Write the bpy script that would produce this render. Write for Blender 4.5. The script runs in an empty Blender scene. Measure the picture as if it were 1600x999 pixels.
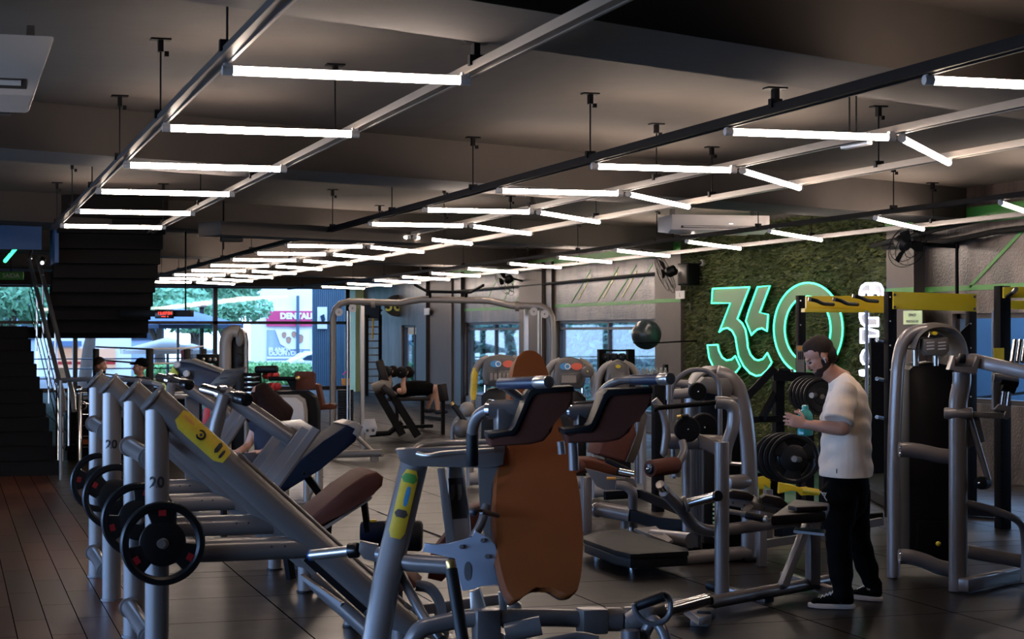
import bpy, bmesh, math, random
from mathutils import Vector, Matrix, Quaternion
random.seed(7)
SC = bpy.context.scene
COL = SC.collection
PI = math.pi
# ------------------------------------------------------------ camera
F = 2830.0
TH = math.atan(880 / 2830)
PH = math.atan(20.5 / 2830)
CAM = Vector((0, 0, 1.75))
cd = bpy.data.cameras.new('camera')
cam = bpy.data.objects.new('camera', cd); COL.objects.link(cam)
cam.location = CAM
cam.rotation_euler = (PI / 2 + PH, 0, -TH)
cd.sensor_width = 36; cd.lens = F / 1600 * 36
cd.clip_start = 0.1; cd.clip_end = 400
cd.dof.use_dof = True; cd.dof.focus_distance = 14.0; cd.dof.aperture_fstop = 7.0
SC.camera = cam
FW = Vector((math.sin(TH) * math.cos(PH), math.cos(TH) * math.cos(PH), math.sin(PH)))
RT = Vector((math.cos(TH), -math.sin(TH), 0))
UPV = RT.cross(FW)
# ------------------------------------------------------------ world, exposure, assumed daylight lamp
wd = bpy.data.worlds.new('world'); SC.world = wd; wd.use_nodes = True
nt = wd.node_tree; nt.nodes.clear()
wo = nt.nodes.new('ShaderNodeOutputWorld'); bg = nt.nodes.new('ShaderNodeBackground')
tc = nt.nodes.new('ShaderNodeTexCoord'); sx = nt.nodes.new('ShaderNodeSeparateXYZ')
rp = nt.nodes.new('ShaderNodeValToRGB')
rp.color_ramp.elements[0].position = 0.0; rp.color_ramp.elements[0].color = (0.50, 0.70, 1.0, 1)
rp.color_ramp.elements[1].position = 0.5; rp.color_ramp.elements[1].color = (0.38, 0.60, 1.0, 1)
nt.links.new(tc.outputs['Generated'], sx.inputs[0]); nt.links.new(sx.outputs['Z'], rp.inputs[0])
nt.links.new(rp.outputs[0], bg.inputs[0]); bg.inputs[1].default_value = 6.5
nt.links.new(bg.outputs[0], wo.inputs[0])
SC.view_settings.view_transform = 'Standard'; SC.view_settings.look = 'None'
SC.view_settings.gamma = 1; SC.view_settings.use_curve_mapping = False
SC.view_settings.exposure = 0.0
TUBE_L = 62.0
def area(name, loc, rot, sx_, sy_, col, watts):
    l = bpy.data.lights.new(name, 'AREA'); l.shape = 'RECTANGLE'; l.size = sx_; l.size_y = sy_
    l.color = col; l.energy = watts
    o = bpy.data.objects.new(name, l); COL.objects.link(o); o.location = loc; o.rotation_euler = rot
    return o
area('window_daylight', (-4.9, 10.5, 1.25), (0, -PI / 2 + 0.42, 0), 1.5, 18, (0.18, 0.42, 1.0), 380)  # blue area light added for assumed daylight; the left windows are unseen
bpy.data.lights['window_daylight'].spread = math.radians(92)
try:
    SC.cycles.use_denoising = True; SC.cycles.max_bounces = 7
    SC.cycles.diffuse_bounces = 3; SC.cycles.glossy_bounces = 4; SC.cycles.sample_clamp_indirect = 4
except Exception: pass

# ------------------------------------------------------------ pixel helpers (the frame is 1600 x 999)
def ray(px, py): return FW + RT * ((px - 800) / F) + UPV * ((499.5 - py) / F)
def W(px, py, d): return CAM + ray(px, py) * d
def atX(px, py, v): r = ray(px, py); return CAM + r * ((v - CAM.x) / r.x)
def atY(px, py, v): r = ray(px, py); return CAM + r * ((v - CAM.y) / r.y)
def atZ(px, py, v=0.0): r = ray(px, py); return CAM + r * ((v - CAM.z) / r.z)

# ------------------------------------------------------------ materials
M = {}
def nn(t, kind, **kw):
    n = t.nodes.new(kind)
    for k, v in kw.items():
        if k[0] == '_': setattr(n, k[1:], v)
        else: n.inputs[k.replace('_', ' ')].default_value = v
    return n
def mat(name, col, rough=0.5, metal=0.0, var=0.12, scale=6.0, bump=0.0, bscale=None, emit=None, es=1.0, coat=0.0, spec=None, rvar=0.0, trans=0.0, alpha=None):
    m = bpy.data.materials.new(name); m.use_nodes = True; t = m.node_tree
    b = t.nodes['Principled BSDF']
    b.inputs['Roughness'].default_value = rough; b.inputs['Metallic'].default_value = metal
    if coat: b.inputs['Coat Weight'].default_value = coat; b.inputs['Coat Roughness'].default_value = 0.15
    if spec is not None: b.inputs['Specular IOR Level'].default_value = spec
    if trans: b.inputs['Transmission Weight'].default_value = trans
    tcn = t.nodes.new('ShaderNodeTexCoord')
    nz = nn(t, 'ShaderNodeTexNoise', Scale=scale, Detail=4.0)
    t.links.new(tcn.outputs['Object'], nz.inputs['Vector'])
    mr = t.nodes.new('ShaderNodeMapRange'); mr.inputs[3].default_value = 1 - var; mr.inputs[4].default_value = 1 + var
    t.links.new(nz.outputs[0], mr.inputs[0])
    mx = t.nodes.new('ShaderNodeVectorMath'); mx.operation = 'SCALE'; mx.inputs[0].default_value = col[:3]
    t.links.new(mr.outputs[0], mx.inputs['Scale']); t.links.new(mx.outputs[0], b.inputs['Base Color'])
    if rvar:
        r2 = t.nodes.new('ShaderNodeMapRange'); r2.inputs[3].default_value = max(0.03, rough - rvar); r2.inputs[4].default_value = rough + rvar
        t.links.new(nz.outputs[0], r2.inputs[0]); t.links.new(r2.outputs[0], b.inputs['Roughness'])
    if bump:
        n2 = nn(t, 'ShaderNodeTexNoise', Scale=bscale or scale * 8, Detail=3.0)
        t.links.new(tcn.outputs['Object'], n2.inputs['Vector'])
        bp = nn(t, 'ShaderNodeBump', Strength=bump, Distance=0.01)
        t.links.new(n2.outputs[0], bp.inputs['Height']); t.links.new(bp.outputs[0], b.inputs['Normal'])
    if emit: b.inputs['Emission Color'].default_value = (*emit, 1); b.inputs['Emission Strength'].default_value = es
    M[name] = m; return m
mat('steel', (0.150, 0.130, 0.122), 0.34, 0.2, 0.05, 3, coat=0.35)
mat('steel_dark', (0.13, 0.118, 0.115), 0.38, 0.25, 0.06, 3)
mat('rail_light', (0.10, 0.085, 0.072), 0.38, 0.2, 0.1, 4)
mat('rail_metal', (0.055, 0.05, 0.048), 0.35, 0.3, 0.1, 4)
mat('champagne', (0.23, 0.19, 0.155), 0.36, 0.25, 0.05, 3)
mat('chrome', (0.80, 0.78, 0.78), 0.13, 1.0, 0.04, 8)
mat('brushed', (0.60, 0.57, 0.54), 0.28, 0.9, 0.06, 12)
mat('black', (0.0035, 0.0035, 0.004), 0.5, 0, 0.2, 8, spec=0.25)
mat('black_gloss', (0.004, 0.004, 0.005), 0.25, 0, 0.1, 8)
mat('black_steel', (0.0045, 0.004, 0.0045), 0.6, 0.0, 0.15, 6, spec=0.08)
mat('rubber', (0.006, 0.0052, 0.005), 0.5, 0, 0.2, 20, bump=0.1, spec=0.12)
mat('plate_rubber', (0.004, 0.004, 0.0045), 0.38, 0, 0.15, 10, spec=0.35)
mat('brown_leather', (0.175, 0.045, 0.010), 0.55, 0, 0.10, 5, spec=0.15, bump=0.12, bscale=160)
mat('maroon_leather', (0.082, 0.026, 0.016), 0.6, 0, 0.10, 5, spec=0.12, bump=0.12, bscale=160)
mat('dark_leather', (0.010, 0.005, 0.0045), 0.45, 0, 0.10, 5, spec=0.3, bump=0.1, bscale=160)
mat('navy_pad', (0.004, 0.007, 0.018), 0.6, 0, 0.1, 5, spec=0.12)
mat('plastic_gray', (0.085, 0.072, 0.062), 0.42, 0, 0.08, 6)
mat('plastic_light', (0.20, 0.17, 0.145), 0.4, 0, 0.06, 6)
mat('shroud', (0.006, 0.0045, 0.004), 0.4, 0, 0.1, 4, spec=0.25)
mat('bottle_pink', (0.6, 0.35, 0.35), 0.2, 0, 0.05, 5)
mat('yellow', (0.60, 0.40, 0.012), 0.4, 0, 0.08, 4, rvar=0.1)
mat('yellow_sticker', (0.55, 0.38, 0.03), 0.35, 0, 0.25, 20)
mat('lime', (0.42, 0.46, 0.06), 0.4, 0, 0.05, 4)
mat('blue_paint', (0.018, 0.09, 0.26), 0.35, 0.3, 0.1, 4)
mat('blue_bracket', (0.34, 0.36, 0.42), 0.4, 0.1, 0.05, 4)  # bracket steel with the blue daylight falling on it painted into the colour
mat('slate', (0.018, 0.026, 0.055), 0.4, 0.1, 0.1, 4)
mat('red', (0.45, 0.02, 0.02), 0.4, 0, 0.1, 6)
mat('red_dark', (0.20, 0.008, 0.010), 0.4, 0, 0.1, 6)
mat('white', (0.65, 0.64, 0.62), 0.4, 0, 0.05, 4)
mat('white_gray', (0.40, 0.37, 0.35), 0.35, 0, 0.05, 4)
mat('ink', (0.02, 0.02, 0.025), 0.5, 0, 0.1, 4)
mat('placard', (0.06, 0.045, 0.04), 0.4, 0, 0.1, 8)
mat('paper', (0.55, 0.55, 0.52), 0.6, 0, 0.05, 8)
mat('orange', (0.55, 0.25, 0.05), 0.4, 0, 0.05, 8)
mat('sea_blue', (0.05, 0.22, 0.42), 0.4, 0, 0.05, 8)
mat('coral', (0.62, 0.10, 0.05), 0.4, 0, 0.05, 8)
mat('gold', (0.7, 0.45, 0.15), 0.3, 0.8, 0.05, 8)
mat('green_band', (0.05, 0.22, 0.035), 0.55, 0, 0.12, 4)
mat('pale_green', (0.60, 0.78, 0.42), 0.5, 0, 0.05, 4)
mat('ball', (0.022, 0.032, 0.036), 0.28, 0, 0.1, 3)
mat('skin', (0.42, 0.20, 0.13), 0.5, 0, 0.08, 10)
mat('skin_light', (0.52, 0.29, 0.21), 0.5, 0, 0.08, 10)
mat('hair', (0.030, 0.018, 0.013), 0.7, 0, 0.4, 60, spec=0.15, bump=0.6, bscale=250)
mat('hair_brown', (0.016, 0.006, 0.0045), 0.7, 0, 0.4, 30, spec=0.12, bump=0.6, bscale=120)
mat('shirt', (0.74, 0.60, 0.48), 0.85, 0, 0.05, 4, bump=0.6, bscale=11)
mat('black_cloth', (0.003, 0.003, 0.0033), 0.9, 0, 0.2, 6, spec=0.08, bump=0.3, bscale=25)
mat('navy_cloth', (0.014, 0.018, 0.035), 0.85, 0, 0.2, 6)
mat('sole', (0.60, 0.50, 0.42), 0.6, 0, 0.05, 8)
mat('teal_plastic', (0.05, 0.42, 0.40), 0.12, 0, 0.08, 8, trans=0.35)
mat('pink', (0.7, 0.12, 0.45), 0.5)
mat('bark', (0.10, 0.07, 0.055), 0.9, 0, 0.3, 8, bump=0.5)
mat('leaf', (0.20, 0.42, 0.24), 0.6, 0, 0.45, 1.2)
mat('leaf_dark', (0.07, 0.17, 0.12), 0.6, 0, 0.6, 0.8)
mat('leaf_bright', (0.20, 0.42, 0.14), 0.6, 0, 0.35, 2)
mat('store_white', (0.80, 0.78, 0.78), 0.7, 0, 0.04, 1)
mat('magenta_sign', (0.55, 0.035, 0.13), 0.5, 0, 0.04, 1)
mat('ad_blue', (0.30, 0.36, 0.52), 0.5, 0, 0.08, 1)
mat('clad_blue', (0.05, 0.095, 0.14), 0.6, 0, 0.2, 1.5)
mat('car_white', (0.75, 0.77, 0.80), 0.25, 0, 0.03, 1)
mat('dark_glass', (0.03, 0.05, 0.08), 0.08, 0, 0.1, 2)
mat('asphalt', (0.12, 0.12, 0.13), 0.9, 0, 0.15, 1)
mat('parasol', (0.55, 0.52, 0.50), 0.8, 0, 0.08, 2)
mat('parasol_blue', (0.10, 0.16, 0.28), 0.8, 0, 0.08, 2)
mat('stair', (0.007, 0.0055, 0.005), 0.7, 0, 0.2, 5, spec=0.08)
mat('blue_wall', (0.012, 0.06, 0.17), 0.6, 0, 0.1, 2)
mat('cable', (0.004, 0.004, 0.004), 0.6, spec=0.15)
mat('mullion', (0.020, 0.016, 0.016), 0.45, 0.2)
mat('ac_white', (0.50, 0.46, 0.43), 0.42, 0, 0.04, 3)
mat('tube_emit', (1, 1, 1), 0.5, emit=(1.0, 0.81, 0.68), es=TUBE_L)
mat('tube_green', (0.1, 1, 0.4), 0.5, emit=(0.05, 1.0, 0.35), es=3.0)
mat('neon_green', (0.2, 1, 0.7), 0.5, emit=(0.05, 1.0, 0.48), es=3.2)
mat('neon_white', (0.9, 0.9, 1), 0.5, emit=(0.62, 0.70, 1.0), es=5.0)
mat('led_red', (1, 0.1, 0.05), 0.5, emit=(1.0, 0.04, 0.02), es=3.0)
mat('lamp_white', (1, 1, 1), 0.5, emit=(0.9, 0.95, 1.0), es=3.0)
mat('screen_dark', (0.05, 0.042, 0.036), 0.3)
mat('sign_face', (0.05, 0.19, 0.045), 0.45, 0.0, 0.08, 2)
mat('sign_white', (0.5, 0.5, 0.48), 0.4, 0.1, 0.1, 2)
def mat_concrete(name, c1, c2, scale=1.2, rough=0.8, bump=0.15, seams=None, streak=1.0):
    m = bpy.data.materials.new(name); m.use_nodes = True; t = m.node_tree; b = t.nodes['Principled BSDF']
    tcn = t.nodes.new('ShaderNodeTexCoord'); mp = t.nodes.new('ShaderNodeMapping'); mp.inputs['Scale'].default_value = (1, 1, streak)
    t.links.new(tcn.outputs['Object'], mp.inputs[0])
    n1 = nn(t, 'ShaderNodeTexNoise', Scale=scale, Detail=8.0, Roughness=0.62)
    t.links.new(mp.outputs[0], n1.inputs['Vector'])
    r = t.nodes.new('ShaderNodeValToRGB'); r.color_ramp.elements[0].position = 0.32 + .10 * (bump > .3); r.color_ramp.elements[1].position = 0.68 - .10 * (bump > .3)
    r.color_ramp.elements[0].color = (*c1, 1); r.color_ramp.elements[1].color = (*c2, 1)
    t.links.new(n1.outputs[0], r.inputs[0]); t.links.new(r.outputs[0], b.inputs['Base Color'])
    b.inputs['Roughness'].default_value = rough
    n2 = nn(t, 'ShaderNodeTexNoise', Scale=scale * 14, Detail=4.0); t.links.new(tcn.outputs['Object'], n2.inputs['Vector'])
    bp = nn(t, 'ShaderNodeBump', Strength=bump, Distance=0.02); t.links.new(n2.outputs[0], bp.inputs['Height']); t.links.new(bp.outputs[0], b.inputs['Normal'])
    M[name] = m
mat_concrete('ceiling_plaster', (0.052, 0.041, 0.033), (0.082, 0.065, 0.052), 0.5, 0.85, 0.1)
mat_concrete('beam_plaster', (0.036, 0.029, 0.025), (0.050, 0.041, 0.035), 0.7, 0.85, 0.1)
mat_concrete('wall_cement', (0.012, 0.008, 0.006), (0.080, 0.056, 0.043), 2.4, 0.40, 0.35, streak=0.35)
mat_concrete('column_cement', (0.062, 0.048, 0.040), (0.085, 0.066, 0.055), 1.0, 0.6, 0.1)
def mat_brick(name, c1, c2, cm, w, h, mortar, rough, rotz=0.0, bump=0.3, grain=0.0, rv=0.1, spec=0.5, nv=0.3):
    m = bpy.data.materials.new(name); m.use_nodes = True; t = m.node_tree; b = t.nodes['Principled BSDF']
    tcn = t.nodes.new('ShaderNodeTexCoord'); mp = t.nodes.new('ShaderNodeMapping'); mp.inputs['Rotation'].default_value = (0, 0, rotz)
    t.links.new(tcn.outputs['Object'], mp.inputs[0])
    br = nn(t, 'ShaderNodeTexBrick', Color1=(*c1, 1), Color2=(*c2, 1), Mortar=(*cm, 1), Scale=1.0, Mortar_Size=mortar, Brick_Width=w, Row_Height=h); br.offset = 0.0 if w == h else 0.5
    t.links.new(mp.outputs[0], br.inputs['Vector'])
    nz = nn(t, 'ShaderNodeTexNoise', Scale=3.0, Detail=6.0)
    m2 = t.nodes.new('ShaderNodeMapping'); m2.inputs['Scale'].default_value = (1 + grain, 1, 1); t.links.new(mp.outputs[0], m2.inputs[0]); t.links.new(m2.outputs[0], nz.inputs['Vector'])
    mr = t.nodes.new('ShaderNodeMapRange'); mr.inputs[3].default_value = 1 - nv; mr.inputs[4].default_value = 1 + nv; t.links.new(nz.outputs[0], mr.inputs[0])
    mx = t.nodes.new('ShaderNodeVectorMath'); mx.operation = 'SCALE'; t.links.new(br.outputs['Color'], mx.inputs[0]); t.links.new(mr.outputs[0], mx.inputs['Scale'])
    t.links.new(mx.outputs[0], b.inputs['Base Color'])
    r2 = t.nodes.new('ShaderNodeMapRange'); r2.inputs[3].default_value = rough - rv; r2.inputs[4].default_value = rough + rv; t.links.new(nz.outputs[0], r2.inputs[0]); t.links.new(r2.outputs[0], b.inputs['Roughness'])
    sp = t.nodes.new('ShaderNodeMapRange'); sp.inputs[3].default_value = spec; sp.inputs[4].default_value = 0.0; t.links.new(br.outputs['Fac'], sp.inputs[0]); t.links.new(sp.outputs[0], b.inputs['Specular IOR Level'])
    bp = nn(t, 'ShaderNodeBump', Strength=bump, Distance=0.004); bp.invert = True; t.links.new(br.outputs['Fac'], bp.inputs['Height']); t.links.new(bp.outputs[0], b.inputs['Normal'])
    M[name] = m
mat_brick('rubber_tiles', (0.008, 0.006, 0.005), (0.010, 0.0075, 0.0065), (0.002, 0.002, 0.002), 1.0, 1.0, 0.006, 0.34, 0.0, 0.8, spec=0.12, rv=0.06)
mat_brick('rubber_mid', (0.040, 0.032, 0.026), (0.047, 0.038, 0.031), (0.004, 0.003, 0.003), 1.0, 1.0, 0.006, 0.38, 0.0, 0.8, spec=0.20, rv=0.06)  # same rubber, lit by the ceiling tubes: that brightness is put into the colour
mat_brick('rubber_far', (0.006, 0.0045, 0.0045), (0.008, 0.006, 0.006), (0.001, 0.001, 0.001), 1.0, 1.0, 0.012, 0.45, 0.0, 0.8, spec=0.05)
mat_brick('wood_planks', (0.030, 0.010, 0.006), (0.105, 0.036, 0.019), (0.004, 0.002, 0.002), 1.2, 0.19, 0.0035, 0.33, PI / 2, 0.3, grain=-0.8, rv=0.02, nv=0.2, spec=0.24)
mat_brick('brick_facade', (0.32, 0.28, 0.26), (0.38, 0.33, 0.30), (0.2, 0.18, 0.17), 0.3, 0.1, 0.01, 0.8)
def mat_glass():
    m = bpy.data.materials.new('window_glass'); m.use_nodes = True; t = m.node_tree; t.nodes.clear()
    o = t.nodes.new('ShaderNodeOutputMaterial'); mx = t.nodes.new('ShaderNodeMixShader'); tr = t.nodes.new('ShaderNodeBsdfTransparent'); gl = t.nodes.new('ShaderNodeBsdfGlossy')
    tr.inputs[0].default_value = (0.88, 0.93, 0.97, 1); gl.inputs['Roughness'].default_value = 0.02
    fr = nn(t, 'ShaderNodeFresnel', IOR=1.3); ge = t.nodes.new('ShaderNodeNewGeometry'); mi = t.nodes.new('ShaderNodeMapRange'); mi.inputs[3].default_value = 1.28; mi.inputs[4].default_value = 0.78
    t.links.new(ge.outputs['Backfacing'], mi.inputs[0]); t.links.new(mi.outputs[0], fr.inputs[0])
    t.links.new(fr.outputs[0], mx.inputs[0]); t.links.new(tr.outputs[0], mx.inputs[1]); t.links.new(gl.outputs[0], mx.inputs[2]); t.links.new(mx.outputs[0], o.inputs[0])
    M['glass'] = m
mat_glass()
def mat_grass():
    m = bpy.data.materials.new('turf'); m.use_nodes = True; t = m.node_tree; b = t.nodes['Principled BSDF']
    g = t.nodes.new('ShaderNodeNewGeometry'); r = t.nodes.new('ShaderNodeValToRGB')
    r.color_ramp.elements[0].color = (0.030, 0.042, 0.009, 1); r.color_ramp.elements[1].color = (0.15, 0.155, 0.028, 1)
    e = r.color_ramp.elements.new(0.8); e.color = (0.080, 0.10, 0.018, 1)
    t.links.new(g.outputs['Random Per Island'], r.inputs[0]); t.links.new(r.outputs[0], b.inputs['Base Color']); b.inputs['Roughness'].default_value = 0.6
    M['turf'] = m
mat_grass()

# ------------------------------------------------------------ mesh builder
def smooth_outline(P, k=3):
    n = len(P); out = []
    for i in range(n):
        p0, p1, p2, p3 = P[i - 1], P[i], P[(i + 1) % n], P[(i + 2) % n]
        for j in range(k):
            t = j / k; out.append(0.5 * ((2 * p1) + (p2 - p0) * t + (2 * p0 - 5 * p1 + 4 * p2 - p3) * t * t + (-p0 + 3 * p1 - 3 * p2 + p3) * t ** 3))
    return out
class MB:
    def __init__(s): s.bm = bmesh.new()
    def _xf(s, verts, mtx): bmesh.ops.transform(s.bm, matrix=mtx, verts=verts)
    def box(s, c, size, R=None, bev=0.0, seg=2):
        r = bmesh.ops.create_cube(s.bm, size=1.0); vs = r['verts']
        m = Matrix.Translation(Vector(c)) @ (R.to_4x4() if R is not None else Matrix.Identity(4)) @ Matrix.Diagonal((*size, 1))
        s._xf(vs, m)
        if bev > 0:
            es = list({e for v in vs for e in v.link_edges})
            bmesh.ops.bevel(s.bm, geom=es, offset=bev, segments=seg, affect='EDGES', profile=0.5)
        return s
    def bar(s, p0, p1, w, h, up=(0, 0, 1), bev=0.0, ext=0.0):
        p0 = Vector(p0); p1 = Vector(p1); d = (p1 - p0); L = d.length + 2 * ext; d.normalize()
        up = Vector(up); x = up.cross(d)
        if x.length < 1e-4: x = Vector((1, 0, 0)).cross(d)
        x.normalize(); z = d.cross(x).normalized()
        R = Matrix((x, d, z)).transposed()
        return s.box((p0 + p1) / 2, (w, L, h), R, bev)
    def cyl(s, p0, p1, r, r2=None, n=20, bev=0.0):
        p0 = Vector(p0); p1 = Vector(p1); d = p1 - p0
        q = d.to_track_quat('Z', 'Y').to_matrix().to_4x4()
        rr = bmesh.ops.create_cone(s.bm, cap_ends=True, segments=n, radius1=r, radius2=r if r2 is None else r2, depth=d.length, matrix=Matrix.Translation((p0 + p1) / 2) @ q)
        if bev > 0:
            es = [e for e in {e for v in rr['verts'] for e in v.link_edges} if any(len(f.verts) > 4 for f in e.link_faces)]
            bmesh.ops.bevel(s.bm, geom=es, offset=bev, segments=2, affect='EDGES', profile=0.5)
        return s
    def ball(s, c, r, n=14, sc=(1, 1, 1)):
        rr = bmesh.ops.create_uvsphere(s.bm, u_segments=n, v_segments=max(6, n * 2 // 3), radius=r)
        s._xf(rr['verts'], Matrix.Translation(Vector(c)) @ Matrix.Diagonal((*sc, 1))); return s
    def tube(s, pts, r, n=12, fil=0.0, ry=None, up=(0, 0, 1), cap=True, closed=False, taper=None, sq=False):
        """sweep a round, oval (ry) or square (sq) section along pts; fil rounds the corners"""
        P = [Vector(p) for p in pts]
        if fil > 0 and len(P) > 2:
            Q = [P[0]]
            for i in range(1, len(P) - 1):
                a, b, c = P[i - 1], P[i], P[i + 1]
                f = min(fil, (a - b).length * 0.49, (c - b).length * 0.49)
                s0 = b + (a - b).normalized() * f; s1 = b + (c - b).normalized() * f
                for k in range(7):
                    t = k / 6; Q.append(s0 * (1 - t) ** 2 + b * 2 * t * (1 - t) + s1 * t * t)
            Q.append(P[-1]); P = Q
        N = len(P); T = []
        for i in range(N):
            if closed: t = P[(i + 1) % N] - P[i - 1]
            else: t = P[min(i + 1, N - 1)] - P[max(i - 1, 0)]
            T.append(t.normalized() if t.length > 1e-9 else Vector((0, 0, 1)))
        u = Vector(up); x = u.cross(T[0])
        if x.length < 1e-3: x = Vector((1, 0, 0)).cross(T[0])
        if x.length < 1e-3: x = Vector((0, 1, 0)).cross(T[0])
        x.normalize(); rings = []
        if sq: n = 4
        for i in range(N):
            if i: x = (T[i - 1].rotation_difference(T[i]) @ x)
            x = (x - T[i] * x.dot(T[i])).normalized(); z = T[i].cross(x)
            k = 1.0 if taper is None else taper[0] + (taper[1] - taper[0]) * i / (N - 1)
            if sq:
                a, b = r * k, (ry or r) * k
                rings.append([s.bm.verts.new(P[i] + x * sx * a + z * sz * b) for sx, sz in ((1, 1), (-1, 1), (-1, -1), (1, -1))])
            else:
                rings.append([s.bm.verts.new(P[i] + x * math.cos(2 * PI * j / n) * r * k + z * math.sin(2 * PI * j / n) * (ry or r) * k) for j in range(n)])
        for i in range(N if closed else N - 1):
            a, b = rings[i], rings[(i + 1) % N]
            for j in range(n): s.bm.faces.new((a[j], a[(j + 1) % n], b[(j + 1) % n], b[j]))
        if cap and not closed:
            s.bm.faces.new(rings[0][::-1]); s.bm.faces.new(rings[-1])
        return s
    def prism(s, pts, off, bev=0.0, seg=2):
        """closed outline of 3-D points pushed along off"""
        off = Vector(off)
        a = [s.bm.verts.new(Vector(p)) for p in pts]; b = [s.bm.verts.new(Vector(p) + off) for p in pts]
        n = len(a); fs = [s.bm.faces.new(a[::-1]), s.bm.faces.new(b)]
        for i in range(n): fs.append(s.bm.faces.new((a[i], a[(i + 1) % n], b[(i + 1) % n], b[i])))
        if bev > 0:
            es = list({e for f in fs[:2] for e in f.edges})
            bmesh.ops.bevel(s.bm, geom=es, offset=bev, segments=seg, affect='EDGES', profile=0.5)
        return s
    def quad(s, a, b, c, d): s.bm.faces.new([s.bm.verts.new(Vector(p)) for p in (a, b, c, d)]); return s
    def lathe(s, o, ax, prof, n=28, ring=False):
        """prof = [(radius, height along ax)]"""
        o = Vector(o); ax = Vector(ax).normalized(); x = ax.orthogonal().normalized(); y = ax.cross(x); rings = []
        for r, h in prof:
            rings.append([s.bm.verts.new(o + ax * h + (x * math.cos(2 * PI * j / n) + y * math.sin(2 * PI * j / n)) * max(r, 1e-4)) for j in range(n)])
        for a, b in zip(rings, rings[1:]):
            for j in range(n): s.bm.faces.new((a[j], a[(j + 1) % n], b[(j + 1) % n], b[j]))
        if ring:
            for j in range(n): s.bm.faces.new((rings[-1][j], rings[-1][(j + 1) % n], rings[0][(j + 1) % n], rings[0][j]))
        else: s.bm.faces.new(rings[0][::-1]); s.bm.faces.new(rings[-1])
        return s
    def build(s, name, material, parent=None, base=None, ang=38):
        bmesh.ops.recalc_face_normals(s.bm, faces=s.bm.faces)
        if base is not None: bmesh.ops.translate(s.bm, vec=-Vector(base), verts=s.bm.verts)
        me = bpy.data.meshes.new(name); s.bm.to_mesh(me); s.bm.free()
        for p in me.polygons: p.use_smooth = True
        me.set_sharp_from_angle(angle=math.radians(ang))
        me.materials.append(M[material] if isinstance(material, str) else material)
        o = bpy.data.objects.new(name, me); COL.objects.link(o)
        if parent is not None: o.parent = parent
        elif base is not None: o.location = base
        return o
def props(o, label=None, cat=None, group=None, kind=None):
    if label: o['label'] = label
    if cat: o['category'] = cat
    if group: o['group'] = group
    if kind: o['kind'] = kind
    return o
class Thing:
    """an Empty at the base of a thing; parts are collected under keys name, name#2, part/sub"""
    def __init__(s, name, base, label, cat, group=None):
        s.e = bpy.data.objects.new(name, None); COL.objects.link(s.e); s.e.location = base; s.e.empty_display_size = 0.1
        props(s.e, label, cat, group); s.base = Vector(base); s.d = {}; s.m = {}; s.l = {}
    def __call__(s, key, m=None, label=None):
        if key not in s.d: s.d[key] = MB(); s.m[key] = m or 'steel'
        if label: s.l[key] = label
        return s.d[key]
    def end(s):
        done = {}
        for k in sorted(s.d, key=lambda k: k.count('/')):
            bits = k.split('/'); nm = bits[-1].split('#')[0]
            par = done['/'.join(bits[:-1])] if len(bits) > 1 else s.e
            o = s.d[k].build(nm, s.m[k], par, s.base)
            if k in s.l: o['label'] = s.l[k]
            done[k] = o
        return s.e
def solo(name, mb, m, base, label, cat, group=None, kind=None):
    o = mb.build(name, m, None, base); return props(o, label, cat, group, kind)
def struct(name, mb, m):
    o = mb.build(name, m); o['kind'] = 'structure'; return o
def copy_tree(o, parent=None):
    c = o.copy(); COL.objects.link(c)
    if parent is not None: c.parent = parent
    for ch in list(o.children): copy_tree(ch, c)
    return c
def text_mesh(txt, size, origin, X, Y, depth=0.003, m='ink', name='lettering', parent=None, base=(0, 0, 0), align='CENTER', bold=0.0, sx=1.0):
    """letters standing in the plane X, Y at origin, as mesh"""
    cu = bpy.data.curves.new(name, 'FONT'); cu.body = txt; cu.size = size; cu.extrude = depth; cu.align_x = align; cu.align_y = 'CENTER'; cu.offset = bold
    cu.resolution_u = 3
    o = bpy.data.objects.new(name, cu); COL.objects.link(o)
    me = bpy.data.meshes.new_from_object(o.evaluated_get(bpy.context.evaluated_depsgraph_get()))
    bpy.data.objects.remove(o)
    X = Vector(X).normalized(); Y = Vector(Y).normalized(); Z = X.cross(Y)
    mt = Matrix((X * sx, Y, Z)).transposed().to_4x4(); mt.translation = Vector(origin) - Vector(base)
    me.transform(mt); me.materials.clear(); me.materials.append(M[m])
    o = bpy.data.objects.new(name, me); COL.objects.link(o)
    if parent is not None: o.parent = parent
    return o
ORD = ['nearest', 'second nearest', 'third nearest', 'fourth nearest', 'fifth nearest', 'sixth nearest', 'seventh nearest', 'eighth nearest', 'ninth nearest', 'tenth nearest', 'eleventh nearest', 'twelfth nearest', 'thirteenth nearest', 'fourteenth nearest', 'fifteenth nearest', 'sixteenth nearest', 'seventeenth nearest']
# ============================================================ SHELL
XR = 11.75; YB = 54.7; ZC = 3.5
def beam_y(x, y3): return y3 + 0.46 * (x - 3.0)
b = MB(); b.box((5.3, 26.5, -0.1), (14.9 - 0, 59, 0.2)); b.box((0, 0, -50), (0.01, 0.01, 0.01))
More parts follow.
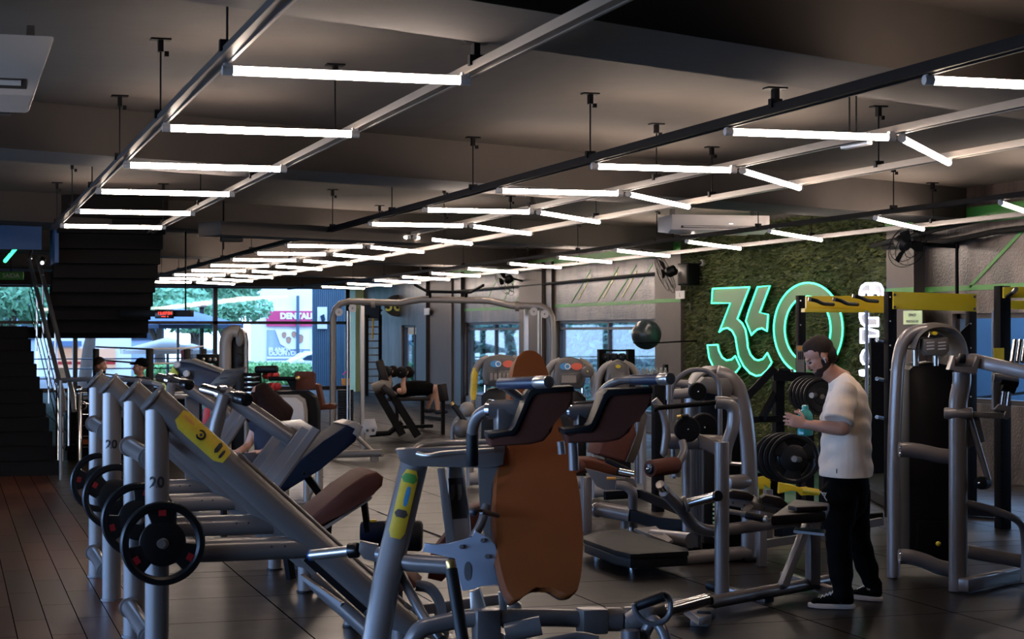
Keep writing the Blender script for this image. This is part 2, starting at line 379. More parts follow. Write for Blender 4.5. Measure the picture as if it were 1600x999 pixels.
# rubber floor right of the wood strip, wood strip on the left
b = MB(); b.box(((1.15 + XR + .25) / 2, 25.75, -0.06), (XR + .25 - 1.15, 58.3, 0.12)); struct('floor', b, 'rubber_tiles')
b = MB(); b.box((4.9, 19.4, -0.0585), (7.5, 12.2, 0.12)); struct('floor_mid', b, 'rubber_mid')  # middle stretch laid in lighter rubber to paint in the ceiling lighting
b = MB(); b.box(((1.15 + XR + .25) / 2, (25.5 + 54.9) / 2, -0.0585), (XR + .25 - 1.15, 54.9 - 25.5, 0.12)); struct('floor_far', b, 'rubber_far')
b = MB(); b.box(((-5.25 + 1.15) / 2, 25.75, -0.06), (6.4, 58.3, 0.12)); struct('floor_wood', b, 'wood_planks')
b = MB(); b.box((3.35, 26, ZC + 0.1), (17.3, 59, 0.2)); struct('ceiling', b, 'ceiling_plaster')
for i, y3 in enumerate((-0.4, 7.65, 15.25, 24.2, 32.6, 41.0, 49.4)):
    x0, x1, w = -5.0, XR, 0.88 if i == 1 else 1.0
    b = MB()
    pts = [(x0, beam_y(x0, y3), 3.13), (x1, beam_y(x1, y3), 3.13), (x1, beam_y(x1, y3) + w, 3.13), (x0, beam_y(x0, y3) + w, 3.13)]
    if i == 6: pts = [(x0, YB - 1, 3.13), (x1, YB - 1, 3.13), (x1, YB, 3.13), (x0, YB, 3.13)]
    b.prism(pts, (0, 0, 0.40)); struct('trim_%d' % (i + 1), b, 'beam_plaster')
# right wall with openings (y0, y1, z0, z1)
OP = [(45.6, 47.9, 0.0, 1.95), (36.95, 41.6, 0.25, 1.99), (29.0, 34.8, 0.30, 1.99), (10.0, 19.6, 0.9, 1.98)]
b = MB(); T = 0.22
ys = sorted([-3.4, YB] + [v for o in OP for v in o[:2]]); prev = -3.4
for y0, y1, z0, z1 in sorted(OP):
    b.box((XR + T / 2, (prev + y0) / 2, ZC / 2), (T, y0 - prev, ZC))
    if z0 > 0: b.box((XR + T / 2, (y0 + y1) / 2, z0 / 2), (T, y1 - y0, z0))
    b.box((XR + T / 2, (y0 + y1) / 2, (z1 + ZC) / 2), (T, y1 - y0, ZC - z1)); prev = y1
b.box((XR + T / 2, (prev + YB) / 2, ZC / 2), (T, YB - prev, ZC)); struct('wall_right', b, 'wall_cement')
# columns against the right wall
for i, (y0, y1, dx, m) in enumerate([(27.85, 29.0, 0.16, 'column_cement'), (20.25, 20.95, 0.16, 'column_cement'), (34.9, 35.35, 0.06, 'mullion'), (35.35, 36.9, 0.12, 'column_cement'), (41.65, 42.3, 0.08, 'mullion'), (42.35, 44.4, 0.12, 'column_cement'), (44.5, 45.5, 0.2, 'mullion'), (52.6, 53.4, 0.25, 'pale_green')]):
    b = MB(); b.box((XR - dx / 2, (y0 + y1) / 2, ZC / 2 - (0.15 if i > 1 else 0)), (dx, y1 - y0, ZC - (0.3 if i > 1 else 0))); struct('trim_%d' % (10 + i), b, m)
# green band painted along the wall, top band, slanting stripes
b = MB()
for y0, y1 in ((10, 20.25), (27.85, 34.88), (36.9, 41.6)): b.box((XR - 0.003, (y0 + y1) / 2, 2.29), (0.008, y1 - y0, 0.062))
b.box((XR - 0.165, 28.42, 2.29), (0.01, 1.17, 0.062)); b.box((XR - 0.165, 20.6, 2.29), (0.01, .72, 0.062))
b.box((XR - 0.003, 23, 3.16), (0.008, 40, 0.20)); b.box((XR - 0.165, 20.6, 3.16), (0.01, .72, 0.2)); b.box((XR - 0.165, 28.42, 3.16), (0.01, 1.17, 0.2))
for y in (19.2, 17.6, 16.0, 14.0):
    b.bar((XR - 0.004, y, 2.30), (XR - 0.004, y - 1.35, 3.04), 0.006, 0.045, up=(0, 1, 0))
for y, w in ((31.4, .03), (32.3, .03), (33.8, .03), (30.6, .03), (40.0, .03), (38.6, .03), (37.6, .03)):
    b.bar((XR - 0.004, y, 2.36), (XR - 0.004, y - 1.1, 2.95), 0.006, w, up=(0, 1, 0))
struct('trim_30', b, 'green_band')
b = MB()
for y in (31.0, 32.0, 33.4): b.bar((XR - 0.006, y, 2.40), (XR - 0.006, y - 0.75, 2.85), 0.006, 0.025, up=(0, 1, 0))
struct('trim_31', b, 'lime')
# dark conduit along the wall
b = MB(); b.tube([(XR - .12, 8, 2.98), (XR - .12, 18.4, 2.93), (XR - .22, 19.2, 2.86), (XR - .22, 20.9, 2.85)], 0.035, 8, 0.2)
b.tube([(XR - .1, 27.8, 2.78), (XR - .1, 36.5, 2.74), (XR - .1, 44, 2.75)], 0.025, 8)
b.tube([(XR - .3, 18.3, 3.08), (XR - .3, 19.8, 2.98), (XR - .25, 21.2, 2.88)], 0.03, 8, 0.3)
struct('trim_32', b, 'cable')
# other walls
b = MB()
for y0, y1 in ((-3.4, 1.0), (20.0, YB)): b.box((-5.1, (y0 + y1) / 2, ZC / 2), (0.2, y1 - y0, ZC))
b.box((-5.1, 10.5, 0.2), (0.2, 19, 0.4)); b.box((-5.1, 10.5, 2.9), (0.2, 19, 1.2)); struct('wall_left', b, 'beam_plaster')  # wide gap in this unseen wall is assumed, matching the added daylight
b = MB(); b.box((3.3, -3.5, ZC / 2), (17, 0.2, ZC)); struct('wall_front', b, 'beam_plaster')
b = MB(); b.box((-2.6, YB + .1, ZC / 2), (5.2, 0.2, ZC)); b.box((5.8, YB + .1, 3.32), (12, 0.2, 0.36)); b.box((5.8, YB + .1, 0.03), (12, .2, .06)); struct('wall_back', b, 'beam_plaster')
# back glass front
b = MB()
for x in (0.2, 3.55, 7.65, XR - 0.05): b.box((x, YB - .02, 1.6), (0.13, 0.16, 3.2))
b.box((5.9, YB - .02, 2.05), (11.7, 0.16, 0.09)); b.box((5.9, YB - .02, 0.06), (11.7, .16, .12)); b.box((5.9, YB - .02, 3.13), (11.7, .16, .1))
struct('window_frame', b, 'mullion')
b = MB(); b.box((5.9, YB + .02, 1.6), (11.7, 0.012, 3.2)); struct('window_1', b, 'glass')
for i, (y0, y1, z0, z1) in enumerate(OP):
    b = MB(); b.box((XR + .1, (y0 + y1) / 2, (z0 + z1) / 2), (0.012, y1 - y0, z1 - z0)); w = struct('window_%d' % (i + 2), b, 'glass')
    b = MB()
    for y in (y0 + .04, y1 - .04, (y0 + y1) / 2): b.box((XR + .1, y, (z0 + z1) / 2), (0.08, 0.07, z1 - z0))
    for z in (z0 + .03, z1 - .03): b.box((XR + .1, (y0 + y1) / 2, z), (0.08, y1 - y0, 0.06))
    if i in (1, 2): b.box((XR + .1, (y0 + y1) / 2, z1 - .16), (0.07, y1 - y0, 0.05))
    o = b.build('window_frame', 'mullion', w)
# ------------------------------------------------------------ artificial grass wall
gy0, gy1, gz0, gz1 = 20.97, 27.83, 0.08, 3.42
b = MB(); b.box((XR - .03, (gy0 + gy1) / 2, (gz0 + gz1) / 2), (0.06, gy1 - gy0, gz1 - gz0)); struct('trim_40', b, 'turf')
rg = random.Random(3); vs, fs = [], []
for i in range(34000):
    y = rg.uniform(gy0, gy1); z = rg.uniform(gz0, gz1); x = XR - .06
    a = rg.uniform(0, 2 * PI); L = rg.uniform(0.07, 0.14); w = rg.uniform(0.008, 0.015)
    out = rg.uniform(0.3, 1.0) * L
    ty, tz = math.cos(a) * L * .7, math.sin(a) * L * .7 - .02
    py, pz = -math.sin(a) * w, math.cos(a) * w
    k = len(vs); vs += [(x, y - py, z - pz), (x, y + py, z + pz), (x - out, y + ty, z + tz)]; fs.append((k, k + 1, k + 2))
me = bpy.data.meshes.new('grass'); me.from_pydata(vs, [], fs); me.materials.append(M['turf'])
o = bpy.data.objects.new('grass_panel', me); COL.objects.link(o)
props(o, 'artificial green grass covering the wall behind the neon number sign', 'grass', kind='stuff')
# ------------------------------------------------------------ outside (street beyond the glass)
b = MB(); b.box((10, 88, -0.16), (120, 66, 0.1)); struct('street_ground', b, 'asphalt')
b = MB(); b.box((17.5, 26, -0.16), (11, 60, 0.1)); struct('side_yard_ground', b, 'asphalt')
# ------------------------------------------------------------ stairs on the left
def stairs():
    t = Thing('staircase', (0.6, 22.9, 0), 'dark staircase climbing away at the left edge with metal handrails', 'staircase')
    st = t('lower_flight', 'stair'); n = 11; y0 = 22.9; rise = 1.83 / n; run = 0.30
    for i in range(n): st.box((-0.0 - .025 * i, y0 + run * (i + .5) + 0.01, rise * (i + 1) / 2), (2.6, run + .02, rise * (i + 1)))
    nz = t('nosing', 'stair')
    nz.box((-.25, y0 + run * (n - 1) + .005, rise * n - .005), (2.58, 0.03, 0.03))
    for i in range(n - 1): nz.box((-.025 * i, y0 + run * i - .004, rise * (i + 1) - .01), (2.58, 0.008, 0.012))
    l = t('landing', 'stair'); l.box((0.7, y0 + run * n + .7, 1.75), (4.0, 1.4, 0.16))
    u = t('upper_flight', 'stair'); m = 9; up = 1.65 / m
    for i in range(m):   # rises back towards the camera, stepped below
        yy = y0 + run * n - run * i; z = 1.83 + up * (i)
        u.box((2.0, yy - run / 2, z + up / 2 - .04), (1.36, run + .12, up + .09))
    # railings
    for k, x in enumerate((1.34, 1.46)):
        r = t('handrail#%d' % k, 'brushed')
        r.tube([(x, y0 - .25, .80), (x, y0 - .05, 0.98), (x - .27, y0 + run * n, 2.78), (x - .25, y0 + run * n + .1, 2.8)], 0.03, 10, 0.1)
        for i in range(k, n, 4): r.cyl((x - .025 * i, y0 + run * i + .1, rise * (i + 1)), (x - .025 * i, y0 + run * i + .1, rise * i + 1.05), 0.014, n=8)
    r = t('handrail#3', 'chrome')
    for dz in (0.25, .45, .65): r.tube([(1.34, y0 - .05, 0.98 - dz), (1.07, y0 + run * n, 2.78 - dz)], 0.007, 8)
    r.tube([(1.07, y0 + run * n, 2.78), (1.2, y0 + run * n - 1.6, 3.4)], 0.02, 10)
    t.end()
stairs()
b = MB(); b.box((0.45, 24.35, 3.08), (1.4, 0.1, 0.5)); struct('trim_41', b, 'blue_wall')
b = MB(); b.box((1.32, 24.5, 3.0), (.05, 1.2, 0.7)); struct('trim_42', b, 'blue_wall')
# ------------------------------------------------------------ lighting rails and tubes
def rail(x, y0, y1, label, mt='steel_dark', hang=2.5, ph=0.0, big=False):
    t = Thing('lighting_rail', (x, y0, 3.0), label, 'rail', 'suspended lighting rails')
    c = t('channel', mt); h = 0.055 if big else .045
    c.box((x, (y0 + y1) / 2, 3.02), (0.045, y1 - y0, h))
    c.box((x - .03, (y0 + y1) / 2, 3.02 - h / 2), (0.015, y1 - y0, 0.012)); c.box((x + .03, (y0 + y1) / 2, 3.02 - h / 2), (0.015, y1 - y0, 0.012))
    y = y0 + ph; k = 0
    while y < y1:
        g = t('hanger#%d' % k, 'black_steel'); top = ZC
        for y3 in (-0.4, 7.65, 15.25, 24.2, 32.6, 41.0):
            if beam_y(x, y3) - .1 < y < beam_y(x, y3) + 1.1: top = 3.14
        g.cyl((x, y, 3.04), (x, y, top), 0.006, n=6); g.box((x, y, 3.05), (0.07, 0.04, 0.05)); g.box((x, y, top - .04), (0.03, 0.05, 0.08)); g.box((x, y, top - .005), (0.12, 0.08, 0.01))
        g.box((x + .035, y, top - .09), (0.025, 0.025, 0.03))
        y += hang; k += 1
    t.end()
rail(1.2, 3.5, 22.6, 'long metal lighting rail above the left ends of the left tube lights', 'rail_metal', ph=2.0, hang=2.7)
rail(2.4, 4.2, 23.0, 'long metal lighting rail above the right ends of the left tube lights', 'rail_light', ph=0.8, hang=3.3)
rail(4.47, 5.2, 46, 'thick black lighting rail crossing the middle of the ceiling to the upper right', 'black_steel', ph=1.05, hang=3.1, big=True)
rail(5.65, 6.0, 46, 'metal lighting rail at the bend between straight and slanted tube lights', 'rail_light', ph=1.3, hang=3.4)
rail(6.85, 7.5, 46, 'metal lighting rail over the right ends of the slanted middle tube lights', 'rail_light', ph=1.8, hang=3.2)
rail(9.38, 9.0, 52, 'black lighting rail over the left ends of the tubes along the right wall', 'black_steel', ph=1.2, hang=3.3)
rail(10.95, 11.0, 52, 'metal lighting rail closest to the grass wall', 'rail_metal', ph=1.5, hang=3.1)
def tubelight(p0, p1, label, group):
    p0 = Vector(p0); p1 = Vector(p1); d = (p1 - p0).normalized()
    t = Thing('tube_light', p0, label, 'tube light', group)
    t('lamp_tube', 'tube_emit').cyl(p0 + d * .05, p1 - d * .05, 0.021, n=12)
    e = t('end_cap', 'white_gray'); e.cyl(p0 + d * .005, p0 + d * .055, .024, n=12); e2 = t('end_cap#2', 'white_gray'); e2.cyl(p1 - d * .055, p1 - d * .005, .024, n=12)
    e.box(p0 + d * .03 + Vector((0, 0, .022)), (.035, .035, .03)); e2.box(p1 - d * .03 + Vector((0, 0, .022)), (.035, .035, .03))
    t.end()
YA = [8.39, 10.86, 13.35, 15.92, 18.6, 21.2]
for i, y in enumerate(YA): tubelight((1.2, y, 2.965), (2.4, y, 2.965), '%s of the six straight white tube lights in the left row' % ORD[i], 'tube lights of the left row')
YM = [7.72, 10.06, 12.44, 14.83, 17.36, 19.82, 22.45, 25.1, 27.7, 30.2, 32.9, 35.6, 38.4, 41.2, 44.0]
for i, y in enumerate(YM):
    tubelight((4.47, y, 2.965), (5.63, y, 2.965), '%s straight white tube light in the middle row' % ORD[i], 'straight tube lights of the middle row')
    if i: tubelight((5.67, y, 2.965), (6.85, y + 1.4, 2.965), '%s slanted white tube light joined to the middle row' % ORD[i - 1], 'slanted tube lights of the middle row')
YC = [14.8, 17.2, 19.8, 22.35, 25.05, 27.7, 30.4, 33.1, 35.8, 38.3, 41.0, 44.0, 47.2]
for i, y in enumerate(YC): tubelight((9.38, y, 2.965), (10.95, y + 1.7, 2.965), '%s slanted white tube light in the row along the right wall' % ORD[i], 'slanted tube lights along the right wall')
# ============================================================ FOREGROUND MACHINES
def w(pts, d=None): return [W(p[0], p[1], p[2] if len(p) > 2 else d) for p in pts]
def R_(px, d): return px * d / F          # a length of px pixels seen at depth d
def wrap_text(txt, size, c, r, face, parent, base, m='ink'):
    """letters bent round a vertical post of radius r at c, facing the direction face"""
    o = text_mesh(txt, size, (0, 0, 0), (1, 0, 0), (0, 0, 1), 0.0008, m, bold=.0022)
    f = Vector(face).normalized(); s = Vector((-f.y, f.x, 0))
    for v in o.data.vertices:
        x, y, z = v.co; a = x / r; q = r + 0.0015
        v.co = Vector(c) - Vector(base) + f * (q * math.cos(a)) + s * (q * math.sin(a)) + Vector((0, 0, z))
    o.parent = parent; return o
def decal(mb, p0, p1, r, a0, a1, ref, n=10, m=8):
    """a sticker wrapped on the tube p0-p1 from angle a0 to a1 measured from ref"""
    p0 = Vector(p0); p1 = Vector(p1); d = (p1 - p0).normalized(); x = Vector(ref); x = (x - d * x.dot(d)).normalized(); y = d.cross(x); q = r + 0.0025
    rows = []
    for i in range(m + 1):
        c = p0.lerp(p1, i / m); k = 1.0
        if i in (0, m): k = 0.6
        rows.append([mb.bm.verts.new(c + (x * math.cos((a0 + (a1 - a0) * (0.5 + (j / n - 0.5) * k))) + y * math.sin((a0 + (a1 - a0) * (0.5 + (j / n - 0.5) * k)))) * q) for j in range(n + 1)])
    for a, b in zip(rows, rows[1:]):
        for j in range(n): mb.bm.faces.new((a[j], a[j + 1], b[j + 1], b[j]))
def weight_plate(c, ax, r, label, group=None, th=0.045, red=True, rot=0.3, holes=True, lettering=None):
    """rubber plate with three grip holes, metal hub; ax points to the seen face"""
    c = Vector(c); ax = Vector(ax).normalized(); x = Vector((0, 0, 1)).cross(ax).normalized(); y = ax.cross(x)
    t = Thing('weight_plate', c - Vector((0, 0, r)), label, 'weight plate', group)
    P = t('rubber_disc', 'plate_rubber'); bm = P.bm
    def pt(rr, a, h): return c + (x * math.cos(a) + y * math.sin(a)) * rr + ax * h
    # rim
    P.lathe(c, ax, [(r * .80, -th / 2), (r * .97, -th / 2), (r, -th * .3), (r, th * .3), (r * .965, th / 2), (r * .86, th / 2), (r * .80, th * .25)], 48, ring=True)
    if holes:
        N = 96; edge = []
        inner = []
        for k in range(3):   # three broad spokes between the holes
            a = rot + k * 2 * PI / 3; aw = 0.44
            pts = []
            for i in range(9): pts.append((r * .815, a - aw + 2 * aw * i / 8))
            for i in range(9): pts.append((r * .50, a + aw * 1.15 - 2 * aw * 1.15 * i / 8))
            P.prism([pt(q, s, -th * .35) for q, s in pts], ax * (th * .62), 0.004)
        P.lathe(c, ax, [(r * .13, -th * .35), (r * .55, -th * .35), (r * .55, th * .20), (r * .48, th * .32), (r * .16, th * .34)], 36)
    else:
        P.lathe(c, ax, [(r * .13, -th * .3), (r * .82, -th * .3), (r * .82, th * .25), (r * .45, th * .2), (r * .4, th * .38), (r * .16, th * .38)], 40)
    t('hub', 'steel_dark').lathe(c, ax, [(r * .06, -th * .5), (r * .13, -th * .5), (r * .13, th * .45), (r * .11, th * .5), (r * .06, th * .5)], 24)
    if red:
        g = t('red_patch', 'red_dark')
        for k in range(3):
            a = rot + k * 2 * PI / 3
            pts = [(r * .66, a - .13), (r * .80, a - .11), (r * .80, a + .11), (r * .66, a + .13)]
            g.prism([pt(q, s, th * .275) for q, s in pts], ax * 0.004)
    return t.end()
# ------------------------------------------------------------ the two 45 degree leg presses
def leg_press(Y0, Y1, label, near):
    ZT = 1.44; X0 = 1.02; PR = 0.061
    t = Thing('leg_press', (1.9, (Y0 + Y1) / 2, 0), label, 'leg press', 'leg press machines')
    top = Vector((1.0, 0, 1.415)); bot = Vector((2.52, 0, 0.02)); dr = (bot - top).normalized()
    for k, Y in enumerate((Y0, Y1)):
        o = Vector((0, Y, 0))
        p = t('post#%d' % k, 'steel'); p.cyl((X0, Y, 0.012), (X0, Y, 1.37), PR, n=28)
        t('post#%d/foot_plate' % k, 'steel_dark').cyl((X0, Y, 0), (X0, Y, 0.014), PR * 1.15, n=28)
        rl = t('inclined_rail#%d' % k, 'steel'); rl.tube([top + o, bot + o], 0.072, 24)
        rl.cyl(top + o - dr * .012, top + o + dr * .004, 0.086, n=28, bev=0.003)
        rl.tube([top + o + dr * .55 + Vector((.045, 0, .06)), top + o + dr * 1.75 + Vector((.045, 0, .06))], 0.016, 10)
        for q in (.55, 1.75): rl.box(top + o + dr * q + Vector((.04, 0, .052)), (.045, .045, .05), Matrix.Rotation(0.75, 3, 'Y'), .006)
        h = t('weight_tube#%d' % k, 'steel'); h.cyl((X0, Y, .625), (1.86, Y, .625), 0.06, n=24)
        for bx in (1.6, 1.67): t('weight_tube#%d/bolt_hole' % k, 'ink').cyl((bx, Y - .061, .64), (bx, Y - .058, .64), .006, n=8)
        g = t('weight_peg#%d' % k, 'brushed'); g.cyl((X0, Y - .205, .69), (X0, Y, .69), 0.022, n=16)
        f = t('leg#%d' % k, 'steel'); f.cyl((2.30, Y, 0.01), (2.30, Y, .2), .05, n=20)
        t('leg#%d/foot_plate' % k, 'black').cyl((2.30, Y, 0), (2.30, Y, .012), .058, n=20)
    for k, z in enumerate((.18, 1.10)):
        c = t('cross_tube#%d' % k, 'steel'); c.cyl((X0 - .03, Y0 + .04, z), (X0 - .03, Y1 - .04, z), .047, n=24)
        for Y in (Y0 + .075, Y1 - .075): c.cyl((X0 - .03, Y - .015, z), (X0 - .03, Y + .015, z), .06, n=24)
    c = t('cross_tube#3', 'steel'); c.cyl((2.3, Y0, .2), (2.3, Y1, .2), .045, n=20)
    # sled: footplate, arm and horns
    ym = (Y0 + Y1) / 2
    return t
t = leg_press(9.4, 10.6, 'nearest grey leg press with a yellow sticker on its sloping rail', True)
top = Vector((1.0, 9.4, 1.415)); dr = (Vector((2.52, 9.4, 0.02)) - top).normalized()
decal(t('inclined_rail#0/yellow_sticker', 'yellow_sticker'), top + dr * .15, top + dr * .48, .072, -0.75, 0.95, (0.2, -1, 0.45))
s = t('inclined_rail#0/yellow_sticker/x', 'ink') if False else t('inclined_rail#0/round_badge', 'black_gloss')
bc = top + dr * .315 + Vector((0.02, -1, 0.35)).normalized() * .074
s.tube([bc + (Vector((1, 0, 0)) * math.cos(a) + Vector((0, .33, .94)) * math.sin(a)) * .022 for a in [i * PI / 8 for i in range(16)]], .006, 6, closed=True); s.ball(bc, .009, 8)
decal(t('inclined_rail#0/print', 'orange'), top + dr * .17, top + dr * .24, .0735, -0.2, 0.1, (0.2, -1, 0.45), 3, 2)
decal(t('inclined_rail#0/print#2', 'ink'), top + dr * .40, top + dr * .425, .0735, -0.5, 0.5, (0.2, -1, 0.45), 4, 2)
decal(t('inclined_rail#0/print#3', 'ink'), top + dr * .44, top + dr * .455, .0735, -0.2, 0.6, (0.2, -1, 0.45), 4, 2)
# footplate of the near press: ribbed, facing the rails
def ribbed(t, key, c00, c10, c01, c11, n, amp, m='steel'):
    """corrugated plate between four corners; ribs run from c0* to c1*"""
    c00, c10, c01, c11 = map(Vector, (c00, c10, c01, c11)); nrm = (c10 - c00).cross(c01 - c00).normalized()
    b = t(key, m); ra, rb, N = [], [], n * 6
    for i in range(N + 1):
        f = i / N; h = amp * max(-.5, min(.5, math.sin(f * n * 2 * PI) * 1.2))
        ra.append(c00.lerp(c01, f) + nrm * h); rb.append(c10.lerp(c11, f) + nrm * h)
    for th in (0, -.012):
        A = [b.bm.verts.new(p + nrm * th) for p in ra]; B = [b.bm.verts.new(p + nrm * th) for p in rb]
        for i in range(N): b.bm.faces.new((A[i], A[i + 1], B[i + 1], B[i]))
        if th == 0: P = (A, B)
    for X, Y2 in ((P[0], A), (P[1], B)):
        for i in range(N): b.bm.faces.new((X[i], X[i + 1], Y2[i + 1], Y2[i]))
    for i in (0, N): b.bm.faces.new((P[0][i], P[1][i], B[i], A[i]))
ribbed(t, 'foot_platform', W(432, 765, 9.9), W(499, 672, 10.0), W(378, 745, 10.7), W(432, 672, 10.8), 4, .06)
b = t('foot_platform/top_lip', 'steel'); b.prism([W(499, 672, 10.0), W(432, 672, 10.8), W(440, 658, 10.85), W(470, 655, 10.5)], Vector((.0, .0, -.02)), .004)
b = t('horn_arm', 'steel'); b.tube(w([(352, 615, 10.35), (455, 686, 10.35)]), R_(13, 10.35), 18)
b.tube(w([(350, 618, 10.3), (338, 660, 10.3), (328, 715, 10.3)]), R_(10, 10.3), 14); b.prism(w([(345, 640), (354, 648), (343, 690), (333, 690)], 10.3), Vector((0, .03, 0)), .003)
b = t('weight_horn', 'chrome'); b.cyl(W(319, 608, 10.6), W(372, 622, 10.25), R_(8.5, 10.3), n=20); b.ball(W(319, 608, 10.6), R_(8.5, 10.3), 12)
b.cyl(W(346, 615, 10.42), W(352, 617, 10.38), R_(13, 10.3), n=20)
t('weight_horn/end_collar', 'black_gloss').cyl(W(371, 621, 10.26), W(386, 625, 10.16), R_(10.5, 10.3), n=20, bev=.005)
b = t('back_pad', 'maroon_leather'); pf = [(458, 838), (470, 822), (540, 764), (572, 742), (590, 738), (600, 746), (598, 760), (585, 772), (540, 802), (482, 834)]
b.prism(w(pf, 10.05), Vector((0, .42, 0)), .018, 3)
t('back_pad/backing_board', 'champagne').prism(w([(470, 842), (484, 838), (575, 780), (582, 776), (580, 781), (486, 843)], 10.06), Vector((0, .40, 0)))
b = t('seat_frame', 'black_steel'); b.bar(W(567, 782, 10.2), W(574, 832, 10.2), .03, .03); b.bar(W(510, 820, 10.2), W(505, 885, 10.25), .05, .05)
b.bar(W(480, 870, 10.2), W(570, 955, 10.2), .09, .05); b.tube(w([(488, 835), (505, 838), (522, 858)], 10.0), .012, 8, .02)
b = t('base_tube', 'steel'); b.tube(w([(487, 905, 9.7), (575, 985, 9.6)]), .045, 16); b.bar(W(470, 900, 9.65), W(535, 945, 9.55), .035, .02)
e = t.end(); wrap_text('20', .078, (1.02, 9.4, 0.985), .061, (-.12, -1, 0), e.children[0], e.location)
for i, (Y, rot, lb) in enumerate(((9.4, -0.5, 'large black weight plate hung low on the nearest leg press post'), (10.6, 1.3, 'black weight plate just behind the nearest one, second from the right'), )):
    weight_plate((1.03, Y - .17, .69), (0.05, -1, 0), .212, lb, 'weight plates on the leg press posts', rot=rot)
t = leg_press(12.1, 13.3, 'farther grey leg press behind the one with the yellow sticker', False)
ribbed(t, 'foot_platform', W(330, 735, 12.5), W(392, 640, 12.6), W(285, 715, 13.2), W(335, 640, 13.3), 3, .035)
b = t('horn_arm', 'steel'); b.tube(w([(280, 596, 12.9), (360, 650, 12.9)]), R_(10, 12.9), 16); b.tube(w([(268, 600, 12.85), (262, 640, 12.8)]), R_(7, 12.8), 12)
b = t('weight_horn', 'chrome'); b.cyl(W(249, 590, 13.2), W(288, 600, 12.75), R_(7, 12.9), n=18); b.cyl(W(266, 594, 13.02), W(271, 595.5, 12.98), R_(11, 12.9), n=20)
t('weight_horn/end_collar', 'black_gloss').cyl(W(287, 600, 12.76), W(296, 602, 12.68), R_(8.5, 12.8), n=18, bev=.004)
b = t('back_pad', 'navy_pad'); b.prism(w([(424, 772), (430, 752), (505, 690), (545, 663), (562, 668), (556, 690), (500, 735), (440, 772)], 12.5), Vector((0, .42, 0)), .012)
t('back_pad/backing_board', 'champagne').prism(w([(540, 664), (556, 659), (568, 667), (560, 684), (552, 678), (556, 670)], 12.48), Vector((0, .44, 0)), .004)
b = t('seat_frame', 'black_steel'); b.bar(W(480, 745, 12.7), W(520, 800, 12.7), .06, .05); b.bar(W(430, 750, 12.7), W(455, 905, 12.8), .05, .05)
for q in ((431, 766), (475, 740), (482, 745)): b.ball(W(q[0], q[1], 12.45), .012, 8)
e = t.end(); wrap_text('20', .078, (1.02, 12.1, 1.02), .061, (-.12, -1, 0), e.children[0], e.location)
for i, (Y, rot, lb) in enumerate(((12.1, 0.5, 'black weight plate with a red patch, third from the right on the leg press posts'), (13.3, 0.9, 'farthest left black weight plate, half hidden on the last leg press post'))):
    weight_plate((1.03, Y - .17, .69), (0.05, -1, 0), .212, lb, 'weight plates on the leg press posts', rot=rot)
# ------------------------------------------------------------ hack squat machine with brown pads, centre foreground
D = 8.7
t = Thing('squat_machine', (3.0, 8.2, 0), 'grey squat machine with a long orange-brown board pad and angular shoulder pads, centre foreground', 'gym machine')
# long back pad: leaning away, top farther than bottom
def bd(y): return 8.45 + (935 - y) / 390 * .85
OL = [(801, 938), (790, 915), (781, 880), (776, 840), (775, 790), (778, 740), (786, 690), (795, 640), (799, 600), (804, 570), (814, 551), (828, 546), (842, 551), (853, 572), (862, 605), (874, 650), (890, 700), (902, 750), (909, 800), (911, 850), (909, 890), (904, 917), (898, 928), (882, 930), (868, 921), (850, 915), (832, 921), (815, 934)]
wo_ = smooth_outline([W(x, y, bd(y)) for x, y in OL])
nb = (W(843, 900, bd(900)) - W(843, 560, bd(560))).cross(Vector((1, 0, 0))).normalized()
if nb.y < 0: nb = -nb
off = (nb + Vector((-.25, 0, 0))).normalized() * .05
b = t('back_board', 'brown_leather'); b.prism(wo_, off, .011, 3)
b = t('back_board/rear_shell', 'dark_leather'); b.prism([p + off * .9 + (p - wo_[12]).normalized() * 0 for p in wo_], off * .25, .004)
# angular shoulder pads (Z shaped)
def shoulder(k, dx, d, P, top):
    b = t('shoulder_pad#%d' % k, 'maroon_leather'); b.prism(w(P, d), FW * .15 + Vector((-.02, 0, 0)), .016, 3)
    b = t('shoulder_pad#%d/cover' % k, 'black'); b.prism(w(top, d - .015), FW * .19 + Vector((-.02, 0, 0)), .006)
shoulder(0, 0, 8.15, [(762, 684), (803, 681), (811, 670), (829, 619), (836, 613), (897, 611), (896, 632), (880, 640), (869, 650), (862, 676), (850, 690), (830, 695), (768, 699)], [(762, 677), (800, 675), (806, 668), (824, 615), (832, 607), (897, 604), (898, 612), (836, 614), (829, 620), (811, 671), (803, 682), (762, 685)])
shoulder(1, 0, 8.05, [(882, 678), (922, 676), (931, 668), (947, 622), (954, 616), (1020, 614), (1019, 634), (1003, 641), (994, 652), (984, 676), (968, 688), (948, 692), (888, 693)], [(880, 671), (918, 669), (926, 663), (942, 617), (950, 609), (1020, 606), (1021, 615), (954, 617), (947, 623), (931, 669), (922, 677), (881, 679)])
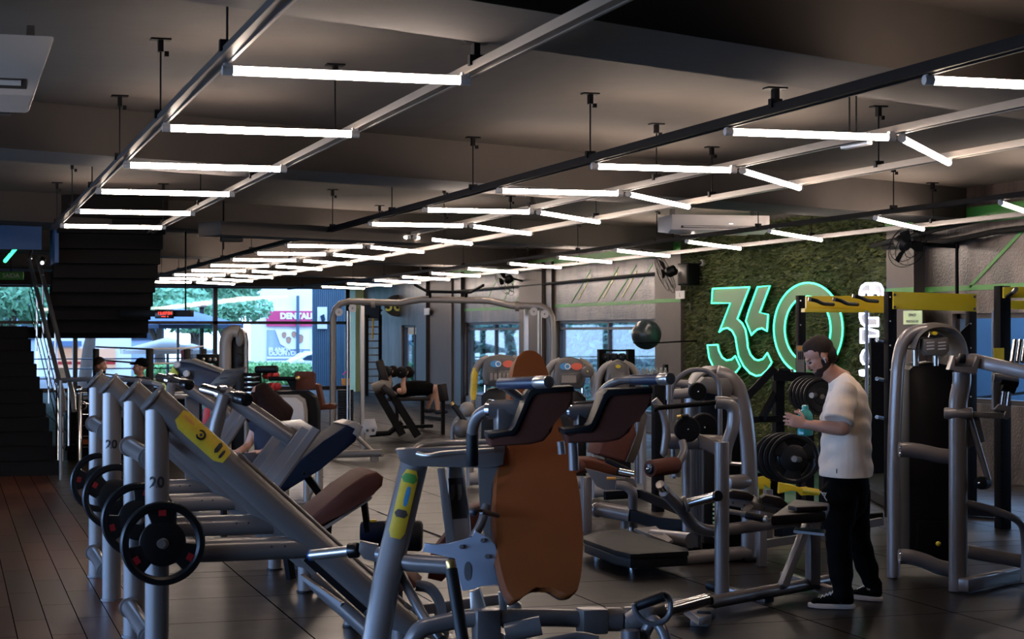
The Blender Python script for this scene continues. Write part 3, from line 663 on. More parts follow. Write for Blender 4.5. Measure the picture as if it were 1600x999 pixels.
# handles
b = t('handle#0', 'steel'); b.tube(w([(832, 640, 8.5), (812, 622, 8.5), (783, 599, 8.4)]), R_(7, 8.5), 14, .05)
t('handle#0/grip', 'slate').cyl(W(782, 600, 8.4), W(838, 598, 8.15), R_(9.5, 8.3), n=20, bev=.004); t('handle#0/end_cap', 'brushed').cyl(W(838, 598, 8.15), W(858, 597, 8.05), R_(10, 8.1), n=20, bev=.005)
b = t('handle#1', 'steel'); b.tube(w([(925, 634, 8.5), (945, 606, 8.45), (965, 595, 8.35), (990, 593, 8.3)]), R_(7, 8.4), 14, .06)
t('handle#1/grip', 'slate').cyl(W(988, 594, 8.3), W(1032, 593, 8.1), R_(8.5, 8.2), n=20, bev=.004); t('handle#1/end_cap', 'brushed').cyl(W(1032, 593, 8.1), W(1048, 592, 8.02), R_(9.5, 8.1), n=20, bev=.005)
# yoke tubes carrying the pads
b = t('yoke', 'steel'); b.tube(w([(738, 725, 8.7), (738, 668, 8.65), (748, 646, 8.6), (772, 637, 8.55), (840, 636, 8.5)]), R_(9, 8.6), 18, .10)
b.cyl(W(764, 640, 8.5), W(838, 637, 8.5), R_(14, 8.5), n=24); b.cyl(W(893, 644, 8.5), W(952, 640, 8.45), R_(13.5, 8.5), n=24); b.cyl(W(835, 638, 8.55), W(905, 642, 8.55), R_(11, 8.5), n=20)
b.box(W(790, 658, 8.5), (.10, .08, .12), None, .008); b.box(W(915, 663, 8.5), (.10, .08, .12), None, .008)
b = t('yoke/sleeve', 'chrome'); b.cyl(W(893, 632, 8.49), W(952, 628, 8.44), R_(4, 8.5), n=12); b.cyl(W(893, 643, 8.51), W(899, 643, 8.5), R_(15, 8.5), n=20); b = t('yoke/collar', 'chrome'); b.cyl(W(764, 640, 8.51), W(770, 640, 8.5), R_(15, 8.5), n=20)
t('yoke/grip', 'black').cyl(W(738, 728, 8.68), W(738, 676, 8.66), R_(9.8, 8.6), n=18, bev=.004)
b = t('yoke/struts', 'steel'); b.cyl(W(895, 690, 8.6), W(897, 735, 8.6), R_(8, 8.6), n=14); b.cyl(W(876, 690, 8.62), W(878, 710, 8.62), R_(6, 8.6), n=12)
# A frame
b = t('front_leg', 'steel'); 
lp = [W(652, 705, 8.95), W(604, 905, 8.8), W(586, 1010, 8.7)]; dl = lp[2] - lp[1]; lp.append(lp[2] + dl * (lp[2].z / -dl.z)); b.tube(lp[:1] + lp[1:2] + lp[3:], R_(24, 8.8), 20, ry=R_(20, 8.8))
dsd = (lp[1] - lp[0])
decal(t('front_leg/sticker', 'yellow_sticker'), lp[0] + dsd * .17, lp[0] + dsd * .70, R_(24, 8.8), -0.6, 0.5, (-.4, -1, 0), 8, 10)
decal(t('front_leg/sticker_band', 'green_band'), lp[0] + dsd * .20, lp[0] + dsd * .27, R_(24, 8.8) + .001, -0.6, 0.5, (-.4, -1, 0), 8, 2)
decal(t('front_leg/sticker_print', 'sea_blue'), lp[0] + dsd * .30, lp[0] + dsd * .45, R_(24, 8.8) + .001, -0.3, 0.0, (-.4, -1, 0), 5, 4)
decal(t('front_leg/sticker_print#2', 'placard'), lp[0] + dsd * .48, lp[0] + dsd * .54, R_(24, 8.8) + .001, -0.5, 0.4, (-.4, -1, 0), 5, 2)
b = t('top_beam', 'steel'); b.prism(w([(618, 703), (640, 702), (790, 696), (786, 727), (766, 732), (640, 729), (626, 722)], 8.85), FW * .12, .008)
b = t('top_beam/rod', 'brushed'); b.tube(w([(645, 706, 8.88), (655, 696, 9.0), (700, 692, 9.05), (775, 690, 9.05)]), R_(4.5, 9), 12, .04); b.tube(w([(652, 709, 8.83), (668, 713, 8.8), (690, 708, 8.8), (772, 703, 8.8)]), R_(4, 8.8), 12, .03)
b = t('placard_leg', 'brushed'); b.prism(w([(698, 728), (723, 728), (733, 800), (738, 860), (706, 860), (700, 800)], 8.95), FW * .07, .012)
b = t('placard_leg/instruction_placard', 'placard'); b.prism(w([(700, 748), (723, 747), (730, 810), (707, 812)], 8.935), FW * .01)
for x in (707, 718): b = t('placard_leg/figure#%d' % x, 'champagne'); b.prism(w([(x - 3, 758), (x + 3, 757), (x + 4, 772), (x + 1, 782), (x - 2, 782)], 8.93), FW * .002)
b = t('narrow_leg', 'steel'); b.prism(w([(683, 732), (694, 732), (712, 855), (698, 858)], 8.85), FW * .06, .008)
b = t('gusset', 'steel'); b.prism(w([(746, 725), (786, 718), (790, 742), (775, 800), (768, 845), (757, 846), (750, 800)], 8.9), FW * .05, .008)
b = t('side_bracket', 'blue_bracket')
b.prism(w([(700, 852), (718, 846), (738, 842), (742, 828), (750, 836), (764, 840), (774, 852), (781, 885), (787, 914), (770, 915), (752, 915), (740, 922), (722, 924), (716, 900), (712, 872), (680, 866), (660, 862), (664, 848), (682, 853)], 8.62), FW * .03, .004)
b = t('side_bracket/slot', 'steel_dark'); b.prism([W(731 + 6 * math.cos(a), 893 + 15 * math.sin(a), 8.617) for a in [i * PI / 8 for i in range(16)]], FW * .004)
for x, y in ((721, 855), (761, 870), (754, 845)): t('side_bracket/bolt#%d' % x, 'steel_dark').cyl(W(x, y, 8.60), W(x, y, 8.63), R_(3.5, 8.6), n=12)
b = t('seat_stop', 'steel_dark'); b.tube(w([(738, 842, 8.65), (752, 820, 8.7), (760, 790, 8.75)]), R_(7, 8.7), 12, .05); b.tube(w([(752, 800, 8.6), (778, 806, 8.7)]), R_(4, 8.7), 10)
t('seat_stop/knob', 'ink').ball(W(740, 800, 8.55), R_(7, 8.6), 14); t('seat_stop/knob_stem', 'steel').cyl(W(742, 797, 8.57), W(765, 800, 8.65), R_(3, 8.6), n=10)
b = t('lower_tube', 'steel'); b.tube(w([(606, 872, 8.85), (640, 880, 8.8), (703, 884, 8.75)]), R_(14, 8.8), 20, .03); b.prism(w([(562, 846), (590, 852), (592, 880), (568, 874), (560, 862)], 8.95), FW * .05, .005)
b.cyl(W(592, 866, 8.92), W(612, 870, 8.88), R_(12, 8.9), n=18)
b = t('plate_peg', 'brushed'); b.cyl(W(486, 868, 9.05), W(548, 861, 8.98), R_(8.5, 9), n=18); t('plate_peg/collar', 'black_gloss').cyl(W(545, 861, 8.985), W(560, 860, 8.97), R_(12, 9), n=20, bev=.004); t('plate_peg/tip', 'blue_paint').cyl(W(484, 868, 9.055), W(488, 868, 9.05), R_(9, 9), n=18)
b = t('black_grip', 'black'); b.cyl(W(705, 890, 8.45), W(728, 1030, 8.3), R_(10, 8.4), n=18); t('black_grip/cap', 'gold').cyl(W(703, 876, 8.46), W(705, 890, 8.45), R_(7.5, 8.4), n=16, bev=.004)
b = t('curved_stay', 'steel'); b.tube(w([(618, 880, 8.9), (640, 925, 8.8), (665, 970, 8.7), (690, 1000, 8.6)]), R_(8, 8.8), 14, .1)
b.tube(w([(650, 915, 8.85), (672, 918, 8.85), (688, 940, 8.8), (692, 970, 8.75)]), R_(9, 8.8), 4, .08)
b = t('seat_carriage', 'brushed'); b.prism(w([(733, 926), (750, 920), (762, 960), (765, 1005), (738, 1005)], 8.7), FW * .06, .01); b.prism(w([(778, 926), (790, 926), (795, 980), (784, 982)], 8.6), FW * .03, .003); b.prism(w([(790, 950), (806, 938), (815, 945), (816, 980), (795, 985)], 8.7), FW * .05, .008)
b = t('base_frame', 'steel'); b.tube(w([(640, 1010, 8.55), (655, 982, 8.55), (720, 968, 8.6), (760, 965, 8.6), (880, 966, 8.7), (985, 972, 8.75)]), R_(14, 8.6), 18, .05)
b.cyl(W(790, 990, 8.5), W(845, 978, 8.5), R_(15, 8.5), n=20); b.box(W(925, 970, 8.7), (.13, .12, .12), None, .01); b.box(W(760, 985, 8.6), (.12, .1, .2), None, .01)
b.cyl(W(945, 968, 8.72), W(968, 968, 8.74), R_(19, 8.7), n=22); b.cyl(W(975, 970, 8.75), W(1000, 970, 8.75), R_(22, 8.7), n=22, bev=.01)
b.tube(w([(850, 1005, 8.4), (905, 993, 8.45), (935, 1000, 8.45)]), R_(7, 8.4), 12, .05)
for x0, y0 in ((660, 1000), (985, 985)): p = W(x0, y0, 8.55); b.cyl(p, (p.x, p.y, 0), .045, n=16)
p = W(800, 990, 8.6); b.bar((p.x, p.y, p.z), (p.x, p.y, 0), .09, .07, up=(0, 1, 0))
b.bar((W(600, 1000, 8.7).x, 8.1, .05), (W(1000, 1000, 8.7).x, 7.9, .05), .08, .08)
t.end()
# weight horn lever arm in front of it, with a D shaped cable handle
t = Thing('landmine_machine', (4.0, 8.3, 0), 'low grey lever with two bright steel pegs near the bottom edge', 'lever arm')
b = t('lever_head', 'steel'); b.tube(w([(985, 975, 8.65), (1010, 958, 8.65), (1030, 955, 8.7)]), R_(17, 8.7), 18, .03); b.tube(w([(1008, 990, 8.6), (1020, 965, 8.6), (1036, 985, 8.55), (1046, 1020, 8.5)]), R_(9, 8.6), 14, .04)
b.ball(W(1012, 962, 8.65), R_(17, 8.7), 16)
p = W(1046, 1015, 8.5); b.cyl(p, (p.x, p.y, 0), .03, n=12); p = W(1000, 985, 8.65); b.cyl(p, (p.x, p.y, 0), .05, n=12); b.cyl((p.x, p.y, 0), (p.x, p.y, .02), .09, n=16)
b = t('peg#0', 'chrome'); b.cyl(W(1022, 962, 8.7), W(1106, 938, 8.85), R_(9, 8.7), n=20); b = t('peg#1', 'chrome'); b.cyl(W(1022, 955, 8.8), W(1102, 933, 8.95), R_(5, 8.8), n=16)
t('peg#0/end_cap', 'black_gloss').cyl(W(1105, 938.5, 8.85), W(1109, 937, 8.86), R_(9.5, 8.8), n=18)
t.end()
t = Thing('pull_ring', W(1018, 1015, 8.5), 'small black D shaped cable handle lying on the low lever', 'cable handle')
b = t('ring', 'steel_dark'); b.tube(w([(990, 944), (993, 957), (1004, 970), (1022, 976), (1040, 970), (1048, 958), (1048, 942), (1043, 930), (1036, 927)], 8.5), R_(4.5, 8.5), 10, .02)
t('grip', 'black').cyl(W(993, 948, 8.52), W(1038, 932, 8.48), R_(8, 8.5), n=16, bev=.005)
t.end()
# ============================================================ MIDDLE AND RIGHT MACHINES
# ---- T bar row / back bench with curved lever
t = Thing('chest_supported_row', (5.2, 11.2, 0), 'grey plate-loaded rowing bench with a curved lever and bright pegs beside the standing man', 'gym machine')
D = 11.9
b = t('base_beam', 'steel'); b.tube([atZ(1052, 952, .08), atZ(1130, 938, .08), atZ(1200, 925, .08), atZ(1292, 908, .08)], .042, 14)
f = atZ(1092, 975, 0); b.prism([atZ(1052, 935, .1), atZ(1078, 935, .1), atZ(1112, 960, .1), atZ(1092, 966, .1)], (0, 0, -.05), .006)
q = t('front_foot', 'black'); q.box(atZ(1103, 961, .085), (.09, .14, .07), Matrix.Rotation(-.6, 3, 'Z'), .015)
b.box(atZ(1095, 970, .03), (.11, .1, .06), Matrix.Rotation(-.6, 3, 'Z'), .008); b.box(atZ(1062, 945, .03), (.08, .08, .06), None, .008)
p0 = atZ(1128, 936, .05)
b = t('upright_post', 'steel'); b.cyl(p0, (p0.x, p0.y, 1.05), .047, n=20)
b = t('upright_post/sleeve', 'black'); b.cyl((p0.x, p0.y, .79), (p0.x, p0.y, .99), .038, n=18); b = t('upright_post/pin', 'chrome'); b.cyl(W(1130, 724, 12), W(1158, 726, 12), .013, n=10)
b = t('bent_handle', 'steel'); b.tube(w([(1133, 722, 12.0), (1134, 700, 12.0), (1146, 668, 12.0), (1147, 640, 12.0), (1138, 630, 12.0), (1118, 629, 12)]), R_(10, 12), 18, .07)
t('bent_handle/black_grip', 'black_steel').cyl(W(1119, 629, 12), W(1024, 638, 11.8), R_(4, 12), n=14); t('bent_handle/grip_end', 'black').cyl(W(1026, 638, 11.8), W(1020, 638.5, 11.79), R_(6, 12), n=14)
b = t('curved_lever', 'steel'); b.tube(w([(1038, 768, 11.3), (1060, 790, 11.4), (1083, 822, 11.6), (1105, 831, 11.7), (1160, 825, 11.9), (1240, 814, 12.2), (1290, 812, 12.4)]), R_(9.5, 11.7), 18, .12)
for x, y, a in ((1046, 775, (1, -1)), (1072, 789, (1, -.1))): b.cyl(W(x - 3, y, 11.4), W(x + 3, y - 2, 11.4), R_(13, 11.4), n=22, bev=.005)
t('peg#0', 'chrome').cyl(W(1031, 757, 11.25), W(1046, 776, 11.35), R_(7, 11.4), n=20); t('peg#1', 'chrome').cyl(W(1072, 788, 11.4), W(1119, 776, 11.2), R_(7.5, 11.4), n=20)
t('peg#1/end_cap', 'black_gloss').cyl(W(1119, 776, 11.2), W(1123, 775, 11.18), R_(8.3, 11.4), n=20)
b = t('handle_bar', 'steel_dark'); b.cyl(W(1126, 797, 11.9), W(1160, 803, 11.9), R_(4, 12), n=12); b.tube(w([(1160, 803, 11.9), (1180, 782, 12.1), (1178, 780, 12.2)]), R_(7, 12), 4); b.cyl(W(1158, 803, 11.9), W(1195, 811, 11.85), R_(5, 12), n=14)
t('handle_bar/grip', 'black').cyl(W(1165, 805, 11.88), W(1194, 811, 11.84), R_(6, 12), n=14, bev=.004); t('handle_bar/end', 'brushed').cyl(W(1193, 811, 11.84), W(1198, 812, 11.83), R_(5.5, 12), n=14)
b = t('pad_bracket', 'steel'); b.prism(w([(1137, 776), (1228, 796), (1232, 806), (1226, 806), (1136, 790)], 12.0), FW * .05, .006)
for x, y in ((1145, 786), (1163, 790), (1194, 795), (1214, 799)): t('pad_bracket/bolt#%d' % x, 'ink').cyl(W(x, y, 11.99), W(x, y, 12.02), R_(2, 12), n=8)
for k, P in enumerate(([(1139, 769), (1146, 766), (1170, 770), (1179, 776), (1176, 783), (1139, 779)], [(1189, 779), (1196, 774), (1222, 779), (1232, 788), (1235, 800), (1228, 803), (1224, 793), (1190, 787)])):
    b = t('knee_pad#%d' % k, 'dark_leather'); b.prism(w(P, 11.98), FW * .13, .01)
b = t('bench_pad', 'dark_leather'); b.prism([atZ(1205, 806, .72), atZ(1290, 800, .72), atZ(1296, 786, .72), atZ(1240, 780, .72)], (0, 0, -.06), .015); b.box(atZ(1262, 794, .74), (.2, .12, .03), None, .01)
b = t('seat_post', 'steel'); p = atZ(1270, 914, .08); b.bar(p, (p.x, p.y, .60), .075, .09, up=(0, 1, 0), bev=.01); b = t('seat_plate', 'steel_dark'); b.prism([atZ(1243, 828, .585), atZ(1290, 832, .585), atZ(1288, 838, .585), atZ(1240, 833, .585)], (0, 0, .015))
b = t('brace', 'steel'); b.bar(atZ(1222, 918, .1), Vector(p) + Vector((-.03, 0, .42)), .05, .07, up=(0, 1, 0), bev=.008)
b = t('foot_rest', 'steel'); b.bar(W(1110, 915, 12.05), W(1200, 938, 11.75), .07, .04, bev=.006)
for k, (x, y, x2, y2) in enumerate(((1107, 913, 1124, 919), (1161, 928, 1178, 933), (1178, 933, 1192, 937), (1192, 937, 1206, 940))):
    t('foot_rest/rubber_ring#%d' % k, 'black').cyl(W(x, y, 12.05 - .003 * (x - 1107)), W(x2 - 2, y2 - .6, 12.05 - .003 * (x2 - 1107)), R_(9.5, 12), n=18, bev=.006)
b = t('rear_feet', 'steel'); b.bar(atZ(1225, 900, .05), atZ(1300, 925, .05), .06, .06, bev=.006)
t.end()
# ---- rotary calf machine with tall rounded tower
t = Thing('selectorized_tower', (5.9, 12.9, 0), 'tall grey weight tower with round dark cam discs left of the plate rack', 'gym machine')
D = 13.8
b = t('front_rail', 'steel'); b.tube(w([(1170, 874, 13.9), (1172, 780, 13.9), (1170, 700, 13.9), (1163, 640, 13.9), (1152, 604, 13.9), (1137, 588, 13.9), (1120, 583, 13.9)]), R_(13, 13.9), 20, .15, ry=R_(10, 13.9), up=(0, 1, 0))
b = t('rear_rail', 'steel'); b.tube(w([(1082, 855, 14.6), (1080, 740, 14.6), (1080, 640, 14.6), (1083, 605, 14.6), (1092, 588, 14.6), (1108, 583, 14.6)]), R_(12, 14.6), 20, .15)
b = t('top_shroud', 'plastic_gray'); b.tube(w([(1082, 602), (1092, 584), (1118, 576), (1142, 584), (1152, 602)], 14.2), R_(7, 14.2), 14, .1, ry=.2, up=FW); b.prism(w([(1090, 600), (1100, 590), (1140, 592), (1146, 606), (1142, 622), (1092, 612)], 13.8), FW * .4, .02)
b = t('back_shroud', 'shroud'); b.prism(w([(1094, 600), (1145, 600), (1158, 640), (1160, 860), (1096, 860)], 14.25), FW * .3, .03)
b = t('arched_tube', 'steel_dark'); b.tube(w([(1048, 660, 13.2), (1048, 620, 13.2), (1052, 598, 13.2), (1075, 578, 13.2), (1105, 578, 13.2), (1122, 592, 13.2), (1125, 620, 13.2), (1125, 745, 13.2)]), R_(3.8, 13), 14, .12)
b = t('side_tube', 'steel'); b.tube(w([(1022, 625, 13.0), (1035, 640, 13.0), (1042, 670, 13.0), (1037, 710, 13.0), (1037, 705, 13.0)]), R_(6, 13), 14, .1); b.cyl(W(1045, 600, 13.1), W(1045, 625, 13.1), R_(5, 13), n=14); b.cyl(W(1045, 625, 13.1), W(1045, 690, 13.1), R_(3, 13), n=12)
b = t('cam_arm', 'steel'); b.cyl(W(1038, 690, 13.2), W(1128, 692, 13.2), R_(12, 13.2), n=22); b = t('cam_guard', 'steel'); b.prism(w([(1092, 678), (1128, 692), (1130, 718), (1094, 700)], 13.1), FW * .12, .02)
b = t('upper_tube#0', 'steel'); b.tube(w([(1024, 596, 13.9), (1075, 600, 13.9)]), R_(6, 13.9), 14); b = t('upper_tube#1', 'steel'); b.cyl(W(1048, 617, 13.7), W(1085, 614, 13.7), R_(8, 13.7), n=16)
for k, (x, y, d, rr) in enumerate(((1074, 671, 13.0, 20), (1100, 668, 13.5, 22), (1090, 612, 13.4, 14))):
    b = t('cam_disc#%d' % k, 'black_steel'); c = W(x, y, d); ax = Vector((-.25, -1, 0)).normalized(); b.lathe(c, ax, [(R_(rr, d), -.03), (R_(rr, d), .02), (R_(rr * .9, d), .03), (R_(rr * .3, d), .032)], 32)
    t('cam_disc#%d/bolt' % k, 'chrome').ball(c + ax * .035, .008, 8)
    t('cam_disc#%d/rim' % k, 'steel_dark').lathe(c, ax, [(R_(rr, d) * 1.03, -.035), (R_(rr, d) * 1.03, -.028), (R_(rr, d) * .9, -.028)], 32)
b = t('selector_pin', 'gold'); b.cyl(W(1058, 652, 12.95), W(1065, 651, 12.95), R_(3, 13), n=12); t('selector_pin/sleeve', 'black').cyl(W(1064, 651, 12.95), W(1076, 650, 12.95), R_(3, 13), n=12)
b = t('roller_arm', 'steel'); b.tube(w([(1066, 690, 12.9), (1070, 705, 12.85), (1060, 725, 12.8), (1056, 745, 12.8)]), R_(6, 13), 14, .06)
b = t('foam_roller', 'maroon_leather'); b.cyl(W(1015, 733, 12.6), W(1056, 727, 12.8), R_(13.5, 12.7), n=28, bev=.012); b = t('foam_roller/end_disc', 'black_gloss'); b.cyl(W(1012.5, 733.4, 12.59), W(1016, 733, 12.6), R_(8.5, 12.7), n=24, bev=.004); t('foam_roller/bolt', 'chrome').ball(W(1012, 733.4, 12.58), .01, 8)
b = t('weight_guide', 'steel'); b.cyl(W(1073, 700, 13.4), W(1073, 830, 13.4), R_(7, 13.4), n=14); b.cyl(W(1052, 748, 13.3), W(1052, 700, 13.3), R_(4, 13.4), n=12)
b = t('cross_tube#0', 'steel'); b.cyl(W(1136, 755, 13.8), W(1168, 752, 13.9), R_(12, 13.8), n=20, bev=.01); b = t('cross_tube#1', 'steel'); b.cyl(W(1064, 874, 13.7), W(1170, 864, 13.9), R_(11.5, 13.8), n=22)
b = t('cross_tube#2', 'steel'); b.cyl(W(1080, 845, 14.2), W(1020, 838, 14.6), R_(12, 14.4), n=20); b = t('cross_tube#3', 'steel'); b.cyl(W(1136, 626, 13.9), W(1160, 622, 13.9), R_(10, 13.9), n=18)
b = t('foot_plate', 'plastic_gray'); b.prism([atZ(990, 830, .12), atZ(1025, 826, .14), atZ(1052, 848, .14), atZ(1045, 852, .10)], (0, 0, .02), .004)
for x, y in ((1170, 877), (1082, 860)): p = atZ(x, y, 0); b = t('foot#%d' % x, 'black'); b.box((p.x, p.y, .015), (.13, .16, .03), None, .006)
b = t('weight_stack', 'shroud'); b.prism(w([(1100, 700), (1125, 700), (1125, 850), (1100, 850)], 14.0), FW * .2, .004)
for k in range(10): t('weight_stack/number_strip#%d' % k, 'pale_green').box(W(1115.5, 775 + k * 7, 13.97), (.018, .004, .018))
t.end()
# ---- black foot platform of the calf machine
t = Thing('foot_platform', (5.1, 13.2, 0), 'low black rubber-topped foot platform with cut corners on the floor', 'platform')
top = [atZ(912, 838, .17), atZ(926, 832, .17), atZ(978, 828, .17), atZ(1020, 842, .17), atZ(1074, 857, .17), atZ(1076, 862, .17), atZ(1066, 862, .17), atZ(1000, 866, .17), atZ(985, 866, .17), atZ(960, 860, .17), atZ(912, 843, .17)]
t('top_mat', 'rubber').prism(top, (0, 0, -.035), .006)
c = sum(top, Vector()) / len(top)
t('body', 'black').prism([c + (p - c) * .985 + Vector((0, 0, -.035)) for p in top], (0, 0, -.07), .01)
for k, (x, y) in enumerate(((932, 865), (988, 888), (1055, 880), (985, 838))):
    p = atZ(x, y, 0); b = t('foot#%d' % k, 'chrome'); b.cyl((p.x, p.y, 0), (p.x, p.y, .075), .012, n=12); b.cyl((p.x, p.y, 0), (p.x, p.y, .012), .024, n=14)
t.end()
p = atZ(920, 831, 0)
t = Thing('small_bottle', p, 'tiny pink clear bottle standing on the floor behind the black platform', 'bottle')
t('bottle_body', 'bottle_pink').lathe(p, (0, 0, 1), [(.03, 0), (.035, .01), (.035, .07), (.018, .10), (.016, .11)], 18); t('cap', 'pink').cyl(p + Vector((0, 0, .11)), p + Vector((0, 0, .135)), .018, n=14)
t.end()
# ---- leg extension with brown seat
t = Thing('leg_extension', (6.6, 15.6, 0), 'brown padded leg extension seat with grey frame behind the black platform', 'gym machine')
b = t('back_pad', 'maroon_leather'); b.prism(w([(935, 710), (940, 690), (962, 672), (982, 655), (992, 662), (996, 680), (978, 722), (972, 722)], 16.2), FW * .30 + RT * -.1, .03, 3)
b = t('head_pad', 'maroon_leather'); b.prism(w([(984, 655), (998, 628), (1006, 632), (1000, 660), (990, 660)], 16.3), FW * .26, .02)
b = t('back_plate', 'plastic_gray'); b.prism(w([(978, 722), (996, 680), (1004, 640), (1012, 650), (1000, 700), (990, 724)], 16.5), FW * .05, .004)
b = t('seat_pad', 'maroon_leather'); b.prism(w([(900, 718), (925, 718), (955, 726), (966, 732), (962, 742), (930, 740), (900, 728)], 16.0), FW * .4, .02, 3)
t('foam_roller', 'maroon_leather').cyl(W(897, 730, 15.8), W(915, 729, 16.3), R_(11, 16), n=22, bev=.01)
b = t('side_plate', 'steel_dark'); b.prism(w([(914, 732), (965, 745), (990, 748), (996, 762), (975, 760), (960, 766), (944, 766), (932, 760)], 15.7), FW * .03, .003)
b = t('lever', 'black_steel'); b.cyl(W(948, 720, 15.7), W(984, 736, 15.6), R_(4, 15.6), n=12); t('lever/tip', 'chrome').cyl(W(968, 736, 15.55), W(992, 741, 15.5), R_(5, 15.6), n=12)
t('pop_pin', 'orange').cyl(W(948, 748, 15.65), W(962, 748, 15.65), R_(2.4, 15.6), n=10); t('pop_pin/shaft', 'chrome').cyl(W(962, 748, 15.65), W(977, 748, 15.65), R_(1.5, 15.6), n=8)
b = t('bent_leg', 'steel'); b.tube([W(962, 758, 15.6), W(980, 760, 15.6), W(989, 770, 15.6), atZ(989, 828, 0)], R_(7.5, 15.6), 18, .12); 
b = t('front_post', 'steel'); b.bar(W(916, 745, 15.8), atZ(916, 832, .01), .09, .09, up=(0, 1, 0), bev=.02)
b = t('base_tube', 'steel'); b.cyl(W(935, 795, 15.9), W(985, 805, 15.8), R_(12, 16), n=20); b.cyl(W(975, 790, 15.9), W(976, 826, 15.9), R_(6, 16), n=12)
b.ball(W(934, 797, 15.9), R_(12, 16), 14)
t.end()
# ---- round backs of other selectorized machines, with display panels
def selector_machine(x0, x1, yt, d, yb, label, pan=True, side='L', base=None):
    b0 = W((x0 + x1) / 2, yb, d); t = Thing('selectorized_machine', (b0.x, b0.y, 0), label, 'gym machine', 'selectorized machines with display hoods')
    sw = x1 - x0
    for k, (xa, sgn) in enumerate(((x0, 1), (x1, -1))):
        q = [W(xa - sgn * 12, 0, d), ]
        b = t('side_rail#%d' % k, 'plastic_light'); P = [(xa + sgn * 26, yt + 4), (xa + sgn * 12, yt + 10), (xa + sgn * 3, yt + 26), (xa, yt + 60), (xa - sgn * 4, yt + 110)]
        pts = w(P, d); last = pts[-1]; pts.append(Vector((last.x, last.y, 0.02))); b.tube(pts, R_(8, d), 14, .12, ry=R_(6, d))
    b = t('hood', 'plastic_gray'); b.prism(w([(x0 + 14, yt + 30), (x0 + 18, yt + 6), (x0 + 26, yt + 1), (x0 + sw / 2, yt - 2), (x1 - 26, yt + 1), (x1 - 18, yt + 6), (x1 - 14, yt + 30), (x1 - 18, yt + 45), (x1 - 24, yt + 48), (x0 + 24, yt + 48), (x0 + 18, yt + 45)], d - .12), FW * .2, .03, 3)
    if pan:
        t('hood/instruction_panel', 'screen_dark').prism(w([(x0 + 24, yt + 25), (x1 - 22, yt + 23), (x1 - 24, yt + 42), (x0 + 26, yt + 44)], d - .145), FW * .04, .003)
        for k in range(5): xx = x0 + 30 + k * (sw - 62) / 4; t('hood/instruction_panel/figure#%d' % k, 'champagne').prism(w([(xx - 2, yt + 27), (xx + 2, yt + 27), (xx + 2.5, yt + 38), (xx - 2.5, yt + 39)], d - .15), FW * .01, 0.0)
        for k, m in enumerate(('sea_blue', 'coral')): cx = x0 + sw * (.42 + .22 * k); t('hood/badge#%d' % k, m).prism([W(cx + 9 * math.cos(a), yt + 13 + 5.5 * math.sin(a), d - .145) for a in [i * PI / 8 for i in range(16)]], FW * .03)
        t('hood/badge_ring', 'white').tube([W(x0 + sw * .46 + 4 * math.cos(a), yt + 13 + 4 * math.sin(a), d - .148) for a in [i * PI / 6 for i in range(12)]], .006, 6, closed=True)
    else:
        t('hood/instruction_panel', 'plastic_gray').prism(w([(x0 + 22, yt + 20), (x1 - 24, yt + 18), (x1 - 22, yt + 42), (x0 + 28, yt + 44)], d - .145), FW * .04, .004)
        for k in range(3): t('hood/instruction_panel/printed_line#%d' % k, 'white_gray').prism(w([(x0 + 34, yt + 24 + 6 * k), (x1 - 34, yt + 23 + 6 * k), (x1 - 34, yt + 25 + 6 * k), (x0 + 34, yt + 26 + 6 * k)], d - .15), FW * .005)
        t('hood/emblem', 'yellow').prism([W(x0 + sw / 2 + 4 * math.cos(a), yt + 9 + 3 * math.sin(a), d - .145) for a in [i * PI / 4 for i in range(8)]], FW * .03)
    b = t('shroud', 'shroud'); top = w([(x0 + 14, yt + 62), (x0 + 26, yt + 52), (x0 + sw / 2, yt + 49), (x1 - 26, yt + 52), (x1 - 14, yt + 62)], d)
    bt = [Vector((top[-1].x, top[-1].y, .1)), Vector((top[0].x, top[0].y, .1))]; b.prism(top + bt, FW * .18, .02)
    for x in (x0 + 20, x1 - 20): t('guide_rod#%d' % x, 'chrome').cyl(W(x, yt + 46, d + .05), W(x, yt + 70, d + .05), .014, n=8)
    b = t('base_frame', 'plastic_light'); a = W(x0 - 4, 0, d); c = W(x1 + 4, 0, d); b.cyl((a.x, a.y, .1), (c.x, c.y, .1), .07, n=14)
    return t
t = selector_machine(738, 826, 556, 20.5, 700, 'grey hooded machine with red and blue badge, left behind the tall brown board')
decal(t('sticker', 'yellow_sticker'), W(741, 575, 20.5), W(738, 625, 20.5), R_(8, 20.5), -.9, .5, (-.3, -1, 0), 5, 5)
b = t('seat_lever', 'black'); b.cyl(W(708, 633, 19.6), W(727, 660, 19.6), R_(4, 19.6), n=12); t('seat_lever/tip', 'gold').cyl(W(705, 629, 19.6), W(709, 634, 19.6), R_(3, 19.6), n=10)
b = t('cam_ring', 'plastic_light'); b.tube([W(722 + 15 * math.cos(a), 678 + 26 * math.sin(a), 19.7) for a in [PI * .45 + i * PI / 9 for i in range(11)]], R_(4, 19.7), 8); t('cam_ball', 'plastic_gray').ball(W(722, 670, 19.6), R_(15, 19.6), 18); b = t('hip', 'plastic_light'); b.ball(W(730, 640, 20.0), R_(12, 20), 14)
t.end()
t = selector_machine(850, 930, 560, 20.0, 700, 'grey hooded machine with red and blue badge, right of the tall brown board')
t('side_disc', 'plastic_gray').lathe(W(918, 581, 19.7), (-.2, -1, 0), [(R_(9.5, 19.7), 0), (R_(9.5, 19.7), .04), (R_(8, 19.7), .055), (.001, .06)], 26); t('side_disc/bolt', 'gold').ball(W(918, 581, 19.62), .012, 8)
t.end()
t = selector_machine(932, 1000, 564, 19.0, 700, 'dark hooded machine with a plain instruction plate behind the right shoulder pad', pan=False); t.end()
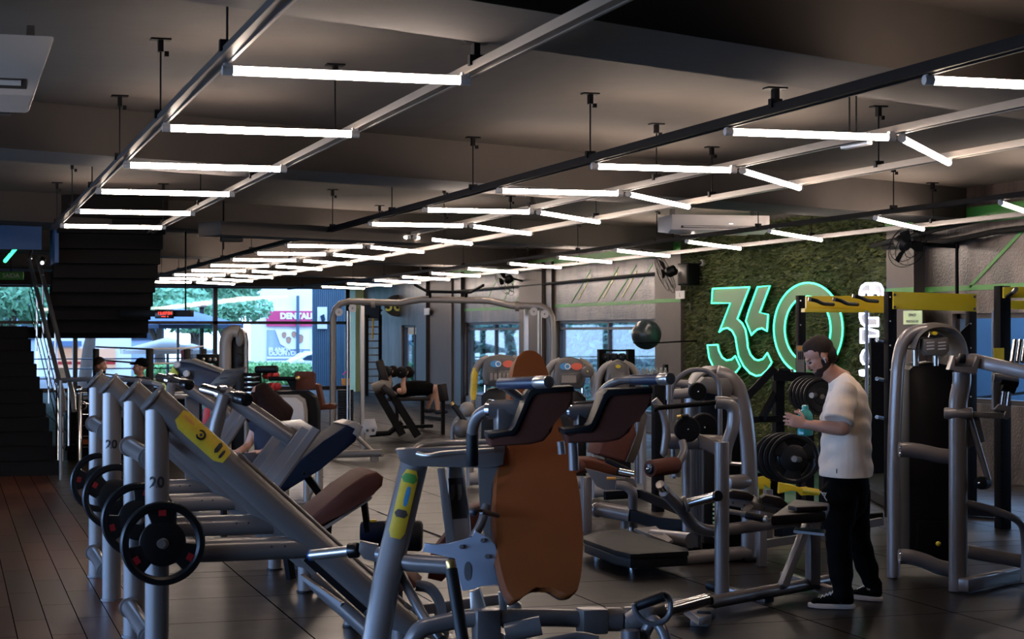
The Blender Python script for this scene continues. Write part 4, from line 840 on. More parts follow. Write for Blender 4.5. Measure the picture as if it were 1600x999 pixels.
t = Thing('black_guard', (7.0, 15.5, 0), 'low black curved guard rail with bolts around a machine base', 'guard rail')
b = t('rail', 'black_steel'); b.tube([atZ(945, 792, .16), atZ(985, 805, .16), atZ(1030, 818, .16), atZ(1068, 822, .16)], .02, 4, ry=.05, sq=True); b.tube([atZ(945, 775, .2), atZ(1000, 772, .2), atZ(1068, 800, .2)], .02, ry=.04, sq=True)
b = t('post', 'black_steel'); p = atZ(1028, 800, 0); b.bar((p.x, p.y, 0), (p.x, p.y, 1.35), .10, .10, up=(0, 1, 0), bev=.005); p = atZ(990, 792, 0)
b = t('support', 'steel'); p = atZ(1000, 775, 0); b.cyl((p.x, p.y, 0), (p.x, p.y, 1.0), .06, n=14)
t.end()
# ---- tall tower at the right with lever frame
t = Thing('weight_tower', (6.7, 11.6, 0), 'tall grey weight tower with a rounded top and dark instruction hood at the right', 'gym machine')
d = 12.9
def to0(pts): l = pts[-1]; return pts[:-1] + [Vector((l.x, l.y, 0.01))]
b = t('front_rail', 'steel'); P = w([(1448, 516), (1425, 519), (1410, 534), (1403, 565), (1399, 640), (1396, 720), (1396, 890)], d); b.tube(to0(P), R_(13, d), 24, .25, ry=R_(10, d))
b = t('rear_rail', 'steel_dark'); P = w([(1452, 516), (1478, 519), (1490, 534), (1496, 565), (1498, 640), (1498, 880)], d + .5); b.tube(to0(P), R_(12, d), 20, .25)
b = t('hood', 'plastic_gray'); b.tube(w([(1418, 545), (1424, 525), (1440, 513), (1462, 510), (1482, 516), (1494, 532), (1500, 560)], d + .15), R_(7, d), 12, .15, ry=.25, up=FW)
b = t('instruction_plate', 'plastic_gray'); b.prism(w([(1443, 530), (1482, 527), (1484, 548), (1476, 556), (1448, 556), (1442, 548)], d - .1), FW * .12, .015)
for k in range(3):
    for j in range(2): t('instruction_plate/print#%d' % (k * 2 + j), 'white_gray').prism(w([(1448 + 18 * j, 535 + 5 * k), (1460 + 18 * j, 534 + 5 * k), (1460 + 18 * j, 536 + 5 * k), (1448 + 18 * j, 537 + 5 * k)], d - .105), FW * .004)
t('instruction_plate/emblem', 'yellow').prism([W(1461 + 4 * math.cos(a), 521 + 3 * math.sin(a), d - .12) for a in [i * PI / 5 for i in range(10)]], FW * .1)
b = t('shroud', 'shroud'); P = w([(1420, 578), (1428, 570), (1460, 566), (1488, 572), (1492, 580)], d + .1); b.prism(P + [Vector((P[-1].x, P[-1].y, .12)), Vector((P[0].x, P[0].y, .12))], FW * .35, .02)
t('weight_stack', 'black_steel').prism(w([(1434, 815), (1482, 815), (1484, 880), (1434, 880)], d + .05), FW * .1, .005)
for x in (1431, 1462): t('guide_rod#%d' % x, 'brushed').cyl(W(x, 530, d + .1), W(x, 572, d + .1), .02, n=10)
t('selector_knob', 'yellow').ball(W(1466, 850, d - .02), R_(4, d), 12)
for k, (y, dy) in enumerate(((703, 12), (870, 22))):
    b = t('cross_tube#%d' % k, 'steel'); b.tube(w([(1405, y), (1420, y), (1445, y + dy * .3), (1465, y + dy * .75), (1494, y + dy)], d - .35), R_(11.5, d), 18, .1)
    for j, (x, yy) in enumerate(((1407, y - 4), (1407, y + 6), (1485, y + dy - 4), (1485, y + dy + 6))): t('cross_tube#%d/bolt#%d' % (k, j), 'chrome').ball(W(x, yy, d - .37 - R_(11, d)), .009, 8)
t.end()
t = Thing('lever_machine', (7.0, 10.9, 0), 'grey plate-loaded lever frame with bright pegs cut off by the right edge', 'gym machine')
d = 12.2
b = t('upright', 'steel'); b.tube(to0(w([(1503, 582), (1503, 600), (1497, 625), (1497, 700), (1497, 922)], d)), R_(14.5, d), 24, .15, ry=R_(12, d)); b.cyl(W(1475, 646, d), W(1520, 646, d - .05), R_(9, d), n=18, bev=.01)
b = t('fork', 'steel'); b.prism(w([(1483, 578), (1490, 556), (1494, 557), (1490, 574), (1521, 575), (1526, 557), (1532, 560), (1526, 586), (1518, 583)], d - .12), FW * .1, .006); b.cyl(W(1490, 566, d - .05), W(1528, 568, d - .05), R_(8, d), n=18)
b = t('fork/pivot', 'black').cyl(W(1498, 560, d - .1), W(1508, 561, d - .1), R_(8, d), n=18, bev=.008)
b = t('top_lever', 'steel'); b.bar(W(1515, 562, d), W(1612, 584, d - .3), R_(17, d), R_(20, d), bev=.012); b.cyl(W(1552, 590, d), W(1590, 594, d), R_(7, d), n=14)
for k, x in enumerate((1579, 1587, 1595)): t('peg#%d' % k, 'chrome').cyl(W(x + 2, 566, d - .15), W(x + 7, 532, d - .05), R_(3.4, d), n=14)
b = t('swivel', 'black_steel'); b.cyl(W(1564, 594, d), W(1590, 600, d), R_(7, d), n=16); b.cyl(W(1566, 603, d), W(1586, 609, d), R_(7, d), n=16)
for k, x in enumerate((1568, 1577)): t('lower_peg#%d' % k, 'chrome').cyl(W(x, 612, d), W(x - 3, 634, d), R_(3.5, d), n=12)
b = t('link', 'steel_dark'); b.bar(W(1520, 648, d), W(1568, 650, d), .03, .04, bev=.005); b.prism(w([(1554, 640), (1562, 632), (1580, 636), (1580, 652), (1572, 656), (1568, 652), (1574, 642), (1562, 642)], d - .03), FW * .04, .004); b.prism(w([(1508, 640), (1530, 645), (1534, 668), (1540, 690), (1510, 702), (1512, 660)], d + .02), FW * .05, .004)
b = t('swing_arm', 'steel_dark'); b.cyl(W(1516, 655, d), W(1544, 750, d), R_(5, d), n=14); t('swing_arm/roller', 'black_steel').cyl(W(1532, 755, d - .08), W(1540, 755, d + .08), R_(10, d), n=18, bev=.01); t('swing_arm/bolt', 'chrome').ball(W(1530, 755, d - .1), .01, 8)
b = t('curved_side_tube', 'steel_dark'); b.tube(w([(1508, 786, d), (1545, 795, d), (1575, 805, d), (1598, 818, d + .05), (1602, 850, d + .1), (1600, 910, d + .1)]), R_(6, d), 14, .15)
b = t('base_tube#0', 'steel'); b.cyl(W(1510, 862, d + .3), W(1600, 878, d + .3), R_(11, d), n=18); b = t('base_tube#1', 'steel'); b.bar(atZ(1505, 915, .06), atZ(1610, 893, .06), .08, .09, bev=.012)
t.end()
# ---- yellow and black storage rack behind
t = Thing('power_rack', (8.8, 16.0, 0), 'tall black power rack with yellow top beams and chin-up grips at the right', 'rack')
d = 18.0
for k, (x, y0, dd, wd) in enumerate(((1251, 462, 18.6, 12), (1391, 456, 17.2, 15), (1517, 460, 18.2, 13), (1566, 447, 16.2, 19))):
    p = W(x, y0, dd); b = t('post#%d' % k, 'black_steel'); b.bar((p.x, p.y, 0), (p.x, p.y, p.z), R_(wd, dd), R_(wd, dd), up=(0, 1, 0), bev=.005)
    for j in range(6): t('post#%d/hole#%d' % (k, j), 'brushed').cyl(W(x, y0 + 8 + j * 38, dd - .06), W(x, y0 + 8 + j * 38, dd - .05), .008, n=8)
b = t('yellow_beam#0', 'yellow'); b.prism(w([(1396, 456), (1526, 460), (1526, 487), (1396, 483)], 17.1), FW * .06, .004)
for j, (x, y) in enumerate(((1398, 461), (1398, 480), (1523, 464), (1523, 483))): t('yellow_beam#0/bolt#%d' % j, 'ink').cyl(W(x, y, 17.08), W(x, y, 17.12), .013, n=8)
b = t('yellow_beam#1', 'yellow'); b.prism(w([(1260, 463), (1384, 462), (1384, 487), (1260, 487)], 18.1), FW * .08, .004)
t('yellow_beam#1/lower_lip', 'yellow').prism(w([(1258, 482), (1386, 484), (1386, 489), (1258, 488)], 17.9), FW * .25, .002)
b = t('yellow_beam#2', 'yellow'); b.prism(w([(1568, 449), (1640, 447), (1640, 465), (1568, 466)], 16.1), FW * .06, .004)
b = t('yellow_beam#3', 'yellow'); b.prism(w([(1572, 470), (1640, 470), (1640, 485), (1572, 483)], 16.8), FW * .06, .004)
for k, (x, y) in enumerate(((1272, 468), (1310, 468), (1341, 463), (1570, 460))):
    b = t('chin_up_grip#%d' % k, 'black'); b.tube(w([(x - 6, y, 17.6), (x + 4, y + 2, 17.6), (x + 14, y + 7, 17.75), (x + 30, y + 8, 17.95)] if k != 3 else [(1568, 468, 16.2), (1585, 455, 15.9)]), R_(3, 17.6), 10, .05)
    t('chin_up_grip#%d/cap' % k, 'brushed').cyl(W(x - 9, y - .5, 17.6) if k != 3 else W(1584, 456, 15.92), W(x - 5, y, 17.6) if k != 3 else W(1588, 452, 15.86), R_(3.3, 17.6), n=10)
for x in (1354, 1552): t('cable_rod#%d' % x, 'steel').cyl(W(x, 486, 17.8), W(x, 640, 17.8), .018, n=10)
b = t('base_beam', 'black_steel'); b.bar(atZ(1250, 712, .06), atZ(1400, 790, .06), .1, .1); b.bar(atZ(1400, 790, .06), atZ(1560, 800, .06), .1, .1)
b = t('side_panel', 'black_steel'); b.prism(w([(1361, 528), (1384, 530), (1386, 740), (1362, 740)], 17.6), FW * .05); b.prism(w([(1500, 520), (1516, 505), (1516, 560), (1504, 560)], 17.4), FW * .04)
for k in range(3): t('storage_horn#%d' % k, 'chrome').cyl(W(1370, 652 - k * 60, 17.2), W(1384, 655 - k * 60, 17.4), .02, n=10)
t('yellow_poster', 'yellow_sticker').prism(w([(1553, 544), (1569, 544), (1569, 566), (1553, 566)], 16.05), FW * .01)
t('sticker_panel', 'champagne').prism(w([(1245, 540), (1257, 540), (1257, 584), (1245, 584)], 18.5), FW * .01); t('sticker_panel/strip', 'orange').prism(w([(1246, 541), (1256, 541), (1256, 548), (1246, 548)], 18.49), FW * .003)
for j in range(3): t('sticker_panel/figure#%d' % j, 'ink').prism(w([(1247 + 3 * j, 550), (1249 + 3 * j, 550), (1249 + 3 * j, 562), (1247 + 3 * j, 562)], 18.49), FW * .003)
t.end()
t = Thing('plate_storage_frame', (7.6, 17.0, 0), 'black angled storage frame in front of the grass wall, holding plates', 'frame')
b = t('beam', 'black_steel'); b.bar(W(1208, 588, 17.6), W(1290, 590, 17.6), .08, .09); b.bar(W(1130, 660, 17.6), W(1210, 575, 17.6), .07, .07); b.bar(W(1190, 655, 17.4), W(1225, 590, 17.9), .05, .06)
for x in (1216, 1262): p = W(x, 590, 17.7); b = t('leg#%d' % x, 'black_steel'); b.bar(p, (p.x, p.y, 0), .09, .09, up=(0, 1, 0)); 
b = t('lower_beam', 'black_steel'); b.bar(W(1175, 656, 17.6), W(1240, 654, 17.6), .05, .06); b = t('floor_beam', 'black_steel'); b.bar(W(1170, 745, 17.2), W(1260, 745, 17.2), .07, .07)
t('round_bar', 'black').cyl(W(1216, 578, 17.3), W(1240, 580, 17.3), R_(3, 17), n=10); t('round_bar/tip', 'chrome').ball(W(1238, 580, 17.25), R_(3, 17), 8)
t.end()
# plates on the storage pegs
ax = Vector((-.55, -1, 0)).normalized(); bx_ = Vector((ax.x, ax.y, 0))
names = ['front', 'second', 'third', 'fourth', 'fifth']
for j in range(4):
    c = W(1241, 718, 15.2) - ax * (.06 * j); c = W(1241 - 8.5 * j, 717 - j, 15.2 + .085 * j)
    weight_plate(c, ax, .212 if j < 3 else .205, '%s large black plate in the low stack beside the standing man' % names[j], 'plates in the low stack', red=False, rot=.45, holes=(j == 0))
for j in range(5):
    c = W(1285 - 6 * j, 620 - j, 15.6 + .08 * j)
    weight_plate(c, ax, .165, '%s small black plate in the upper stack behind the standing man' % names[j], 'plates in the upper stack', red=False, rot=.2, holes=False)
t = Thing('plate_tree', (8.3, 15.5, 0), 'black plate storage tree behind the standing man', 'plate rack')
b = t('post', 'black_steel'); p = W(1290, 620, 15.9); b.bar((p.x, p.y, 0), (p.x, p.y, p.z + .1), .09, .09, up=(0, 1, 0))
t('peg#0', 'brushed').cyl(W(1241, 718, 15.05), W(1288, 722, 15.8), .024, n=12); t('peg#1', 'brushed').cyl(W(1268, 618, 15.5), W(1290, 620, 15.9), .024, n=12)
b = t('base', 'black_steel'); b.bar((p.x - .6, p.y - .3, .05), (p.x + .4, p.y + .2, .05), .09, .08)
t.end()
# yellow floor sled
t = Thing('yellow_sled', atZ(1230, 775), 'yellow steel sled with cut-out plates on the floor behind the low plate stack', 'sled')
b = t('plate#0', 'yellow'); b.prism(w([(1179, 747), (1206, 743), (1203, 764), (1197, 760), (1194, 756), (1190, 762), (1179, 758)], 16.3), FW * .05, .003)
b = t('plate#1', 'yellow'); b.prism(w([(1218, 755), (1240, 759), (1252, 764), (1262, 762), (1270, 766), (1278, 768), (1278, 775), (1262, 774), (1252, 775), (1246, 768), (1238, 766), (1217, 772)], 16.1), FW * .1, .004)
t('handle', 'yellow').cyl(W(1256, 766, 16.0), W(1290, 771, 15.9), R_(5, 16), n=14); b = t('foot', 'yellow'); b.bar(W(1200, 805, 16.5), W(1212, 810, 16.5), .06, .05); b.bar(W(1190, 760, 16.4), atZ(1190, 800, 0), .05, .05)
b = t('runner', 'black_steel'); b.bar(atZ(1180, 790, .05), atZ(1290, 800, .05), .08, .08); b.bar(W(1212, 745, 16.3), atZ(1216, 800, 0), .1, .08)
t.end()
t = Thing('low_bench_frame', atZ(1180, 850), 'dark low steel bench frame under the rowing bench', 'frame')
b = t('beam', 'steel_dark'); b.bar(W(1195, 850, 14.0), W(1300, 835, 14.2), .05, .06); b.bar(W(1340, 822, 14.4), W(1378, 815, 14.5), .05, .06)
for k, (x, y, m) in enumerate(((1190, 885, 'steel'), (1200, 850, 'steel_dark'))): p = atZ(x, y, 0); b = t('leg#%d' % k, m); b.bar((p.x, p.y, 0), (p.x, p.y, .45), .06, .07, up=(0, 1, 0), bev=.006)
b = t('top_tray', 'black_steel'); b.prism(w([(1345, 805), (1380, 802), (1380, 820), (1350, 825)], 14.6), FW * .05)
t.end()
# ============================================================ PEOPLE
def loft(b, secs, side, n=16, cap=1.0):
    """secs = [(point, half width along side, half depth)]; rounded ends"""
    S = [(Vector(p), a, c) for p, a, c in secs]; side = Vector(side)
    def end(p, q, a, c, k): d = (p - q).normalized(); m = min(a, c) * cap; return [(p + d * m * .75, a * (1 - .38 * cap), c * (1 - .38 * cap)), (p + d * m * .98, a * (1 - .8 * cap), c * (1 - .8 * cap))]
    e0 = end(S[0][0], S[1][0], S[0][1], S[0][2], 0)[::-1]; e1 = end(S[-1][0], S[-2][0], S[-1][1], S[-1][2], 0)
    # smooth in between
    mid = []
    for i in range(len(S) - 1):
        p0, p1, p2, p3 = S[max(i - 1, 0)], S[i], S[i + 1], S[min(i + 2, len(S) - 1)]
        for k in range(4):
            t = k / 4; f = lambda u0, u1, u2, u3: 0.5 * ((2 * u1) + (u2 - u0) * t + (2 * u0 - 5 * u1 + 4 * u2 - u3) * t * t + (-u0 + 3 * u1 - 3 * u2 + u3) * t ** 3)
            mid.append(tuple(f(p0[j], p1[j], p2[j], p3[j]) for j in range(3)))
    mid.append(S[-1]); A = e0 + mid + e1; rings = []
    for i, (p, a, c) in enumerate(A):
        t = (A[min(i + 1, len(A) - 1)][0] - A[max(i - 1, 0)][0]).normalized(); x = (side - t * side.dot(t)).normalized(); y = t.cross(x)
        rings.append([b.bm.verts.new(p + x * math.cos(2 * PI * j / n) * a + y * math.sin(2 * PI * j / n) * c) for j in range(n)])
    for r0, r1 in zip(rings, rings[1:]):
        for j in range(n): b.bm.faces.new((r0[j], r0[(j + 1) % n], r1[(j + 1) % n], r1[j]))
    b.bm.faces.new(rings[0][::-1]); b.bm.faces.new(rings[-1]); return b
def ell(b, c, R, s, n=18):
    rr = bmesh.ops.create_uvsphere(b.bm, u_segments=n, v_segments=n * 2 // 3, radius=1.0)
    b._xf(rr['verts'], Matrix.Translation(Vector(c)) @ R.to_4x4() @ Matrix.Diagonal((*s, 1))); return b
def fuse(b, name, material, parent, base, voxel=0.006, smooth=4, disp=0.0):
    """weld overlapping volumes into one continuous skin"""
    bmesh.ops.recalc_face_normals(b.bm, faces=b.bm.faces)
    me = bpy.data.meshes.new(name); b.bm.to_mesh(me); b.bm.free()
    o = bpy.data.objects.new(name, me); COL.objects.link(o)
    m = o.modifiers.new('r', 'REMESH'); m.mode = 'VOXEL'; m.voxel_size = voxel; m.use_smooth_shade = True
    m = o.modifiers.new('s', 'SMOOTH'); m.iterations = smooth; m.factor = 0.5
    me2 = bpy.data.meshes.new_from_object(o.evaluated_get(bpy.context.evaluated_depsgraph_get()))
    bpy.data.objects.remove(o); me2.transform(Matrix.Translation(-Vector(base))); me2.materials.clear(); me2.materials.append(M[material])
    if disp:
        for v in me2.vertices:
            p = v.co; v.co = p + v.normal * disp * (math.sin(p.z * 31 + p.x * 17) * math.sin(p.x * 23 - p.z * 9 + p.y * 13) + .5 * math.sin(p.z * 55 + p.y * 20))
    for p in me2.polygons: p.use_smooth = True
    o = bpy.data.objects.new(name, me2); COL.objects.link(o); o.parent = parent; return o
def frame(fwd, up):
    f = Vector(fwd).normalized(); u = Vector(up); u = (u - f * u.dot(f)).normalized(); l = u.cross(f)
    return Matrix((f, l, u)).transposed()      # local x forward, y to the left side, z up
def head_parts(b, c, R, k=1.0):
    """head of about 0.23 m with face; c = centre between the ears"""
    P = lambda x, y, z: Vector(c) + R @ Vector((x * k, y * k, z * k))
    ell(b, P(-.012, 0, .045), R, (.097 * k, .077 * k, .088 * k), 22)      # cranium
    ell(b, P(.030, 0, -.02), R, (.062 * k, .062 * k, .085 * k), 20)       # face
    ell(b, P(.052, 0, -.075), R, (.034 * k, .036 * k, .030 * k), 14)      # chin
    ell(b, P(.012, 0, -.055), R, (.058 * k, .058 * k, .042 * k), 16)      # jaw
    loft(b, [(P(.088, 0, .018), .010 * k, .008 * k), (P(.102, 0, -.008), .012 * k, .010 * k), (P(.106, 0, -.024), .017 * k, .011 * k)], R @ Vector((0, 1, 0)), 10)   # nose
    ell(b, P(.080, 0, .030), R, (.014 * k, .045 * k, .010 * k), 12)       # brow
    ell(b, P(.084, 0, -.050), R, (.010 * k, .022 * k, .006 * k), 10); ell(b, P(.082, 0, -.060), R, (.010 * k, .020 * k, .006 * k), 10)
    for s in (1, -1):
        ell(b, P(-.008, s * .074, -.005), R @ Matrix.Rotation(.25, 3, 'Y'), (.018 * k, .010 * k, .031 * k), 12)
        ell(b, P(.070, s * .040, -.015), R, (.018 * k, .016 * k, .016 * k), 10)
    return P
def hand(b, wrist, d, nrm, k=1.0, curl=0.9, thumb=1, spread=0.12, grip=None):
    """palm and five bent fingers; d = pointing direction, nrm = palm side, thumb = +1/-1 along nrm x d"""
    d = Vector(d).normalized(); nrm = Vector(nrm); nrm = (nrm - d * nrm.dot(d)).normalized(); s = nrm.cross(d) * thumb
    w_ = Vector(wrist)
    loft(b, [(w_ - d * .02 * k, .026 * k, .019 * k), (w_ + d * .03 * k, .036 * k, .016 * k), (w_ + d * .075 * k, .042 * k, .014 * k), (w_ + d * .09 * k, .040 * k, .011 * k)], s, 14)
    for i, (o, L, r) in enumerate(((.031, .072, .0085), (.011, .080, .0088), (-.010, .075, .0083), (-.029, .058, .0075))):
        p = w_ + (d * .088 + s * o) * k; a = 0.15 + .05 * i; q = p; secs = [(p - d * .012 * k, r * k, r * k)]
        for j, f in enumerate((.45, .32, .23)):
            dd = (d * math.cos(a) + nrm * math.sin(a) + s * (o * 2.5 * spread / .1)).normalized(); q = q + dd * L * f * k; secs.append((q, r * k * (1 - .1 * j), r * k * (1 - .1 * j))); a += curl * (.8 if j else 1)
        loft(b, secs, s, 8)
    q = w_ + (d * .025 + s * .030) * k; secs = [(q, .013 * k, .012 * k)]
    for dd, L in (((d * .6 + s * .75 + nrm * .35), .035), ((d * .75 + s * .25 + nrm * .6), .032), ((d * .8 + nrm * .6), .024)):
        q = q + dd.normalized() * L * k; secs.append((q, .0105 * k, .010 * k))
    loft(b, secs, nrm, 8)
Z = Vector((0, 0, 1)); RH = Vector((RT.x, RT.y, 0)).normalized(); FH = Vector((FW.x, FW.y, 0)).normalized()
# ---- standing man, seen from his left side
base = atZ(1318, 947, 0)
man = bpy.data.objects.new('person', None); COL.objects.link(man); man.location = base
props(man, 'man in a pale t-shirt and black trousers standing head bowed, holding a teal bottle', 'person')
b = MB(); hc = W(1282, 559, 11.52); fwdh = (-RH * .86 - Z * .50 - FH * .05).normalized(); R = frame(fwdh, Z * 1.0 - RH * .45)
P = head_parts(b, hc, R, 1.0)
loft(b, [(W(1291, 578, 11.52), .060, .062), (W(1303, 586, 11.53), .060, .062), (W(1316, 596, 11.53), .075, .075)], FH)
# torso under the shirt, arms
loft(b, [(W(1318, 606, 11.53), .16, .085), (W(1322, 640, 11.53), .17, .105), (W(1320, 700, 11.53), .14, .10), (W(1320, 745, 11.55), .15, .105)], FH)
for sgn, sh, el, wr in ((1, W(1322, 612, 11.32), W(1318, 671, 11.22), W(1262, 664, 11.30)), (-1, W(1316, 612, 11.74), W(1306, 672, 11.84), W(1266, 662, 11.66))):
    loft(b, [(sh, .055, .055), (sh.lerp(el, .5), .050, .052), (el, .041, .043)], FH); loft(b, [(el, .042, .043), (el.lerp(wr, .35), .043, .045), (wr, .027, .030)], Z)
    if sgn == 1: hand(b, wr + (wr - el).normalized() * .01, (-RH * 1.0 + Z * .28 + FH * .25), (FH * .9 + Z * -.15 + RH * .2), 1.0, .55, 1, .1)
    else: hand(b, wr, (-RH * 1.0 + Z * .1 - FH * .15), (-FH * .8 + Z * .5), 1.0, .6, -1, .1)
# ankles
for x, y, d in ((1318, 925, 11.40), (1362, 905, 11.78)): loft(b, [(W(1320, 760, 11.50 if d < 11.6 else 11.62), .08, .08), (W(1312 if x < 1330 else 1343, 850, d), .05, .055), (W(x, y, d), .028, .030), (W(x - 3, y + 12, d), .026, .028)], FH)
fuse(b, 'body', 'skin', man, base, .0045, 3)
b = MB(); 
for s in (-1, 1): ell(b, P(.080, s * .031, .008), R, (.012, .014, .008), 10)
fuse(b, 'eyes', 'ink', man, base, .003, 1)
b = MB(); ell(b, P(-.019, 0, .053), R, (.096, .0790, .0865), 26); ell(b, P(-.055, 0, .00), R, (.055, .066, .075), 16); ell(b, P(.018, 0, .088), R, (.060, .060, .050), 14)
for s in (1, -1): ell(b, P(.004, s * .068, .020), R, (.012, .008, .034), 10)
fuse(b, 'hair', 'hair', man, base, .0045, 2)
b = MB(); ell(b, P(.050, 0, -.078), R, (.040, .043, .037), 16); ell(b, P(.014, 0, -.060), R, (.061, .0605, .043), 18); 
for s in (1, -1): ell(b, P(.040, s * .036, -.062), R, (.036, .020, .026), 14); ell(b, P(.008, s * .056, -.034), R, (.020, .010, .034), 12)
ell(b, P(.088, 0, -.040), R, (.012, .028, .007), 10)
fuse(b, 'beard', 'hair', man, base, .005, 2)
b = MB(); ell(b, P(-.002, .088, -.008), R, (.007, .007, .007), 10); loft(b, [(P(.0, .088, -.012), .003, .003), (P(.004, .086, -.036), .003, .003)], FH, 8); fuse(b, 'earbud', 'white', man, base, .002, 1)
# shirt: loose, square hem, short sleeves
b = MB()
loft(b, [(W(1309, 590, 11.53), .085, .070), (W(1316, 601, 11.53), .185, .085), (W(1321, 617, 11.53), .225, .122), (W(1323, 650, 11.53), .235, .148), (W(1322, 690, 11.53), .235, .155), (W(1321, 742, 11.54), .24, .170)], FH, 28, cap=.15)
for sh, el in ((W(1321, 607, 11.34), W(1309, 660, 11.22)), (W(1316, 607, 11.72), W(1304, 660, 11.82))):
    loft(b, [(sh, .078, .078), (sh.lerp(el, .5), .080, .088), (el - (el - sh).normalized() * .01, .080, .098)], FH, 20, cap=.12)
shirt = fuse(b, 'shirt', 'shirt', man, base, .007, 2, .006)
# cut the hem and cuff ends square by clamping
hemz = W(1321, 743, 11.54).z - base.z
for v in shirt.data.vertices:
    if v.co.z < hemz: v.co.z = hemz + (v.co.z - hemz) * .12
b = MB(); p = W(1309, 741, 11.36); b.box(p + Vector((0, 0, .02)) - FH * .02, (.028, .004, .028)); o = b.build('hem_tag', 'ink', man, base)
# trousers
b = MB()
loft(b, [(W(1321, 728, 11.56), .165, .135), (W(1321, 760, 11.56), .175, .150), (W(1320, 785, 11.56), .15, .145)], FH, 22)
loft(b, [(W(1314, 768, 11.46), .10, .125), (W(1310, 810, 11.43), .092, .105), (W(1310, 850, 11.40), .075, .080), (W(1314, 890, 11.40), .066, .078), (W(1317, 932, 11.40), .050, .058)], FH, 20)
loft(b, [(W(1330, 768, 11.66), .10, .125), (W(1335, 810, 11.70), .092, .10), (W(1343, 850, 11.74), .075, .080), (W(1354, 885, 11.77), .064, .074), (W(1361, 910, 11.78), .050, .056)], FH, 20)
fuse(b, 'trousers', 'black_cloth', man, base, .009, 3, .004)
b = MB(); b.tube(w([(1282, 768), (1287, 775), (1291, 770), (1288, 777), (1292, 783)], 11.30), .004, 6); b.tube(w([(1284, 771), (1289, 771)], 11.30), .005, 6); b.build('trouser_logo', 'white', man, base)
# shoes
def shoe(k, toe, heel, d):
    t0, h0 = Vector(toe), Vector(heel); dr = (t0 - h0).normalized(); sd = dr.cross(Z).normalized(); L = (t0 - h0).length
    b = MB(); pts = []
    for i in range(20):
        a = 2 * PI * i / 20; u = .5 + .5 * math.cos(a); wv = .047 * (1.0 if u > .45 else .82) * math.sin(a); pts.append(h0 + dr * (L * u) + sd * wv * (1.05 if abs(math.sin(a)) > .5 else 1))
    b.prism([Vector((p.x, p.y, .004)) for p in pts], (0, 0, .030), .006); b.build('shoe_sole', 'sole', man, base)
    b = MB(); loft(b, [(h0 + dr * .045 + Z * .06, .036, .042), (h0 + dr * L * .40 + Z * .062, .040, .045), (h0 + dr * L * .66 + Z * .048, .042, .032), (h0 + dr * L * .86 + Z * .040, .038, .022)], sd, 16)
    loft(b, [(h0 + dr * .060 + Z * .06, .040, .050), (h0 + dr * .060 + Z * .125, .040, .048)], sd, 14); s = fuse(b, 'shoe', 'black_cloth', man, base, .005, 2)
    b = MB()
    for j in range(5):
        c = h0 + dr * L * (.46 + .075 * j) + Z * (.108 - .011 * j); b.tube([c - sd * .026 - dr * .008 - Z * .01, c + Z * .006, c + sd * .026 + dr * .012 - Z * .01], .0042, 6); b.tube([c - sd * .026 + dr * .012 - Z * .01, c + Z * .007, c + sd * .026 - dr * .008 - Z * .01], .0042, 6)
    b.tube([h0 + dr * L * .2 - sd * (-.041) + Z * .05, h0 + dr * L * .5 + sd * .043 + Z * .06, h0 + dr * L * .72 + sd * .042 + Z * .04], .004, 6)
    b.build('shoe_laces', 'white', man, base)
shoe(0, atZ(1262, 950, 0), atZ(1337, 953, 0), 11.4); shoe(1, atZ(1330, 935, 0), atZ(1379, 942, 0), 11.8)
# bottle and phone in his hands
bo = W(1258, 681, 11.42); t = Thing('drink_bottle', bo, 'translucent teal plastic bottle held by the standing man', 'bottle')
t('bottle_body', 'teal_plastic').lathe(bo, (0, 0, 1), [(.040, 0), (.049, .006), (.050, .035), (.046, .045), (.050, .055), (.050, .11), (.047, .13), (.033, .155), (.020, .165)], 28)
t('cap', 'teal_plastic').lathe(bo + Z * .163, (0, 0, 1), [(.022, 0), (.022, .02), (.018, .026), (.012, .03)], 20); t.end()
# ---- simple seated and lying figures in the distance
def blob_person(name_label, parts, head, base, clothes, hairc, skin='skin_light', hairkind=None, group=None):
    e = bpy.data.objects.new('person', None); COL.objects.link(e); e.location = base; props(e, name_label, 'person', group)
    b = MB(); hcen, fwd, up, k = head; R = frame(fwd, up); P = head_parts(b, hcen, R, k)
    for secs, side in parts: loft(b, secs, side, 12)
    return e, b, R, P
# lying man pressing dumbbells on a flat bench (Y about 33)
d = 33.0; bs = atZ(640, 665, 0); kk = d / F
e, b, R, P = blob_person('man in black lying on a bench pressing dumbbells up', [
    ([(W(622, 612, d), .06, .06), (W(612, 611, d), .07, .07)], FH),
    ([(W(624, 611, d), .20, .11), (W(645, 608, d), .21, .13), (W(668, 608, d), .17, .12)], FH),
    ([(W(624, 611, d - .17), .06, .06), (W(631, 612, d - .3), .05, .05), (W(630, 600, d - .3), .045, .045), (W(632, 588, d - .3), .03, .03)], FH),
    ([(W(620, 610, d + .17), .06, .06), (W(609, 606, d + .3), .05, .05), (W(609, 596, d + .3), .045, .045), (W(609, 586, d + .3), .03, .03)], FH),
    ([(W(662, 608, d - .1), .085, .09), (W(684, 607, d - .12), .06, .065)], FH), ([(W(684, 607, d - .12), .06, .06), (W(683, 622, d - .12), .055, .055), (W(684, 642, d - .1), .035, .035)], FH),
    ([(W(662, 608, d + .15), .085, .09), (W(680, 609, d + .2), .06, .065)], FH), ([(W(680, 609, d + .2), .06, .06), (W(672, 625, d + .2), .055, .055), (W(668, 640, d + .2), .035, .035)], FH)],
    (W(604, 608, d), (0, 0, 1), -RH, 1.0), bs, None, 'hair')
hand(b, W(632, 588, d - .3), Z, FH, 1.0, 1.0, 1); hand(b, W(609, 586, d + .3), Z, -FH, 1.0, 1.0, -1)
fuse(b, 'body', 'skin_light', e, bs, .012, 2)
